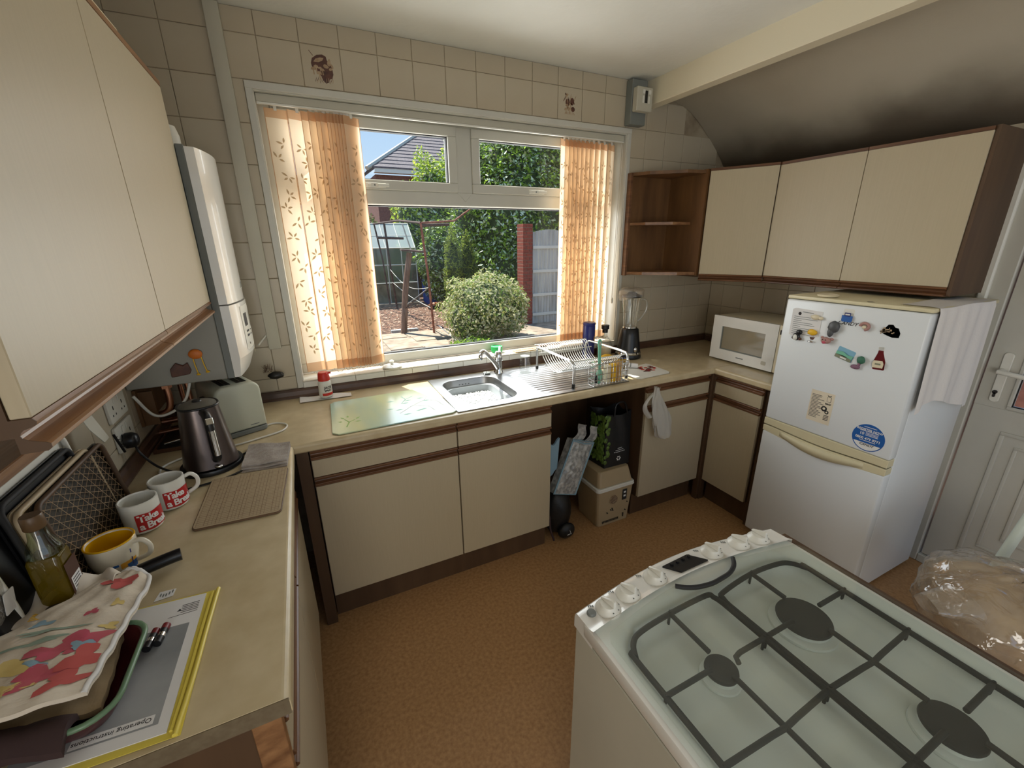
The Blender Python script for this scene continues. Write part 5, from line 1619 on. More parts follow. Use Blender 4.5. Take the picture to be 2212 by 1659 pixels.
# ================================================================== SILL
sp = thing('bath_plug_holder', 'white knobbed disc on the sill below the left blind', 'disc', (1.098, 0.03, 0.992))
part('disc', MB().lathe(1.098, 0.030, [(0.046, 0.9925), (0.052, 0.997), (0.050, 1.003), (0.03, 1.008), (0.012, 1.012)], 30), 'white', sp)
part('knob', MB().lathe(1.098, 0.030, [(0.010, 1.0122), (0.008, 1.018), (0.013, 1.028), (0.008, 1.034), (0, 1.035)], 20), 'white', sp)
gt = MB().lathe(1.743, 0.075, [(0.030, 0.9925), (0.031, 1.0), (0.035, 1.002), (0.035, 1.03), (0.028, 1.032), (0.026, 1.028), (0.0, 1.027)], 28)
single('green_pot', gt, 'green', 'bright green round pot on the sill behind the tap', 'pot')
sg = thing('wooden_sign', 'small wooden plaque with lettering lying on the sill', 'sign', (1.93, 0.02, 0.992))
part('plaque', MB().plate((1.835, 0.0, 0.9928), (1, 0.02, 0), (0, 1, 0), [(0, 0), (.02, -.006), (.19, -.002), (.20, .05), (.18, .062), (.02, .060), (.004, .05)], 0.006), 'sandwood' if 'sandwood' in M else 'tanprint', sg, bevel=0.001)
tt = MB(); put(tt, text_mb('THE COOKHOUSE', 0.020, 0.0003, bold=0.0003), (1.935, 0.03, 0.9993), (1, 0.02, 0), (-0.02, 1, 0)); part('lettering', tt, 'redtext' if 'redtext' in M else 'red', sg)
ws = thing('wooden_spoon', 'pale wooden spoon rest on the sill beside the plaque', 'spoon', (2.07, 0.08, 0.992))
part('spoon_bowl', MB().lathe(2.065, 0.085, [(0.012, 0.9927), (0.026, 0.998), (0.028, 1.003), (0.018, 1.0), (0.0, 0.998)], 24, sx=1.25), 'woodup', ws)
part('spoon_handle', MB().tube([(2.095, 0.085, 1.0), (2.15, 0.083, 0.999), (2.20, 0.082, 0.998)], 0.0055, 8), 'woodup', ws)
single('sill_cloth', MB().grid(lambda u, v: (1.56 + 0.10 * u + 0.02 * v, 0.0 + 0.05 * v, 0.9945 + 0.004 * math.sin(7 * u) ** 2 + 0.002 * math.sin(9 * v)), 14, 8), 'film', 'crumpled clear wrapper on the sill beside the tap', 'wrapper')

# ================================================================== RIGHT OF THE DRAINER
ct = thing('canister', 'tall navy blue tin with a gold roundel behind the dish rack', 'tin', (2.33, -0.062, 0.91))
part('body', MB().lathe(2.33, -0.062, [(0.036, 0.9108), (0.038, 0.915), (0.038, 1.125), (0.035, 1.13)], 32), 'navy', ct)
part('lid', MB().lathe(2.33, -0.062, [(0.038, 1.1305), (0.039, 1.133), (0.039, 1.146), (0.035, 1.148), (0, 1.148)], 32), 'navy', ct)
rd = MB()
for k_ in range(1):
    c0 = R(-38)
    rd.grid(lambda u, v: (2.33 + 0.0385 * math.cos(c0 + 0.62 * (u - .5) * 2 * math.sin(math.pi * (0.02 + 0.96 * v))), -0.062 + 0.0385 * math.sin(c0 + 0.62 * (u - .5) * 2 * math.sin(math.pi * (0.02 + 0.96 * v))), 1.045 + 0.024 * -math.cos(math.pi * v)), 10, 12)
part('roundel', rd, 'gold' if 'gold' in M else 'yellow', ct)
bt = thing('glass_bottle', 'stoppered clear glass bottle beside the blue tin', 'bottle', (2.455, -0.065, 0.91))
part('body', MB().lathe(2.455, -0.065, [(0.046, 0.911), (0.050, 0.918), (0.050, 0.99), (0.040, 1.018), (0.020, 1.045), (0.017, 1.07)], 30), 'glass', bt)
part('contents', MB().lathe(2.455, -0.065, [(0.044, 0.9145), (0.046, 0.92), (0.046, 0.975), (0, 0.976)], 24), 'cream', bt, 'pale dry contents')
part('stopper', MB().lathe(2.455, -0.065, [(0.018, 1.0705), (0.018, 1.09), (0.025, 1.095), (0.026, 1.118), (0.022, 1.121), (0, 1.121)], 24), 'black', bt)
# blender
bl = thing('blender', 'black blender with a glass jug and a film cover, beside the window', 'blender', (2.585, -0.15, 0.91))
bxx, byy = 2.585, -0.150
part('base', MB().lathe(bxx, byy, [(0.082, 0.911), (0.084, 0.918), (0.080, 0.935), (0.078, 0.94), (0.062, 1.06), (0.056, 1.098), (0.050, 1.103), (0, 1.104)], 36), 'black', bl)
part('base_ring', MB().lathe(bxx, byy, [(0.0805, 0.938), (0.0835, 0.944), (0.079, 0.952)], 36), 'chrome', bl)
part('dial', MB().ball((bxx - 0.010, byy - 0.0795, 0.975), (0.013, 0.008, 0.017), 0, 16), 'chrome', bl)
part('jug', MB().lathe(bxx, byy, [(0.040, 1.106), (0.042, 1.112), (0.048, 1.20), (0.058, 1.285), (0.062, 1.30)], 36), 'glass', bl)
jr = MB()
for i in range(12):
    a = 2 * math.pi * i / 12
    jr.tube([(bxx + r_ * math.cos(a), byy + r_ * math.sin(a), z_) for r_, z_ in ((0.043, 1.115), (0.0485, 1.20), (0.058, 1.283))], 0.0016, 5)
part('jug_ribs', jr, 'glass', bl)
part('jug_base', MB().lathe(bxx, byy, [(0.043, 1.1045), (0.046, 1.106), (0.046, 1.114), (0.042, 1.116)], 30), 'chrome', bl)
part('blade', MB().plate((bxx - 0.025, byy - 0.005, 1.125), (1, 0.2, 0.1), (0, 1, 0), [(0, 0), (0.05, 0.002), (0.05, 0.008), (0, 0.010)], 0.001).tube([(bxx, byy, 1.105), (bxx, byy, 1.13)], 0.006, 8), 'chrome', bl)
hd = MB().tube(bez([(bxx + 0.052, byy - 0.018, 1.285), (bxx + 0.088, byy - 0.032, 1.275), (bxx + 0.094, byy - 0.034, 1.22), (bxx + 0.066, byy - 0.022, 1.165), (bxx + 0.045, byy - 0.012, 1.145)], 7), 0.007, 10)
part('jug_handle', hd, 'glass', bl)
part('jug_lid', MB().lathe(bxx, byy, [(0.060, 1.301), (0.061, 1.312), (0.035, 1.318), (0.02, 1.332), (0, 1.333)], 30), 'black', bl)
cv = MB()
rn = random.Random(3)
def cvf(u, v):
    a = 2 * math.pi * u
    cr0 = 1 + 0.10 * math.sin(5 * a + 3 * v) + 0.06 * math.sin(11 * a + 5 * v)
    if v < 0.55:
        q = v / 0.55
        r_ = 0.078 * q * (1 + 0.05 * math.sin(4 * a))
        return (bxx - 0.008 + r_ * math.cos(a), byy + r_ * math.sin(a), 1.362 - 0.018 * q * q + 0.006 * math.sin(3 * a + 4 * q) * q)
    q = (v - 0.55) / 0.45
    r_ = 0.078 * (1 - 0.05 * q) * (1 + 0.07 * math.sin(9 * a) * q)
    return (bxx - 0.008 + r_ * math.cos(a), byy + r_ * math.sin(a), 1.344 - 0.062 * q * (0.8 + 0.25 * math.sin(2 * a + 2)))
cv.grid(cvf, 48, 18, closed_u=True)
single('film_cover', cv, 'film', 'crinkled clear plastic film over the blender lid', 'film')
bc = MB().tube(bez([(2.66, -0.11, 0.916), (2.69, -0.04, 0.916), (2.60, -0.03, 0.916), (2.52, -0.045, 0.917), (2.45, -0.13, 0.916)], 8), 0.0035, 6)
single('blender_flex', bc, 'black', 'black flex lying behind the blender', 'cable')
# yellow food packet
yp = thing('food_packet', 'yellow and navy food packet lying behind the dish rack', 'packet', (2.385, -0.19, 0.91))
pk = MB()
def pkf(u, v):
    x = 2.285 + 0.23 * u; y = -0.235 + 0.10 * v
    hgt = 0.055 * (math.sin(math.pi * min(1, max(0, u))) ** 0.5) * (0.7 + 0.3 * math.sin(6 * u)) * math.sin(math.pi * (0.15 + 0.85 * v)) + 0.004
    return (x + 0.02 * v, y - 0.02 * u, 0.9125 + hgt)
pk.grid(pkf, 22, 12)
pk.box(2.29, 2.51, -0.25, -0.14, 0.9112, 0.915)
part('pouch', pk, 'yellow', yp)
part('printed_patch', MB().grid(lambda u, v: (pkf(0.62 + 0.33 * u, 0.1 + 0.7 * v)[0], pkf(0.62 + 0.33 * u, 0.1 + 0.7 * v)[1], pkf(0.62 + 0.33 * u, 0.1 + 0.7 * v)[2] + 0.0012), 8, 8), 'navy', yp)
# chopping board with picture, tube
cbd = thing('chopping_board', 'white worktop saver printed with red fruit', 'board', (2.43, -0.44, 0.91))
cb_poly = [(2.293, -0.405), (2.312, -0.552), (2.33, -0.566), (2.545, -0.555), (2.562, -0.54), (2.572, -0.36), (2.56, -0.345), (2.31, -0.39)]
part('board', MB().prism(cb_poly, 0.9108, 0.9155, 'z'), 'white', cbd, bevel=0.001)
rp = MB()
rn = random.Random(21)
for i in range(26):
    x, y = 2.44 + 0.10 * rn.random(), -0.48 + 0.085 * rn.random()
    rp.prism(circle(x, y, 0.010 + 0.006 * rn.random(), 9, 0.008), 0.9156 + 0.00004 * i, 0.9158 + 0.00004 * i, 'z', mi=i % 3)
part('picture_print', rp, ['darkred' if 'darkred' in M else 'red', 'red', 'brownprint'], cbd)
tb = thing('cream_tube', 'white squeezed tube lying on the worktop saver', 'tube', (2.40, -0.37, 0.916))
tm_ = MB().tube([(2.365, -0.335, 0.931), (2.40, -0.365, 0.932), (2.445, -0.405, 0.930)], 0.014, 14, rs=[0.011, 0.014, 0.014])
part('tube_body', tm_, 'paper', tb)
part('tube_print', MB().tube([(2.385, -0.3525, 0.9325), (2.392, -0.3585, 0.9325)], 0.0148, 14).tube([(2.412, -0.3755, 0.9325), (2.416, -0.379, 0.9325)], 0.0148, 14), 'grey', tb)
part('crimp', MB().box(2.352, 2.366, -0.345, -0.322, 0.924, 0.934), 'paper', tb)

# ================================================================== LEFT OF THE SINK
gb_ = thing('glass_board', 'frosted pale green and blue glass worktop protector beside the sink', 'board', (1.0, -0.38, 0.91))
quad = [(0.757, -0.198), (0.742, -0.555), (0.765, -0.578), (1.245, -0.566), (1.266, -0.55), (1.258, -0.345), (1.245, -0.175), (1.23, -0.165), (0.775, -0.178)]
part('glass_sheet', MB().prism(quad, 0.9112, 0.9162, 'z'), 'boardglass' if 'boardglass' in M else 'mint', gb_, bevel=0.0012)
pt = MB()
def br_(pts, w, mi, z=0.91635):
    for (a, b) in zip(pts[:-1], pts[1:]):
        d = Vector((b[0] - a[0], b[1] - a[1])); nrm = Vector((-d.y, d.x)).normalized() * w
        pt.add([(a[0] - nrm.x, a[1] - nrm.y, z), (b[0] - nrm.x, b[1] - nrm.y, z), (b[0] + nrm.x, b[1] + nrm.y, z), (a[0] + nrm.x, a[1] + nrm.y, z)], [(0, 1, 2, 3)], mi)
br_([(0.80, -0.52), (0.815, -0.47), (0.80, -0.43)], 0.003, 0)
br_([(0.815, -0.47), (0.84, -0.45)], 0.0025, 0)
for x, y, l_, a in ((0.80, -0.425, .03, 120), (0.845, -0.445, .03, 50), (0.815, -0.415, .025, 90), (0.79, -0.455, .02, 160), (0.84, -0.475, .025, 0)):
    pts = [(x + q * l_ * math.cos(R(a)) - w * math.sin(R(a)), y + q * l_ * math.sin(R(a)) + w * math.cos(R(a)), 0.9164) for q, w in ((0, 0), (.4, .006), (1, 0), (.4, -.006))]
    pt.add(pts, [(0, 1, 2, 3)], 0)
br_([(1.03, -0.47), (1.10, -0.40), (1.17, -0.35), (1.22, -0.25)], 0.0022, 1)
br_([(1.10, -0.40), (1.17, -0.44), (1.18, -0.50)], 0.002, 1)
br_([(1.17, -0.35), (1.22, -0.38), (1.235, -0.46)], 0.002, 1)
br_([(1.06, -0.35), (1.09, -0.30), (1.13, -0.27)], 0.0018, 2)
br_([(1.09, -0.30), (1.08, -0.25)], 0.0018, 2)
for i in range(10):
    x, y = 0.98 + 0.02 * i, -0.40 + 0.10 * math.sin(i * 1.7)
    pt.add([(x, y, .9164), (x + .02, y + .006, .9164), (x + .035, y, .9164), (x + .015, y - .006, .9164)], [(0, 1, 2, 3)], 2)
part('branch_print', pt, ['leafgreen' if 'leafgreen' in M else 'green', 'inkwhite', 'mint'], gb_)
# red-capped bottle on a napkin
single('napkin', MB().grid(lambda u, v: (0.628 + 0.235 * u, -0.035 - 0.025 * u - 0.075 * v + 0.02 * u * v, 0.9125 + 0.006 * (math.sin(9 * u + 2) * 0.5 + 0.5) * (1 - v) + 0.002), 20, 8), 'paper', 'folded white paper napkin under the red-capped bottle', 'napkin')
rb = thing('sauce_bottle', 'white squeeze bottle with an orange-red cap left of the glass board', 'bottle', (0.748, -0.085, 0.92))
rx, ry = 0.748, -0.085
part('body', MB().lathe(rx, ry, [(0.028, 0.9215), (0.031, 0.925), (0.031, 0.955), (0.030, 0.985), (0.031, 0.992), (0.028, 1.0), (0.026, 1.004)], 30), 'white', rb)
part('cap', MB().lathe(rx, ry, [(0.0275, 1.0045), (0.028, 1.012), (0.025, 1.040), (0.021, 1.046), (0, 1.046)], 26), 'red', rb)
part('nozzle', MB().tube([(rx + 0.012, ry - 0.004, 1.040), (rx + 0.035, ry - 0.006, 1.040)], 0.005, 10), 'red', rb)
def wrap(src, cx, cy, r, phi0, z0, mi=0, mb=None):
    """bend flat lettering round an upright cylinder; left edge of text at angle phi0"""
    mb = mb or MB()
    k = len(mb.v)
    for p in src.v:
        a = phi0 + p.x / r
        rr = r + p.z
        mb.v.append(Vector((cx + rr * math.cos(a), cy + rr * math.sin(a), z0 + p.y)))
    for f_, sm in zip(src.f, src.sm):
        mb.f.append([k + i for i in f_]); mb.m.append(mi); mb.sm.append(sm)
    return mb
lb = MB()
lb.grid(lambda u, v: (rx + 0.0313 * math.cos(R(-120 + 110 * u)), ry + 0.0313 * math.sin(R(-120 + 110 * u)), 0.932 + 0.013 * v), 14, 2, 0)
wrap(text_mb('JACK', 0.017, 0.0003, bold=0.0005), rx, ry, 0.0313, R(-65), 0.972, 1, lb)
wrap(text_mb('SPRAT', 0.013, 0.0003, bold=0.0005), rx, ry, 0.0313, R(-65), 0.957, 1, lb)
part('printed_label', lb, ['red', 'text'], rb)

# ================================================================== LEFT RUN
to = thing('toaster', 'pale grey-green two-slot toaster beside the kettle', 'toaster', (0.38, -0.30, 0.91))
tx, ty, ta = 0.382, -0.285, R(24)
TM = Matrix.Translation((tx, ty, 0)) @ Matrix.Rotation(ta, 4, 'Z')
def tprof(w, y0, y1, z0, z1, r, n=6):
    return w
bd2 = MB()
L_, Wd = 0.125, 0.082
sec = rrect(-Wd, Wd, 0.930, 1.122, 0.05, 7)
sec = [p if p[1] > 1.0 else (p[0] * 1.0, p[1]) for p in sec]
sec = [(-Wd, 0.930), (Wd, 0.930)] + [(Wd - 0.035 + 0.035 * math.cos(R(a)), 1.085 + 0.035 * math.sin(R(a))) for a in (0, 20, 40, 60, 80, 90)] + [(-Wd + 0.035 + 0.035 * math.cos(R(a)), 1.085 + 0.035 * math.sin(R(a))) for a in (90, 100, 120, 140, 160, 180)]
bd2.prism(sec, -L_, L_, 'y', smooth=True)
bd2.xf(TM)
part('shell', bd2, 'toastershell' if 'toastershell' in M else 'white', to, bevel=0.012, seg=3)
bb2 = MB().prism(rrect(-Wd - 0.002, Wd + 0.002, -L_ - 0.003, L_ + 0.003, 0.02), 0.911, 0.930, 'z').xf(TM)
part('base', bb2, 'grey', to, bevel=0.003)
for s_ in (-0.028, 0.028):
    part('slot', MB().box(s_ - 0.017, s_ + 0.017, -L_ + 0.03, L_ - 0.03, 1.1185, 1.1215).xf(TM), 'black', to)
    part('slot_rim', MB().box(s_ - 0.003, s_ - 0.001, -L_ + 0.032, L_ - 0.032, 1.1217, 1.1225).xf(TM), 'chrome', to)
part('slot_surround', MB().prism(rrect(-0.055, 0.055, -L_ + 0.018, L_ - 0.018, 0.02), 1.1172, 1.1185, 'z').xf(TM), 'grey', to)
part('lever', MB().box(-Wd - 0.016, -Wd + 0.002, -0.02, 0.02, 1.05, 1.065).xf(TM), 'black', to, bevel=0.003)
part('maker_mark', MB().box(0.02, 0.052, -L_ - 0.0008, -L_, 0.944, 0.9475).xf(TM), 'grey', to)
tcb = MB().tube(bez([(0.46, -0.36, 0.915), (0.53, -0.33, 0.9145), (0.575, -0.37, 0.9145), (0.56, -0.43, 0.9145), (0.48, -0.47, 0.9145), (0.40, -0.50, 0.9145), (0.27, -0.52, 0.9145), (0.20, -0.58, 0.9145), (0.21, -0.65, 0.9145), (0.26, -0.67, 0.9145)], 9), 0.0035, 7)
single('toaster_flex', tcb, 'white', 'white toaster flex looping over the worktop', 'cable')
# kettle
kt = thing('kettle', 'dark bronze steel kettle with chrome handle trim', 'kettle', (0.350, -0.63, 0.91))
kx_, ky_ = 0.350, -0.635
part('power_base', MB().lathe(kx_, ky_, [(0.092, 0.911), (0.094, 0.916), (0.090, 0.926), (0.0, 0.928)], 40), 'black', kt)
def kbf(u, v):
    a = 2 * math.pi * u
    z = 0.930 + 0.205 * v
    r_ = 0.086 + (0.060 - 0.086) * (v ** 0.9)
    c_, s_ = math.cos(a), math.sin(a)
    e = 1.0 / (abs(c_) ** 3.2 + abs(s_) ** 3.2) ** (1 / 3.2)
    sq = e * 0.6 + 0.4
    ca, sa = math.cos(R(18)), math.sin(R(18))
    x, y = r_ * sq * c_ * 0.93, r_ * sq * s_ * 0.93
    return (kx_ + x * ca - y * sa, ky_ + x * sa + y * ca, z)
part('body', MB().grid(kbf, 56, 14, closed_u=True), 'bronze' if 'bronze' in M else 'black', kt)
ld = MB()
def ldf(u, v):
    p = kbf(u, 1.0)
    q = 1 - v
    return (kx_ + (p[0] - kx_) * q * 0.985, ky_ + (p[1] - ky_) * q * 0.985, 1.1355 + 0.012 * (1 - q ** 3))
ld.grid(ldf, 40, 8, closed_u=True)
part('lid', ld, 'kettlelid' if 'kettlelid' in M else 'grey', kt)
lr = MB().tube([kbf(i / 40, 1.0) for i in range(40)], 0.004, 8, closed=True)
part('lid_ring', lr, 'black', kt)
part('lid_button', MB().lathe(kx_, ky_, [(0.014, 1.1475), (0.012, 1.151), (0, 1.1515)], 20), 'black', kt)
ang = R(-68)      # handle faces the camera side
hx_, hy_ = math.cos(ang), math.sin(ang)
def hp_(r_, z_, s_=0.0): return (kx_ + hx_ * r_ - hy_ * s_, ky_ + hy_ * r_ + hx_ * s_, z_)
hb_ = MB()
for (pr) in (bez([hp_(0.052, 1.122), hp_(0.088, 1.120), hp_(0.103, 1.095), hp_(0.104, 1.02), hp_(0.108, 0.985), hp_(0.086, 0.965)], 6),):
    hb_.tube(pr, 0.013, 12)
part('handle', hb_, 'black', kt)
part('handle_trim', MB().tube([hp_(0.113, 1.075), hp_(0.115, 1.03), hp_(0.119, 0.99)], 0.009, 12), 'chrome', kt, 'chrome inlay of the handle')
part('handle_button', MB().box(-0.011, 0.011, -0.004, 0.004, -0.011, 0.011).xf(Matrix.Translation(hp_(0.113, 1.107)) @ Matrix.Rotation(ang + R(90), 4, 'Z')), 'chrome', kt, bevel=0.002)
part('base_switch', MB().ball(hp_(0.088, 0.938), (0.012, 0.006, 0.006), 0, 14), 'chrome', kt)
sps = MB().prism([(0, 1.10), (0.022, 1.135), (0, 1.138), (-0.012, 1.12)], -0.012, 0.012, 'y')
sps.xf(Matrix.Translation((kx_ - hx_ * 0.056, ky_ - hy_ * 0.056, 0)) @ Matrix.Rotation(ang + R(180), 4, 'Z'))
part('spout', sps, 'bronze' if 'bronze' in M else 'black', kt)
single('kettle_flex', MB().tube(bez([(0.435, -0.60, 0.914), (0.47, -0.56, 0.914), (0.49, -0.60, 0.914), (0.47, -0.70, 0.914), (0.40, -0.765, 0.914), (0.27, -0.79, 0.914), (0.20, -0.74, 0.914)], 8), 0.0034, 7), 'black', 'black kettle flex running round the kettle base', 'cable')
# dish cloth
dc = thing('dish_cloth', 'folded grey cotton cloth at the worktop corner behind the grid mat', 'cloth', (0.52, -0.66, 0.911))
for i in range(3):
    z0_ = 0.9125 + i * 0.007
    def dcf(u, v, i=i, z0_=z0_):
        ax = Vector((0.446, -0.745 + i * 0.010)); bx = Vector((0.583, -0.762 + i * 0.012)); cx_ = Vector((0.592, -0.592)); dx_ = Vector((0.453, -0.545))
        p = ax * (1 - u) * (1 - v) + bx * u * (1 - v) + cx_ * u * v + dx_ * (1 - u) * v
        return (p.x, p.y, z0_ + 0.0018 * math.sin(8 * u + 3 * v + i) + 0.0012 * math.sin(14 * v))
    fm = MB().grid(dcf, 22, 18)
    def dcf2(u, v): q = dcf(u, v); return (q[0], q[1], q[2] - 0.005)
    fm.grid(dcf2, 22, 18)
    for (a, b) in (((0, 0), (1, 0)), ((1, 0), (1, 1)), ((1, 1), (0, 1)), ((0, 1), (0, 0))):
        fm.grid(lambda u, v, a=a, b=b: tuple(Vector(dcf(a[0] + (b[0] - a[0]) * u, a[1] + (b[1] - a[1]) * u)) - Vector((0, 0, 0.005 * v))), 22, 2)
    part('fold', fm, 'cloth', dc)
# grid mat
gm = thing('worktop_mat', 'beige plastic mat printed with a fine brown grid', 'mat', (0.475, -0.91, 0.91))
ma = [(0.358, -1.046), (0.573, -1.056), (0.588, -0.776), (0.365, -0.757)]
def mp_(u, v): 
    a, b, c, d = [Vector(p) for p in ma]
    return a * (1 - u) * (1 - v) + b * u * (1 - v) + c * u * v + d * (1 - u) * v
def rmat(e):
    out = []
    for p in rrect(e, 1 - e, e, 1 - e, 0.06 - e, 5):
        q = mp_(p[0], p[1]); out.append((q.x, q.y))
    return out
part('mat_base', MB().prism(rmat(0), 0.9108, 0.9158, 'z'), 'brownmat' if 'brownmat' in M else 'wood', gm, bevel=0.0012)
part('mat_top', MB().prism(rmat(0.014), 0.9159, 0.9172, 'z'), 'matbeige' if 'matbeige' in M else 'tanprint', gm)
gg = MB()
for k_ in range(1, 24):
    w = 0.0006 if k_ % 3 else 0.0010
    a, b = mp_(k_ / 24, 0.03), mp_(k_ / 24, 0.97)
    if k_ % 6 != 2:
        gg.add([(a.x - w * .6, a.y, .9174), (a.x + w * .6, a.y, .9174), (b.x + w * .6, b.y, .9174), (b.x - w * .6, b.y, .9174)], [(0, 1, 2, 3)])
for k_ in range(1, 30):
    a, b = mp_(0.03, k_ / 30), mp_(0.97, k_ / 30)
    w = 0.0005 if k_ % 3 else 0.0008
    gg.add([(a.x, a.y - w, .9174), (b.x, b.y - w, .9174), (b.x, b.y + w, .9174), (a.x, a.y + w, .9174)], [(0, 1, 2, 3)])
part('grid_print', gg, 'gridink', gm)
# mugs
def mug(label, x, y, r, h, hang, yellow=False, text_phi=-80, rot=0, body='white', inner='white', flare=1.0):
    t = thing('mug', label, 'mug', (x, y, 0.9105), None if yellow else 'red and white slogan mugs')
    z0 = 0.9115
    rb_ = r * (0.93 if not yellow else 0.80)
    outer_ = [(rb_ * 0.85, z0), (rb_, z0 + 0.004), (r * 0.985, z0 + h * 0.5), (r * flare, z0 + h)]
    part('body', MB().lathe(x, y, outer_ + [(r * flare - 0.003, z0 + h + 0.001), (r * flare - 0.0045, z0 + h - 0.003)], 36, cap=False), body, t)
    k_ = MB().lathe(x, y, [(r * flare - 0.0045, z0 + h - 0.003), (r * 0.93, z0 + h * 0.5), (rb_ * 0.88, z0 + 0.012), (0.0, z0 + 0.006)], 36)
    k_.f = [f_ for f_ in k_.f if len(f_) == 4]; k_.m = k_.m[:len(k_.f)]; k_.sm = k_.sm[:len(k_.f)]
    part('inside', k_, inner, t)
    c_, s_ = math.cos(R(hang)), math.sin(R(hang))
    hp2 = [(r * 0.96, z0 + h * 0.85), (r + 0.016, z0 + h * 0.88), (r + 0.029, z0 + h * 0.66), (r + 0.024, z0 + h * 0.38), (r * 0.95, z0 + h * 0.22)]
    part('handle', MB().tube(bez([(x + c_ * a, y + s_ * a, b) for a, b in hp2], 6), 0.0055, 10), body, t)
    return t, z0
for lab, x, y, hang, p0_ in (('front one of the two slogan mugs, nearer the yellow mug', 0.243, -0.962, 85, -92), ('rear one of the two slogan mugs, nearer the kettle', 0.283, -0.865, 22, -95)):
    t, z0 = mug(lab, x, y, 0.0425, 0.088, hang)
    pr = MB()
    r_ = 0.0418
    pr.grid(lambda u, v: (x + (r_ + 0.0009 + 0.0004 * v) * math.cos(R(p0_ + 112 * u)), y + (r_ + 0.0009 + 0.0004 * v) * math.sin(R(p0_ + 112 * u)), z0 + 0.010 + 0.050 * v + 0.001 * math.sin(12 * u)), 22, 2, 0)
    for body, zz in (('Take', 0.0465), ('a Break', 0.0240)):
        wrap(text_mb(body, 0.0265, 0.0003, align='LEFT', bold=0.0007, spacing=0.88), x, y, r_ + 0.0016, R(p0_ + 6), z0 + zz, 1, pr)
    part('slogan_print', pr, ['mugred' if 'mugred' in M else 'red', 'inkwhite'], t)
t, z0 = mug('yellow-lined mug with a blue and orange pattern', 0.232, -1.128, 0.046, 0.078, -12, True, body='creammug' if 'creammug' in M else 'cream', inner='yellowglaze' if 'yellowglaze' in M else 'yellow', flare=1.0)
pr = MB()
def cy(u0, u1, v0, v1, mi, off=0.001):
    pr.grid(lambda u, v: (0.232 + ((0.037 + 0.0085 * (v0 + (v1 - v0) * v) ** 0.5) + off) * math.cos(R(u0 + (u1 - u0) * u)), -1.128 + ((0.037 + 0.0085 * (v0 + (v1 - v0) * v) ** 0.5) + off) * math.sin(R(u0 + (u1 - u0) * u)), z0 + 0.078 * (v0 + (v1 - v0) * v)), 10, 4, mi)
cy(-62, -32, 0.22, 0.58, 0); cy(-30, -16, 0.30, 0.62, 0); cy(-46, -14, 0.06, 0.30, 1, 0.0014); cy(-78, -14, 0.575, 0.605, 2, 0.0016); cy(-32, -29, 0.2, 0.74, 2, 0.0018); cy(-92, -66, 0.34, 0.52, 1, 0.0012)
part('pattern_print', pr, ['orangey' if 'orangey' in M else 'yellow', 'blue', 'navy'], t)
rimm = MB().tube([(0.232 + 0.0447 * math.cos(2 * math.pi * i / 36), -1.128 + 0.0447 * math.sin(2 * math.pi * i / 36), z0 + 0.078) for i in range(36)], 0.0022, 6, closed=True)
part('rim_glaze', rimm, 'yellowglaze' if 'yellowglaze' in M else 'yellow', t)
# pan / knife handle
kn = thing('pan_handle', 'black tapered handle of a utensil poking out towards the room', 'utensil', (0.33, -1.18, 0.925))
part('grip', MB().tube(bez([(0.366, -1.172, 0.935), (0.35, -1.176, 0.935), (0.31, -1.186, 0.932), (0.27, -1.197, 0.928)], 5), 0.0145, 12), 'black', kn)
part('blade', MB().box(0.17, 0.25, -1.206, -1.196, 0.915, 0.94), 'steel', kn, bevel=0.002)

# trays leaning on the wall, in the frame of the wall: u along +y, v up and back
def leaning(name, label, cat, y0, y1, xb, xt, h, mats, depth=0.012, rim=0.006, r=0.02, hollow=True, **k):
    t = thing(name, label, cat, (xb, (y0 + y1) / 2, 0.9105))
    o = Vector((xb, y1, 0.912)); u = Vector((0, -1, 0)); v = Vector((xt - xb, 0, math.sqrt(max(1e-6, h * h - (xt - xb) ** 2)))).normalized()
    w_ = abs(y1 - y0)
    part('panel', MB().plate(o, u, v, rrect(0, w_, 0, h, r), 0.004), mats[0], t)
    fm = MB()
    nrm = -u.cross(v).normalized()
    path = [o + u * p[0] + v * p[1] + nrm * depth * 0.6 for p in rrect(rim, w_ - rim, rim, h - rim, r)]
    fm.tube(path, rim, 8, closed=True)
    part('rim', fm, mats[1], t)
    return t, o, u, v, nrm, w_
leaning('white_tray', 'large white rounded tray leaning on the wall behind the others', 'tray', -1.315, -0.925, 0.150, 0.124, 0.290, ('white', 'white'))
leaning('black_tray', 'black oven tray leaning between the white tray and the lattice tray', 'tray', -1.245, -0.945, 0.163, 0.136, 0.262, ('black', 'rubber'))
leaning('beige_board', 'beige rounded tray leaning behind the lattice-patterned one', 'tray', -1.235, -0.900, 0.176, 0.148, 0.236, ('matbeige' if 'matbeige' in M else 'cream', 'matbeige' if 'matbeige' in M else 'cream'))
t, o, u, v, nrm, w_ = leaning('lattice_tray', 'dark patterned tray with a pale lattice, foremost of the leaning trays', 'tray', -1.195, -0.850, 0.189, 0.160, 0.228, ('darkmottle' if 'darkmottle' in M else 'brown', 'brown'))
lt = MB()
hh = 0.218
def clipline(p, q):
    # clip to rect
    t0, t1 = 0.0, 1.0
    dx, dy = q[0] - p[0], q[1] - p[1]
    for P_, Q_ in ((-dx, p[0] - 0.012), (dx, w_ - 0.012 - p[0]), (-dy, p[1] - 0.010), (dy, hh - p[1])):
        if P_ == 0:
            if Q_ < 0: return None
        else:
            r_ = Q_ / P_
            if P_ < 0: t0 = max(t0, r_)
            else: t1 = min(t1, r_)
    if t0 >= t1: return None
    return (p[0] + dx * t0, p[1] + dy * t0), (p[0] + dx * t1, p[1] + dy * t1)
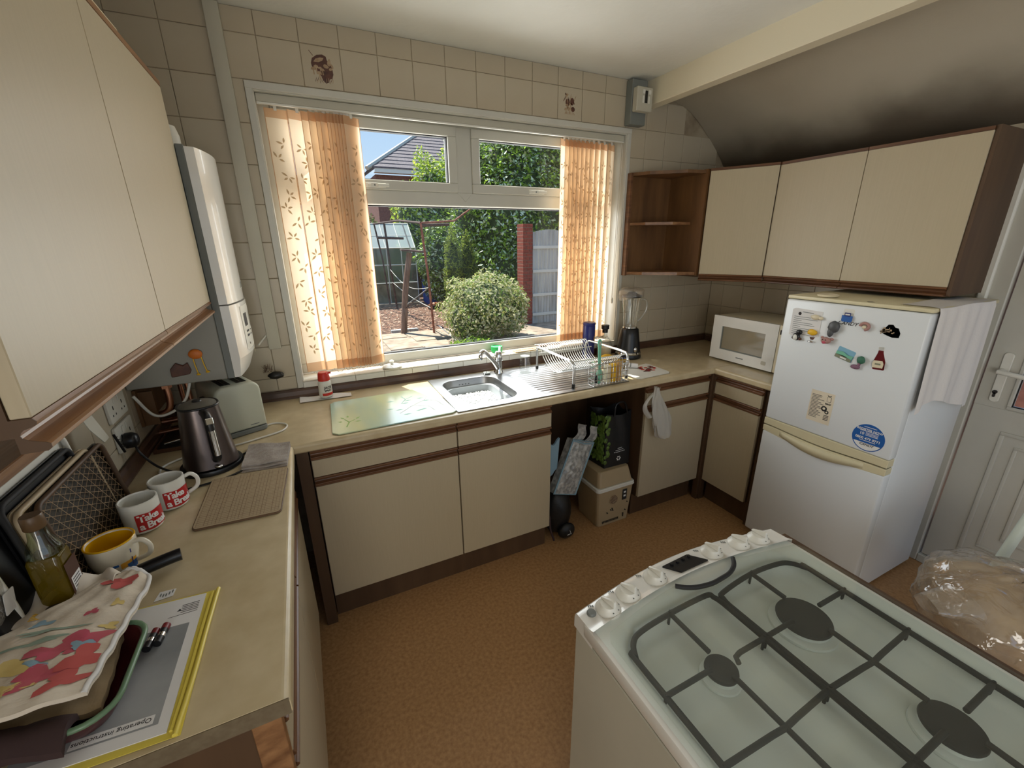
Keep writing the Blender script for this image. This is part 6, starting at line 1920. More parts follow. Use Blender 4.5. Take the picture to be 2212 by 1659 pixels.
for fam in range(3):
    an = R((28, -28, 62)[fam])
    for k_ in range(-22, 44):
        c = Vector((0, 0)) + Vector((-math.sin(an), math.cos(an))) * (k_ * 0.0155)
        if fam == 2 and k_ % 2: continue
        d = Vector((math.cos(an), math.sin(an)))
        seg_ = clipline(tuple(c - d * 1.0), tuple(c + d * 1.0))
        if seg_:
            a, b = seg_
            lt.tube([o + u * a[0] + v * a[1] + nrm * 0.0046, o + u * b[0] + v * b[1] + nrm * 0.0046], 0.0006, 3)
part('lattice_print', lt, 'tanprint', t, kind='stuff')
# oil bottle
ob = thing('oil_bottle', 'square bottle of yellow cooking oil with a brown cap', 'bottle', (0.195, -1.262, 0.9105))
ox, oy = 0.195, -1.262
part('body', MB().prism(rrect(ox - 0.025, ox + 0.025, oy - 0.025, oy + 0.025, 0.009, 5), 0.912, 1.070, 'z'), 'oil' if 'oil' in M else 'yellow', ob, bevel=0.008, seg=2)
part('shoulder', MB().lathe(ox, oy, [(0.027, 1.0705), (0.025, 1.085), (0.016, 1.105), (0.0135, 1.125)], 24), 'bottleglass' if 'bottleglass' in M else 'glass', ob)
part('cap', MB().lathe(ox, oy, [(0.014, 1.1255), (0.0165, 1.128), (0.0165, 1.152), (0.015, 1.155), (0, 1.155)], 28), 'capbrown' if 'capbrown' in M else 'brown', ob)
lbm = MB().box(ox + 0.0272, ox + 0.0276, oy - 0.022, oy + 0.022, 0.955, 1.045)
part('label', lbm, 'labelbrown' if 'labelbrown' in M else 'paper', ob)
lbm = MB().box(ox + 0.0278, ox + 0.0280, oy - 0.016, oy + 0.018, 0.975, 1.01)
for i in range(5): lbm.box(ox + 0.0281, ox + 0.0282, oy - 0.013, oy + 0.014, 0.979 + i * 0.006, 0.981 + i * 0.006, 1)
part('label_panel', lbm, ['paper', 'text'], ob)
# spatula handle between bottle and wall
single('white_spatula', MB().tube(bez([(0.150, -1.30, 0.93), (0.150, -1.315, 1.05), (0.145, -1.335, 1.17)], 5), 0.006, 8).box(0.142, 0.150, -1.365, -1.31, 1.17, 1.22), 'white', 'white plastic spatula leaning left of the oil bottle', 'spatula', bevel=0.0)
single('dark_board', MB().plate((0.165, -1.22, 0.912), (0, -1, 0), (-0.15, 0, 1), rrect(0, 0.14, 0, 0.215, 0.015), 0.007), 'black', 'black board leaning behind the oil bottle', 'board', bevel=0.001)
# utensils by the sockets
ut = thing('plastic_scraper', 'translucent grey plastic scoop standing in front of the sockets', 'utensil', (0.17, -0.82, 1.10))
part('blade', MB().plate((0.170, -0.80, 1.125), (0, -1, 0), (-0.25, 0.05, 1), [(0, 0), (0.035, 0.0), (0.06, 0.05), (0.065, 0.12), (0.045, 0.13), (0.01, 0.07)], 0.002), 'lightgrey', ut)
ft = MB()
for i in range(5): ft.tube([(0.178 - i * 0.001, -0.785 + 0.007 * i, 1.118 - 0.010 * i), (0.170, -0.755 + 0.008 * i, 1.108 - 0.012 * i)], 0.0014, 5)
ft.tube([(0.180, -0.80, 1.13), (0.178, -0.76, 1.06)], 0.0035, 6)
single('black_whisk', ft, 'black', 'black pronged utensil between lattice tray and plug', 'utensil')
# sockets and plug
def socket(z0, label, sw):
    t = thing('double_socket', label, 'socket', (XL, -0.545, z0), 'white double sockets on the left wall')
    part('plate', MB().prism(rrect(-0.618, -0.472, z0, z0 + 0.086, 0.006, 3), XL + 0.0005, XL + 0.0095, 'x'), 'white', t, bevel=0.0015)
    for yc in (-0.582, -0.508):
        h2 = MB().box(XL + 0.0096, XL + 0.0100, yc - 0.003, yc + 0.003, z0 + 0.040, z0 + 0.052)
        h2.box(XL + 0.0096, XL + 0.0100, yc - 0.015, yc - 0.009, z0 + 0.020, z0 + 0.026).box(XL + 0.0096, XL + 0.0100, yc + 0.009, yc + 0.015, z0 + 0.020, z0 + 0.026)
        part('pin_holes', h2, 'text', t)
        part('rocker', MB().box(XL + 0.0096, XL + 0.0125, yc + (0.012 if yc < -0.54 else -0.026), yc + (0.026 if yc < -0.54 else -0.012), z0 + 0.056, z0 + 0.078), 'white', t, bevel=0.001)
    return t
socket(1.000, 'lower white double socket on the left wall, with a black plug', 1)
socket(1.100, 'upper white double socket on the left wall', 0)
pg = thing('plug', 'black plug in the lower double socket, with its flex', 'plug', (0.15, -0.582, 1.03))
part('plug_body', MB().lathe(0, 0, [(0.017, 0), (0.026, 0.003), (0.026, 0.020), (0.020, 0.032), (0.010, 0.036), (0, 0.036)], 20).xf(Matrix.Translation((XL + 0.013, -0.582, 1.030)) @ Matrix.Rotation(R(90), 4, 'Y')), 'black', pg)
part('flex', MB().tube(bez([(XL + 0.035, -0.582, 1.012), (XL + 0.040, -0.580, 0.98), (0.185, -0.60, 0.935), (0.23, -0.63, 0.9145), (0.262, -0.655, 0.9145)], 7), 0.0038, 8, rs=None), 'black', pg)
# letters stack / dark box in far left corner
tr = thing('corner_tray', 'dark tray with small clutter in the corner behind the kettle', 'tray', (0.22, -0.38, 0.91))
part('tray_base', MB().box(0.145, 0.32, -0.44, -0.20, 0.9112, 0.918), 'black', tr)
trm = MB()
for a, b, c, d in ((0.145, 0.32, -0.444, -0.440), (0.145, 0.32, -0.20, -0.196), (0.141, 0.145, -0.444, -0.196), (0.32, 0.324, -0.444, -0.196)): trm.box(a, b, c, d, 0.9112, 0.926)
part('tray_rim', trm, 'copperish' if 'copperish' in M else 'brown', tr)
single('penknife', MB().tube([(0.165, -0.40, 0.927), (0.225, -0.37, 0.927)], 0.006, 8).box(0.20, 0.26, -0.376, -0.362, 0.9185, 0.927), 'chrome', 'small metal tool lying in the dark corner tray', 'tool')

# folder, papers, sticker
fo_ = thing('yellow_folder', 'yellow plastic wallet holding papers at the near end of the worktop', 'folder', (0.40, -1.48, 0.91))
part('back_sheet', MB().prism([(0.30, -1.628), (0.448, -1.636), (0.456, -1.312), (0.30, -1.30)], 0.9112, 0.9122, 'z'), 'yellowfilm' if 'yellowfilm' in M else 'yellow', fo_)
part('spine', MB().tube(bez([(0.456, -1.312, 0.914), (0.452, -1.42, 0.9155), (0.448, -1.53, 0.9145), (0.441, -1.635, 0.914)], 8), 0.0042, 8).tube(bez([(0.446, -1.318, 0.9145), (0.443, -1.42, 0.916), (0.439, -1.53, 0.9145), (0.434, -1.625, 0.914)], 8), 0.0028, 6), 'yellowfilm' if 'yellowfilm' in M else 'yellow', fo_)
pp = thing('leaflet', 'white leaflet with a grey picture and printed heading, lying on the yellow folder', 'leaflet', (0.36, -1.47, 0.9125))
part('sheet', MB().prism([(0.23, -1.610), (0.428, -1.624), (0.434, -1.316), (0.235, -1.300)], 0.9126, 0.9142, 'z'), 'paper', pp)
pm = MB().prism([(0.23, -1.59), (0.413, -1.603), (0.417, -1.392), (0.24, -1.378)], 0.9143, 0.9144, 'z', 0)
pm.prism([(0.30, -1.592), (0.405, -1.599), (0.4055, -1.583), (0.3005, -1.576)], 0.91445, 0.91455, 'z', 1)
uv_ = Vector((-1, 0.05, 0))
put(pm, text_mb('Operating instructions', 0.011, 0.0001), (0.352, -1.5875, 0.9147), uv_, Vector((-0.05, -1, 0)), 2)
for i in range(5): pm.box(0.395, 0.425, -1.336 - i * 0.005, -1.3345 - i * 0.005, 0.9143, 0.91442, 2)
pm.box(0.375, 0.425, -1.362, -1.3610, 0.9143, 0.91442, 2)
pm.prism([(0.388, -1.350), (0.392, -1.343), (0.396, -1.350)], 0.9143, 0.91442, 'z', 2)
part('leaflet_print', pm, ['greyphoto' if 'greyphoto' in M else 'grey', 'paper', 'text'], pp)
sk_ = thing('price_sticker', 'small white printed sticker on the worktop above the leaflet', 'sticker', (0.35, -1.28, 0.91))
part('sticker', MB().prism([(0.335, -1.292), (0.368, -1.288), (0.370, -1.266), (0.340, -1.264)], 0.9106, 0.9110, 'z'), 'paper', sk_)
sm_ = MB()
for i in range(5): sm_.prism(circle(0.344 + i * 0.0052, -1.2755 - 0.004 * math.sin(i), 0.0016, 6, 0.006), 0.9111, 0.9112, 'z')
part('print', sm_, 'grey', sk_)
# two batteries
for i, (lab, x0_, y0_) in enumerate((('black and red battery lying beside the green tray, left one', 0.366, -1.395), ('black and red battery, right one, farther from the tray', 0.381, -1.389))):
    b = thing('battery', lab, 'battery', (x0_, y0_ - 0.02, 0.9145), 'loose batteries')
    bz = 0.9145 + 0.0072
    a_ = Vector((x0_, y0_, bz)); c_ = Vector((x0_ - 0.006, y0_ - 0.044, bz)); d_ = (c_ - a_).normalized()
    part('barrel', MB().tube([a_ + d_ * 0.012, c_], 0.007, 16), 'black', b)
    part('end_band', MB().tube([a_, a_ + d_ * 0.0119], 0.0071, 16), 'darkred' if 'darkred' in M else 'red', b)
    part('terminal', MB().tube([a_ - d_ * 0.0015, a_ - d_ * 0.0001], 0.003, 10), 'chrome', b)
    part('silver_band', MB().tube([a_ + d_ * 0.022, a_ + d_ * 0.030], 0.00715, 16), 'chrome', b)
# green-and-maroon oven tray
gt_ = thing('roasting_tray', 'maroon roasting tray with a green rim, loaded with oven gloves', 'tray', (0.23, -1.49, 0.915))
ty0, ty1, tx0, tx1 = -1.600, -1.395, 0.134, 0.366
tl_ = MB()
lvv = [(0.022, 0.9165, 0.035), (0.010, 0.935, 0.04), (0.0, 0.955, 0.045), (0.0, 0.958, 0.045), (0.006, 0.957, 0.042), (0.016, 0.936, 0.036), (0.028, 0.9195, 0.03)]
nn_ = len(rrect(0, 1, 0, 1, 0.1, 6))
for ins_, zz, r_ in lvv:
    tl_.v += [Vector((p[0], p[1], zz)) for p in rrect(tx0 + ins_, tx1 - ins_, ty0 + ins_, ty1 - ins_, r_, 6)]
for k_ in range(len(lvv) - 1):
    for i in range(nn_):
        j = (i + 1) % nn_
        tl_.f.append([k_ * nn_ + i, k_ * nn_ + j, (k_ + 1) * nn_ + j, (k_ + 1) * nn_ + i]); tl_.m.append(0); tl_.sm.append(True)
for k_ in (0, len(lvv) - 1):
    tl_.f.append([k_ * nn_ + i for i in range(nn_)]); tl_.m.append(0); tl_.sm.append(True)
part('tray_body', tl_, 'maroon' if 'maroon' in M else 'brown', gt_)
part('tray_rim', MB().tube([(p[0], p[1], 0.958) for p in rrect(tx0, tx1, ty0, ty1, 0.045, 6)], 0.0045, 8, closed=True), 'rimgreen' if 'rimgreen' in M else 'green', gt_, 'green enamel rim')
# paper bag behind
def lumpy(fn, nu, nv, th=0.006):
    mb = MB()
    mb.grid(fn, nu, nv)
    mb.grid(lambda u, v: tuple(Vector(fn(u, v)) - Vector((0, 0, th))), nu, nv)
    for (a, b) in (((0, 0), (1, 0)), ((1, 0), (1, 1)), ((1, 1), (0, 1)), ((0, 1), (0, 0))):
        mb.grid(lambda u, v, a=a, b=b: tuple(Vector(fn(a[0] + (b[0] - a[0]) * u, a[1] + (b[1] - a[1]) * u)) - Vector((0, 0, th * v))), nu, 2)
    return mb
pbf = lambda u, v: (0.118 + 0.175 * u - 0.01 * v, -1.355 + 0.125 * v + 0.014 * math.sin(11 * u), 0.975 + 0.010 * math.sin(17 * u + 5 * v) * (0.4 + v) + 0.008 * math.sin(7 * v + 3 * u))
pb = thing('paper_bag', 'crumpled white paper bag with a honeycomb print behind the oven gloves', 'bag', (0.20, -1.30, 0.93))
part('bag_sheet', lumpy(pbf, 26, 14, 0.004), 'crumple' if 'crumple' in M else 'paper', pb)
hc = MB()
for i in range(5):
    hc.grid(lambda u, v, i=i: tuple(Vector(pbf(0.36 + 0.16 * u, 0.14 + 0.05 * i + 0.028 * v + 0.03 * u)) + Vector((0, 0, 0.0012))), 8, 2)
part('honeycomb_print', hc, 'yellow', pb)
single('bag_support', MB().ball((0.20, -1.31, 0.9435), (0.08, 0.045, 0.026), 0, 16, 0.05, 2), 'purplecloth' if 'purplecloth' in M else 'black', 'dark crumpled wrapper under the paper bag', 'wrapper')
# oven glove: pale quilted with printed stars and pink cloud patches
og = thing('oven_glove', 'quilted white double oven glove printed with pink and yellow shapes', 'oven glove', (0.25, -1.45, 0.96))
def ogf(u, v):
    # u across (left wall -> room), v from near end to far tip
    cx = 0.165 + 0.128 * v ** 1.1; cyy = -1.565 + 0.285 * v
    w = 0.145 * (1 - 0.42 * v) 
    ax = Vector((0.88, -0.28)) 
    lft = Vector((0.118, -1.60)).lerp(Vector((0.124, -1.375)), min(1, v / 0.55)) if v < 0.55 else Vector((0.124, -1.375)).lerp(Vector((0.275, -1.243)), (v - 0.55) / 0.45)
    rgt = Vector((0.328, -1.558)).lerp(Vector((0.350, -1.290)), v)
    p = lft.lerp(rgt, u)
    q = math.sin(math.pi * (0.06 + 0.88 * u)) ** 0.45
    zz = 0.962 + 0.040 * q * (1 - 0.35 * v) + 0.0022 * math.sin(36 * v + 6 * u) + 0.0014 * math.sin(26 * u)
    if v > 0.9: p = p.lerp((Vector((0.275, -1.243)) + Vector((0.350, -1.290))) / 2, ((v - 0.9) / 0.1) ** 2 * 0.35)
    return (p.x, p.y, zz)
part('glove_top', lumpy(ogf, 34, 40, 0.008), 'quilt' if 'quilt' in M else 'paper', og)
part('piping', MB().tube([ogf(0.99, i / 30) for i in range(31)], 0.0042, 8).tube([ogf(i / 12, 0.995) for i in range(13)], 0.004, 8), 'paper', og, 'white piped edge')
pc_ = MB()
rn = random.Random(5)
def patch(u0, v0, ru, rv, mi, lift):
    pc_.grid(lambda a, b: tuple(Vector(ogf(min(.97, max(.02, u0 + ru * b * (1 + .35 * math.sin(6 * math.pi * a + u0 * 40) + .22 * math.sin(10 * math.pi * a + v0 * 60)) * math.cos(2 * math.pi * a))), min(.985, max(.01, v0 + rv * b * (1 + .35 * math.sin(6 * math.pi * a + u0 * 40) + .22 * math.sin(10 * math.pi * a + v0 * 60)) * math.sin(2 * math.pi * a))))) + Vector((0, 0, lift))), 24, 4, mi, True, True)
for (u0, v0, ru, rv, mi) in ((.80, .40, .13, .07, 0), (.62, .36, .16, .05, 0), (.86, .26, .10, .09, 3), (.66, .20, .16, .06, 0), (.40, .30, .14, .05, 1), (.50, .16, .14, .05, 1), (.84, .12, .12, .06, 3), (.34, .12, .12, .05, 0), (.22, .22, .1, .05, 1), (.80, .36, .07, .03, 2), (.55, .28, .09, .025, 2), (.9, .5, .05, .03, 1), (.70, .62, .05, .022, 0), (.82, .70, .05, .025, 1), (.60, .88, .22, .05, 3), (.35, .60, .08, .02, 2), (.5, .52, .2, .015, 4), (.45, .45, .25, .012, 4)):
    patch(u0, v0, ru, rv, mi, 0.0009 + 0.0002 * (len(pc_.f) % 5))
part('fabric_print', pc_, ['pinkp' if 'pinkp' in M else 'red', 'butter' if 'butter' in M else 'yellow', 'paleblue' if 'paleblue' in M else 'mint', 'coral' if 'coral' in M else 'red', 'paleteal' if 'paleteal' in M else 'mint'], og, kind='stuff')
# beige glove underneath, hanging into the tray
ug = lambda u, v: (0.165 + 0.175 * u - 0.02 * v, -1.585 + 0.20 * v + 0.02 * u, 0.944 + 0.012 * math.sin(math.pi * (0.1 + .8 * u)) + 0.0020 * math.sin(26 * u + 11 * v) + 0.0016 * math.sin(31 * v))
single('oven_glove', lumpy(ug, 34, 26, 0.010), 'quiltbeige' if 'quiltbeige' in M else 'tanprint', 'beige quilted glove under the printed one, lying in the maroon tray', 'oven glove')
dcl = lambda u, v: (0.116 + 0.20 * u, -1.628 + 0.055 * v + 0.02 * math.sin(3 * u), 0.966 + 0.012 * math.sin(math.pi * v) + 0.003 * math.sin(12 * u + 3 * v) - 0.010 * u)
single('dark_cloth', lumpy(dcl, 24, 12, 0.012), 'purplecloth' if 'purplecloth' in M else 'brown', 'dark brown cloth along the near edge of the tray', 'cloth')
fb_ = thing('film_bag', 'crumpled clear bag holding a white card, at the far left by the oil bottle', 'bag', (0.135, -1.36, 0.99))
fbm = MB().grid(lambda u, v: (0.138 + 0.022 * (1 + .2 * math.sin(9 * v + 12 * u)) * math.sin(math.pi * (.02 + .96 * v)) * math.cos(2 * math.pi * u), -1.355 + 0.052 * (1 + .15 * math.sin(13 * u)) * math.sin(math.pi * (.02 + .96 * v)) * math.sin(2 * math.pi * u), 1.045 - 0.055 * math.cos(math.pi * v)), 40, 20, closed_u=True)
part('bag_film', fbm, 'film', fb_)
part('card', MB().plate((0.155, -1.31, 1.0), (0, -1, 0.1), (0.05, 0.2, 1), rrect(0, 0.03, 0, 0.04, 0.003, 2), 0.001), 'paper', fb_)
# ================================================================== IN THE OPEN GAP
cbx = thing('cool_box', 'beige cool box with a round grille standing on the floor in the gap', 'cool box', (2.21, -0.44, 0))
def taper(mb, a, b, mi=0):
    """a,b = (x0,x1,y0,y1,z) rings"""
    r = lambda q: rrect(q[0], q[1], q[2], q[3], 0.02, 3)
    A, B = r(a), r(b); n_ = len(A)
    vs = [(p[0], p[1], a[4]) for p in A] + [(p[0], p[1], b[4]) for p in B]
    return mb.add(vs, [list(range(n_))[::-1], list(range(n_, 2 * n_))] + [[i, (i + 1) % n_, n_ + (i + 1) % n_, n_ + i] for i in range(n_)], mi)
part('tub', taper(MB(), (2.105, 2.335, -0.548, -0.34, 0.002), (2.085, 2.352, -0.560, -0.32, 0.245)), 'coolbeige', cbx)
part('rim', taper(MB(), (2.080, 2.358, -0.566, -0.315, 0.2455), (2.082, 2.356, -0.564, -0.317, 0.268)), 'white', cbx, 'white rim', bevel=0.003)
part('lid', taper(MB(), (2.092, 2.347, -0.556, -0.325, 0.2685), (2.110, 2.330, -0.53, -0.34, 0.360)), 'coolbeige', cbx, bevel=0.004)
gr = MB().prism(circle(2.205, 0.175, 0.030, 26), -0.560, -0.5565, 'y')
part('round_grille', gr, 'tanprint', cbx)
g2 = MB()
for i in range(7):
    w = math.sqrt(max(0, 0.027 ** 2 - (0.008 * (i - 3)) ** 2))
    g2.box(2.205 - w, 2.205 + w, -0.5608, -0.5602, 0.175 + 0.008 * (i - 3) - 0.0012, 0.175 + 0.008 * (i - 3) + 0.0012)
for i in range(13): g2.box(2.135 + i * 0.0095, 2.139 + i * 0.0095, -0.5545, -0.5515, 0.022, 0.036)
for x, z in ((2.19, 0.105), (2.205, 0.100), (2.20, 0.112), (2.165, 0.09), (2.31, 0.13), (2.30, 0.075)): g2.prism(circle(x, z, 0.0035, 8), -0.5605, -0.552, 'y')
g2.box(2.268, 2.300, -0.5612, -0.559, 0.155, 0.225)
g2.box(2.285, 2.291, -0.556, -0.553, 0.03, 0.055)
part('panel_marks', g2, 'text', cbx)
g3 = MB().box(2.276, 2.292, -0.5618, -0.5613, 0.200, 0.212).box(2.276, 2.292, -0.5618, -0.5613, 0.175, 0.187)
part('label_marks', g3, 'inkwhite', cbx)
# black shopping bag with sprout picture
sb = thing('shopping_bag', 'black shopping bag with green sprouts printed on its side, on the cool box', 'bag', (2.24, -0.42, 0.361))
bg_ = MB()
BL = [(2.165, -0.500), (2.345, -0.505), (2.342, -0.36), (2.150, -0.35)]
TP = [(2.185, -0.470), (2.364, -0.47), (2.362, -0.34), (2.175, -0.32)]
def sbf(k_, u, v):
    a, b = BL[k_], BL[(k_ + 1) % 4]; c, d = TP[k_], TP[(k_ + 1) % 4]
    x = (a[0] + (b[0] - a[0]) * u) * (1 - v) + (c[0] + (d[0] - c[0]) * u) * v
    y = (a[1] + (b[1] - a[1]) * u) * (1 - v) + (c[1] + (d[1] - c[1]) * u) * v
    wob = 0.006 * math.sin(9 * u + 5 * v + k_) * math.sin(math.pi * u) * v
    return (x + wob, y + wob, 0.362 + 0.33 * v - 0.02 * v * math.sin(math.pi * u))
for k_ in range(4):
    bg_.grid(lambda u, v: sbf(k_, u, v), 12, 12)
bg_.add([(p[0], p[1], 0.362) for p in BL], [(0, 1, 2, 3)])
part('bag_body', bg_, 'bagblack', sb)
for dx_ in (0.0,):
    part('bag_handle', MB().tube(bez([(2.24, -0.472, 0.67), (2.25, -0.47, 0.74), (2.31, -0.47, 0.745), (2.335, -0.472, 0.67)], 8), 0.005, 6), 'bagblack', sb)
sprm = MB()
rn = random.Random(8)
for i in range(190):
    u_, v_ = rn.random(), rn.random()
    p = sbf(3, 0.1 + 0.8 * u_, 0.1 + 0.85 * v_)
    sprm.ball((p[0] - 0.001, p[1], p[2]), (0.0035, 0.013, 0.014), 0, 8)
for i in range(26):
    u_, v_ = rn.random() * 0.16, rn.random()
    p = sbf(0, u_, 0.08 + 0.88 * v_)
    sprm.ball((p[0], p[1] - 0.001, p[2]), (0.012, 0.0035, 0.013), 0, 8)
part('sprout_print', sprm, 'sprout', sb, kind='stuff')
sm2 = MB()
for i, (a, b) in enumerate(((0.50, 0.68), (0.42, 0.74), (0.36, 0.80))):
    for q in range(7):
        u0 = a + (b - a) * q / 7
        p0_, p1_ = sbf(0, u0, 0.34 - i * 0.035), sbf(0, u0 + (b - a) / 9, 0.345 - i * 0.035)
        sm2.add([(p0_[0], p0_[1] - 0.003, p0_[2]), (p1_[0], p1_[1] - 0.003, p0_[2]), (p1_[0], p1_[1] - 0.003, p0_[2] + 0.004), (p0_[0], p0_[1] - 0.003, p0_[2] + 0.004)], [(0, 1, 2, 3)])
c0 = sbf(0, 0.55, 0.15)
for k_ in range(3):
    a = R(90 + 120 * k_)
    sm2.plate((c0[0] + 0.010 * math.cos(a), c0[1] - 0.004, c0[2] + 0.010 * math.sin(a)), (-math.sin(a), 0, math.cos(a)), (math.cos(a), 0, math.sin(a)), [(-.010, -.003), (.004, -.003), (.004, -.007), (.011, 0), (.004, .007), (.004, .003), (-.010, .003)], 0.0003)
part('white_print', sm2, 'inkwhite', sb)
# silver-blue insulated bag
ib = thing('insulated_bag', 'blue-edged silver quilted cool bag leaning in the gap', 'bag', (1.93, -0.47, 0.10))
o = Vector((1.815, -0.515, 0.30)); 
ibx = lambda u, v: o + Vector((0.155, 0.02, -0.06)) * u + Vector((0.150, 0.05, 0.28)) * v
ibn = Vector((0.155, 0.02, -0.06)).cross(Vector((0.150, 0.05, 0.28))).normalized()
def ibf(u, v):
    p = ibx(u, v) + ibn * (0.014 * math.sin(math.pi * u) * math.sin(math.pi * v) + 0.003 * math.sin(30 * u + 8 * math.sin(9 * v)) * math.sin(34 * v))
    return tuple(p)
bm_ = MB().grid(ibf, 30, 40)
bm_.grid(lambda u, v: tuple(ibx(u, v) - ibn * 0.05 + Vector((0, 0, 0))), 2, 2)
for (a, b) in (((0, 0), (1, 0)), ((1, 0), (1, 1)), ((1, 1), (0, 1)), ((0, 1), (0, 0))):
    bm_.grid(lambda u, v, a=a, b=b: tuple(ibx(a[0] + (b[0] - a[0]) * u, a[1] + (b[1] - a[1]) * u) - ibn * 0.05 * v), 8, 2)
part('quilted_body', bm_, 'foil', ib)
ed = MB().tube([tuple(ibx(*p)) for p in ((0, 0), (1, 0), (1, 1), (0, 1))], 0.006, 6, closed=True)
ed.tube([tuple(ibx(0, 0.98) + ibn * 0.004), tuple(ibx(0.5, 0.96) + ibn * 0.016), tuple(ibx(1, 0.98) + ibn * 0.004)], 0.004, 6)
part('blue_edging', ed, 'paleblue', ib)
fm = MB()
def ibt(a0, a1):
    def f_(u, v):
        p = ibx(a0 + (a1 - a0) * u * (1 - .1 * v), 1.0) + Vector((0.03 * v + 0.01 * math.sin(5 * v), 0.01 - 0.03 * v, 0.10 * v))
        return tuple(p + ibn * 0.006 * math.sin(7 * u + 4 * v))
    return f_
fm.grid(ibt(0.0, 0.45), 8, 8).grid(ibt(0.6, 1.0), 8, 8)
part('handle_flap', fm, 'foil', ib)
ib2 = MB()
ib2.grid(lambda u, v: (1.765 + 0.10 * u, -0.46 - 0.02 * v, 0.40 + 0.20 * v + 0.02 * math.sin(8 * u)), 8, 8).grid(lambda u, v: (1.765 + 0.10 * u, -0.45 - 0.02 * v, 0.40 + 0.20 * v + 0.02 * math.sin(8 * u)), 8, 8)
single('blue_bag', ib2, 'paleblue', 'crumpled pale blue bag behind the silver cool bag', 'bag')
kb = thing('rucksack', 'small black rucksack with a white mark on the floor of the gap', 'bag', (1.87, -0.47, 0))
part('bag_body', MB().ball((1.865, -0.46, 0.150), (0.090, 0.085, 0.148), 0, 20, 0.06, 2), 'bagblack', kb)
part('front_pocket', MB().ball((1.885, -0.545, 0.055), (0.055, 0.030, 0.048), 0, 16), 'bagblack', kb)
part('strap', MB().tube(bez([(1.80, -0.50, 0.16), (1.78, -0.54, 0.10), (1.80, -0.55, 0.02)], 6), 0.006, 6), 'purplecloth', kb)
part('white_mark', MB().tube([(1.872, -0.5765, 0.048), (1.893, -0.5775, 0.052)], 0.0015, 5).tube([(1.888, -0.5765, 0.075), (1.900, -0.574, 0.045)], 0.0015, 5), 'inkwhite', kb)
# carrier bag hanging from the drawer rail
hb2 = thing('carrier_bag', 'thin white carrier bag hanging from the cabinet edge beside the gap', 'bag', (2.44, -0.61, 0.55))
def ctour(v):      # centre x, half width by height
    pts = [(0.0, 2.480, 0.036), (0.04, 2.478, 0.056), (0.12, 2.470, 0.062), (0.35, 2.45, 0.062), (0.55, 2.425, 0.055), (0.75, 2.40, 0.034), (1.0, 2.385, 0.010)]
    for (a, xa, wa), (b, xb_, wb_) in zip(pts[:-1], pts[1:]):
        if a <= v <= b:
            t = (v - a) / (b - a)
            return xa + (xb_ - xa) * t, wa + (wb_ - wa) * t
    return pts[-1][1], pts[-1][2]
def cbf2(u, v):
    cx, w = ctour(v)
    a = 2 * math.pi * u
    q = 1 + 0.10 * math.sin(5 * a + 6 * v) + 0.07 * math.sin(9 * a - 9 * v)
    return (cx + w * q * math.cos(a), -0.628 + 0.024 * q * math.sin(a) * (1 - 0.4 * v), 0.555 + 0.32 * v)
part('bag_body', MB().grid(cbf2, 36, 24, closed_u=True), 'bagplastic', hb2)
lp = MB().grid(lambda u, v: (2.355 - 0.055 * math.sin(math.pi * v) + 0.03 * u + 0.04 * v * v, -0.618 - 0.012 * math.sin(3 * u), 0.69 + 0.165 * v + 0.01 * u), 6, 20)
part('loop_handle', lp, 'bagplastic', hb2)

# ================================================================== RIGHT OF THE COOKER
bn = thing('pedal_bin', 'pale bin body supporting the bag right of the cooker', 'bin', (2.60, -2.0, 0))
part('bin_body', MB().lathe(2.62, -2.02, [(0.11, 0.001), (0.12, 0.02), (0.13, 0.29), (0.12, 0.30)], 32), 'lightgrey', bn)
bg2 = thing('bread_bag', 'clear plastic bag full of beige food to the right of the cooker', 'bag', (2.62, -2.0, 0.301))
def bag_shape(c, r, sd, s_=1.0, knots=None):
    def f_(u, v):
        a = 2 * math.pi * u; b = math.pi * (0.02 + 0.96 * v)
        q = 1 + 0.055 * math.sin(3 * a + sd) * math.sin(3 * b) + 0.035 * math.sin(7 * a + 2 * b + sd) + 0.022 * math.sin(13 * a - 5 * b) + 0.016 * math.sin(21 * b + 4 * a)
        return (c[0] + r[0] * q * s_ * math.sin(b) * math.cos(a), c[1] + r[1] * q * s_ * math.sin(b) * math.sin(a), c[2] - r[2] * q * s_ * math.cos(b))
    return f_
part('contents', MB().grid(bag_shape((2.64, -2.01, 0.455), (0.215, 0.23, 0.150), 1.2, 0.92), 40, 22, closed_u=True), 'breadfill', bg2, 'beige contents')
part('bag_film', MB().grid(bag_shape((2.64, -2.01, 0.465), (0.235, 0.25, 0.165), 2.2), 64, 34, closed_u=True), 'film2', bg2)
kn2 = MB().grid(lambda u, v: (2.375 + 0.09 * v + 0.012 * math.sin(9 * u), -1.88 - 0.05 * v + (0.035 + 0.03 * v) * math.cos(2 * math.pi * u), 0.515 + (0.02 + 0.03 * v) * math.sin(2 * math.pi * u) + 0.005 * math.sin(14 * u)), 26, 8, closed_u=True)
part('twisted_neck', kn2, 'film2', bg2)
pl_ = Vector((2.95, -1.80, 0.50))
single('mop_handle', MB().tube([(2.82, -1.845, 0.005), (2.96, -1.885, 0.50), (3.16, -1.945, 1.25)], 0.016, 14), 'mintwhite', 'pale tubular mop handle leaning by the back door', 'handle')

# ================================================================== GARDEN
GZ = -0.2
random.seed(11)
struct('ground', MB().box(-30, 40, 0.19, 60, GZ - 0.2, GZ).box(3.66, 40, -30, 0.19, GZ - 0.2, GZ), 'soil', 'bare garden soil covered with dry leaves')
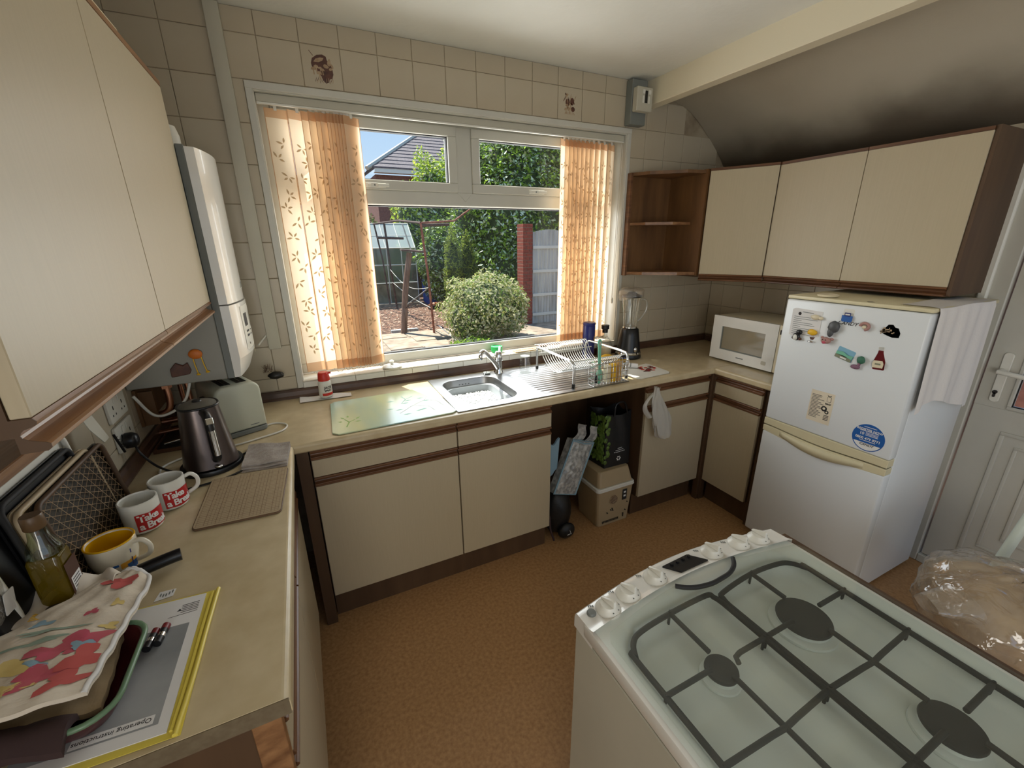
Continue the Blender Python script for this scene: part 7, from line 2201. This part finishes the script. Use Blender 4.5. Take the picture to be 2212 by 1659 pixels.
# crazy paving near the house
pv = struct('trim_6', MB().box(-1.0, 9.0, 0.19, 6.9, GZ, GZ + 0.02), 'concrete', 'pale garden path')
rn = random.Random(31)
for i in range(12):
    for j in range(9):
        x, y = -0.6 + i * 0.62 + 0.1 * rn.random(), 2.2 + j * 0.52 + 0.05 * rn.random()
        if x > 5.0: continue
        t = MB().prism([(x + 0.02 * rn.random(), y), (x + 0.58, y + 0.02 * rn.random()), (x + 0.59, y + 0.48), (x + 0.01, y + 0.49)], GZ + 0.02, GZ + 0.032 + 0.006 * rn.random(), 'z')
        part('paving_slab', t, 'slab', pv, bevel=0.004)
single('kerb', MB().box(-2, 4.05, 11.15, 11.45, GZ, GZ + 0.10), 'concrete', 'concrete kerb in front of the greenhouse', 'kerb')
# leaf litter on the soil
lf = MB()
for i in range(3200):
    y = 6.9 + 4.2 * random.random()
    x = 1.4 + 3.6 * random.random()
    a = random.random() * 6.28
    s_ = 0.02 + 0.035 * random.random()
    z = GZ + 0.004 + 0.02 * random.random()
    c_, q = math.cos(a), math.sin(a)
    lf.add([(x + s_ * c_, y + s_ * q, z + 0.012 * random.random()), (x - s_ * .4 * q, y + s_ * .4 * c_, z), (x - s_ * c_, y - s_ * q, z + 0.012 * random.random()), (x + s_ * .4 * q, y - s_ * .4 * c_, z)], [(0, 1, 2, 3)], random.choice((0, 0, 1, 2)))
single('leaf_litter', lf, ['drybrown', 'drypale', 'drydark'], 'dry brown leaf litter on the garden soil', 'leaves', kind='stuff')

def foliage(blobs, n, size, elong=0.45, nm=2, seed=0, flat=0.0):
    rn = random.Random(seed)
    mb = MB()
    tot = sum(b[3] * b[4] * b[5] for b in blobs)
    for (cx, cy, cz, rx, ry, rz) in blobs:
        k_ = int(n * rx * ry * rz / tot)
        for i in range(k_):
            while True:
                d = Vector((rn.gauss(0, 1), rn.gauss(0, 1), rn.gauss(0, 1)))
                if d.length > 1e-3: break
            d.normalize()
            rr = 0.72 + 0.33 * rn.random() ** 0.6
            bump = 1 + 0.10 * math.sin(6 * d.x + 3 * d.z * 2 + seed) + 0.07 * math.sin(11 * d.y + 8 * d.z)
            p = Vector((cx + rx * d.x * rr * bump, cy + ry * d.y * rr * bump, cz + rz * d.z * rr * bump))
            if p.z < GZ + 0.02: continue
            nrm = (d + Vector((rn.gauss(0, .7), rn.gauss(0, .7), rn.gauss(0, .7) + 0.5))).normalized()
            t = nrm.orthogonal().normalized()
            t = Matrix.Rotation(rn.random() * 6.28, 3, nrm) @ t
            b = nrm.cross(t)
            s_ = size * (0.6 + 0.8 * rn.random())
            mb.add([p + t * s_, p + b * s_ * elong + nrm * s_ * .1, p - t * s_, p - b * s_ * elong + nrm * s_ * .1], [(0, 1, 2, 3)], rn.randrange(nm))
    return mb
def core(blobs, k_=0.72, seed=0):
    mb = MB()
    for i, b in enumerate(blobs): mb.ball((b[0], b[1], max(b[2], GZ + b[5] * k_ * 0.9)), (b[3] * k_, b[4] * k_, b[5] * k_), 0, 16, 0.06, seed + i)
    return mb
def plant(name, label, cat, blobs, n, size, mats, trunk=None, elong=0.45, seed=0, group=None, corem='leafdark'):
    b0 = blobs[0]
    t = thing(name, label, cat, (b0[0], b0[1], GZ), group)
    part('foliage', foliage(blobs, n, size, elong, len(mats), seed), mats, t, kind='stuff')
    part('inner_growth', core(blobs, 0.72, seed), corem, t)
    if trunk:
        part('trunk', MB().tube(trunk, 0.07, 8), 'bark', t)
    return t
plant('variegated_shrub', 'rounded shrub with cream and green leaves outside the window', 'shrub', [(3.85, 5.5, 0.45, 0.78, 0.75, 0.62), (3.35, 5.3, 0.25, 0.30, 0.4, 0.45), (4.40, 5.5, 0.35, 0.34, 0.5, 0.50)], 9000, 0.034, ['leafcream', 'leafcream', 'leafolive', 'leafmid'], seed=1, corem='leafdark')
plant('conifer', 'upright dark green conifer behind the pale shrub', 'tree', [(4.12, 8.1, 0.9, 0.22, 0.24, 1.05)], 3200, 0.045, ['leafconifer', 'leafconifer', 'leafdark'], [(4.12, 8.1, GZ), (4.12, 8.1, 0.8)], 0.2, 2, 'pair of conifers')
plant('conifer', 'second conifer, right of the first, with more dark leaves', 'tree', [(4.52, 8.2, 0.85, 0.24, 0.24, 1.0)], 3200, 0.045, ['leafconifer', 'leafdark'], [(4.52, 8.2, GZ), (4.52, 8.2, 0.8)], 0.2, 3, 'pair of conifers')
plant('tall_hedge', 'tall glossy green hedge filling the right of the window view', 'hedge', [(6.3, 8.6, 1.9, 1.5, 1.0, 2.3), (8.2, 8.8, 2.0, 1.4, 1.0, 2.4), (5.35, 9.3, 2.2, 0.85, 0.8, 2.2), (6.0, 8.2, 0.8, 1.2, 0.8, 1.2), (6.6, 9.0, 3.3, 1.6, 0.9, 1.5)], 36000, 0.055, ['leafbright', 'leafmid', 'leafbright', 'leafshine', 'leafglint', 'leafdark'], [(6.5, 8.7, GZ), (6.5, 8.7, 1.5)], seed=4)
plant('green_shrub', 'yellow-green shrub rising in front of the tiled roof', 'shrub', [(5.3, 13.4, 2.45, 1.0, 0.6, 2.05), (4.52, 13.4, 2.25, 0.72, 0.55, 1.3), (6.35, 13.4, 2.65, 1.05, 0.6, 2.3)], 17000, 0.062, ['leafyellow', 'leafbright', 'leafmid', 'leafyellow', 'leafglint'], [(5.3, 13.4, GZ), (5.3, 13.4, 1.8)], seed=5)
plant('leafy_bush', 'dense bush between the greenhouse and the conifers', 'bush', [(4.7, 11.0, 1.0, 0.7, 0.6, 1.25), (5.2, 10.2, 0.5, 0.6, 0.5, 0.8)], 9000, 0.055, ['leafmid', 'leafbright', 'leafshine', 'leafglint', 'leafdark'], seed=6)
plant('red_bush', 'reddish-brown leaved bush behind the greenhouse', 'bush', [(2.75, 13.1, 2.15, 0.45, 0.4, 0.5), (2.75, 13.1, 1.0, 0.4, 0.3, 0.9)], 2600, 0.05, ['drybrown', 'leafmid'], seed=7)
plant('low_weeds', 'low green weeds at the foot of the pale shrub', 'weeds', [(3.3, 4.7, -0.12, 0.45, 0.25, 0.16), (2.3, 4.1, -0.16, 0.35, 0.15, 0.10)], 1400, 0.03, ['leafbright', 'leafmid'], seed=8)
# dwarf wall at right and grey slatted gate
bw_ = thing('brick_pillar', 'red brick pillar beside the weathered slatted gate', 'pillar', (5.35, 6.55, GZ))
part('pillar_core', MB().box(5.232, 5.465, 6.512, 6.80, GZ, 2.02), 'mortar', bw_)
bme = None
for j in range(29):
    for i in range(2):
        w, h_ = (0.15, 0.072) if (i + j) % 2 else (0.08, 0.072)
        x0_ = 5.23 if i == 0 else (5.23 + (0.16 if j % 2 else 0.09))
        x1_ = (5.23 + (0.15 if j % 2 else 0.08)) if i == 0 else 5.467
        t = MB().box(x0_, x1_, 6.50, 6.80, GZ + 0.003 + j * 0.0768, GZ + 0.003 + j * 0.0768 + 0.067)
        part('brick', t, 'brick', bw_, bevel=0.003)
gt2 = thing('slatted_gate', 'grey weathered slatted gate at the right of the window view', 'gate', (5.85, 6.5, GZ))
for i in range(11):
    x = 5.485 + i * 0.078
    part('slat', MB().box(x, x + 0.070, 6.53, 6.545, GZ + 0.02, 1.86 + 0.05 * math.sin(math.pi * i / 10)), 'greywood', gt2, bevel=0.002)
for zz in (0.0, 0.45, 0.98, 1.50):
    part('rail', MB().box(5.48, 6.35, 6.50, 6.529, zz, zz + 0.065), 'palewood', gt2, bevel=0.003)
# greenhouse
gh = thing('greenhouse', 'aluminium-framed greenhouse with glass roof panes, behind the bare frame', 'greenhouse', (3.2, 12.2, GZ))
gx0, gx1, gy0, gy1 = 1.4, 4.06, 11.6, 12.45
def bar(p, q, r_=0.018, m='palewood'):
    part('glazing_bar', MB().tube([p, q], r_, 4), m, gh)
EZ, RZ = 1.52, 2.25
for i in range(7):
    x = gx0 + (gx1 - gx0) * i / 6
    bar((x, gy0, GZ), (x, gy0, EZ)); bar((x, gy0, EZ), (x, gy0 + 0.8, RZ))
for zz in (0.48, 1.02, EZ, ): bar((gx0, gy0, zz), (gx1, gy0, zz), 0.022)
bar((gx0, gy0 + 0.8, RZ), (gx1, gy0 + 0.8, RZ), 0.022)
bar((gx0, gy0 + 0.4, (EZ + RZ) / 2), (gx1, gy0 + 0.4, (EZ + RZ) / 2), 0.012)
for i in range(6):
    x0_, x1_ = gx0 + (gx1 - gx0) * i / 6 + 0.01, gx0 + (gx1 - gx0) * (i + 1) / 6 - 0.01
    part('pane', MB().add([(x0_, gy0, EZ), (x1_, gy0, EZ), (x1_, gy0 + 0.8, RZ), (x0_, gy0 + 0.8, RZ)], [(0, 1, 2, 3)]), 'ghroof', gh)
    part('pane', MB().add([(x0_, gy0 - .003, 0.50), (x1_, gy0 - .003, 0.50), (x1_, gy0 - .003, 1.50), (x0_, gy0 - .003, 1.50)], [(0, 1, 2, 3)]), 'ghglass', gh)
    part('lower_panel', MB().box(x0_, x1_, gy0 - 0.005, gy0 + 0.005, GZ + 0.05, 0.44), 'ghlower', gh)
part('staging', MB().box(gx0, gx1, gy0 + 0.3, gy0 + 0.9, 0.46, 0.5).box(gx0, gx1, gy0 + 0.78, gy1, GZ, 1.5), 'leafdark', gh)
bar((gx1, gy0, GZ), (gx1, gy1, GZ)); bar((gx1, gy0, EZ), (gx1, gy1, EZ)); bar((gx1, gy1, GZ), (gx1, gy1, EZ))
# blue barrel
wbt = thing('water_barrel', 'blue plastic water barrel beside the greenhouse', 'barrel', (4.42, 11.35, GZ))
part('barrel_body', MB().lathe(4.42, 11.35, [(0.22, GZ + 0.005), (0.27, GZ + 0.1), (0.29, GZ + 0.55), (0.27, GZ + 0.95), (0.22, GZ + 1.07), (0.0, GZ + 1.09)], 28), 'barrelblue', wbt)
part('hoop', MB().tube([(4.42 + 0.288 * math.cos(R(15 * i)), 11.35 + 0.288 * math.sin(R(15 * i)), GZ + 0.7) for i in range(24)], 0.012, 6, closed=True), 'barrelblue', wbt)
tc_ = thing('potted_flowers', 'low planter of orange flowers by the barrel', 'planter', (4.3, 10.0, GZ))
part('trough', MB().box(3.95, 4.75, 9.95, 10.15, GZ, GZ + 0.12), 'bagblack', tc_, bevel=0.01)
part('flowers', foliage([(4.35, 10.05, GZ + 0.14, 0.40, 0.12, 0.07)], 350, 0.03, 0.8, 2, 3), ['orangep', 'drybrown'], tc_, kind='stuff')
# rusted frame: poles, top bars, ropes, wooden post
rf = thing('rusted_frame', 'rusty pole frame with sagging lines standing in the garden', 'frame', (3.1, 8.0, GZ))
part('pole', MB().tube([(3.10, 6.50, GZ), (3.06, 6.52, 1.0), (2.98, 6.50, 2.02)], 0.024, 8), 'rust', rf)
part('pole', MB().tube([(3.13, 10.5, GZ), (3.05, 10.5, 1.0), (2.99, 10.5, 2.17)], 0.030, 8), 'darkrust', rf)
part('pole', MB().tube([(2.90, 10.3, GZ + 0.2), (2.84, 10.4, 1.2), (2.72, 10.5, 2.15)], 0.022, 8), 'darkrust', rf)
part('top_bar', MB().tube([(2.98, 6.50, 2.02), (3.0, 8.6, 2.16), (2.70, 10.5, 2.16)], 0.024, 8), 'darkrust', rf)
part('top_bar', MB().tube([(2.98, 6.50, 2.02), (3.9, 7.2, 2.10), (4.7, 7.9, 2.5)], 0.018, 8), 'rust', rf)
part('top_bar', MB().tube([(2.99, 6.52, 1.98), (3.8, 7.3, 2.03)], 0.03, 8), 'darkrust', rf)
part('cross_bar', MB().tube([(2.72, 10.2, 1.80), (3.42, 10.2, 1.78)], 0.035, 6), 'darkrust', rf)
part('cross_bar', MB().tube([(3.42, 10.2, 2.15), (3.62, 10.2, 1.40)], 0.02, 6), 'palewood', rf)
def sag(a, b, s_, n=12): return [tuple(Vector(a).lerp(Vector(b), i / n) - Vector((0, 0, s_ * math.sin(math.pi * i / n)))) for i in range(n + 1)]
for a, b, s_ in (((3.02, 10.4, 0.95), (3.07, 6.5, 0.78), 0.22), ((3.05, 10.4, 0.6), (3.09, 6.5, 0.35), 0.06), ((3.09, 6.5, 0.80), (2.62, 6.8, 0.42), 0.0)):
    part('rope', MB().tube(sag(a, b, s_), 0.007, 5), 'palewood', rf)
part('diagonal_rod', MB().tube([(3.08, 6.48, 0.80), (2.60, 6.75, 0.36)], 0.010, 5), 'darkrust', rf)
part('rope', MB().tube([(3.15, 6.3, 0.02), (3.25, 5.3, GZ + 0.03)], 0.007, 5), 'inkwhite', rf)
wp = thing('bird_table', 'leaning wooden post with a small flat board on top', 'bird table', (2.55, 6.85, GZ))
part('post', MB().tube([(2.52, 6.80, GZ), (2.64, 6.85, 0.7), (2.80, 6.90, 1.46)], 0.058, 8, rs=[0.070, 0.062, 0.058]), 'postwood', wp)
part('top_board', MB().plate((2.60, 6.70, 1.50), (1, 0, -0.10), (0, 1, 0.05), [(0, 0), (0.50, 0.02), (0.52, 0.28), (0.03, 0.30)], 0.035), 'darkrust', wp, bevel=0.004)
single('ground_plank', MB().box(2.30, 2.88, 6.98, 7.10, GZ, GZ + 0.07), 'greywood', 'grey plank lying on the soil by the post foot', 'plank', bevel=0.004)
single('garden_cane', MB().tube([(3.52, 6.9, GZ), (3.54, 6.95, 0.14)], 0.010, 5), 'rust', 'short rusty stake in the soil right of the pole', 'stake')
# boundary fence behind everything
fn = thing('back_fence', 'brown garden fence seen in glimpses behind the shrubs', 'fence', (4, 14.2, GZ))
for i in range(30):
    part('board', MB().box(-1 + i * 0.5, -1 + i * 0.5 + 0.49, 14.2, 14.23, GZ, 1.7 + 0.02 * (i % 3)), 'darkrust', fn)
# neighbouring house with a gable and tiled roof
hs = thing('neighbour_house', 'brick house with a grey tiled roof and white eaves beyond the garden', 'house', (10, 22, GZ))
HY = 20.0
part('wall', MB().box(4.55, 17.0, HY + 0.35, 27, GZ, 4.75), 'brickfar', hs)
part('fascia', MB().box(4.50, 17.3, HY + 0.0, HY + 0.08, 4.80, 5.02), 'white', hs)
part('soffit', MB().box(4.50, 17.3, HY + 0.08, HY + 0.36, 4.80, 4.84), 'white', hs)
def roofz(y): return 5.02 + (y - HY) * 0.62
# roof plane as staggered tile courses
nC = 15
for k_ in range(nC):
    y0_, y1_ = HY - 0.02 + k_ * 0.34, HY - 0.02 + (k_ + 1) * 0.34 + 0.03
    xl = 4.35 + 0.89 * (y0_ - HY); xm = 4.35 + 0.89 * (y1_ - HY)
    mb = MB().add([(xl, y0_, roofz(y0_) + 0.04), (17.2, y0_, roofz(y0_) + 0.04), (17.2, y1_, roofz(y1_) + 0.005), (xm, y1_, roofz(y1_) + 0.005), (xl, y0_, roofz(y0_) - 0.03), (17.2, y0_, roofz(y0_) - 0.03)], [(0, 1, 2, 3), (4, 5, 1, 0)])
    part('tile_course', mb, 'rooftile', hs)
yr = HY + nC * 0.34
# verge board on the left gable
part('hip_edge', MB().tube([(4.30 + 0.89 * (yy - HY), yy, roofz(yy) + 0.02) for yy in (HY - 0.2, HY + 2.5, yr)], 0.10, 6), 'lightgrey', hs)
part('side_roof', MB().add([(4.30, HY, 5.0), (4.30 + 0.89 * (yr - HY), yr, roofz(yr)), (4.30 + 0.89 * (yr - HY), 27.0, roofz(yr)), (4.30, 27.0, 5.0)], [(0, 1, 2, 3)]), 'rooftile', hs)
wfm = MB().box(6.55, 7.9, HY + 0.28, HY + 0.34, 3.2, 4.66)
wo_ = part('window_frame', wfm, 'white', hs)
for (a, b) in ((6.63, 7.19), (7.26, 7.82)):
    part('pane', MB().box(a, b, HY + 0.265, HY + 0.275, 3.28, 4.58), 'darkpane', wo_)
# yard wall beyond the back door
single('yard_wall', MB().box(6.2, 6.4, -6, 0.2, GZ, 2.2), 'brickfar', 'pinkish brick wall outside the back door', 'wall')
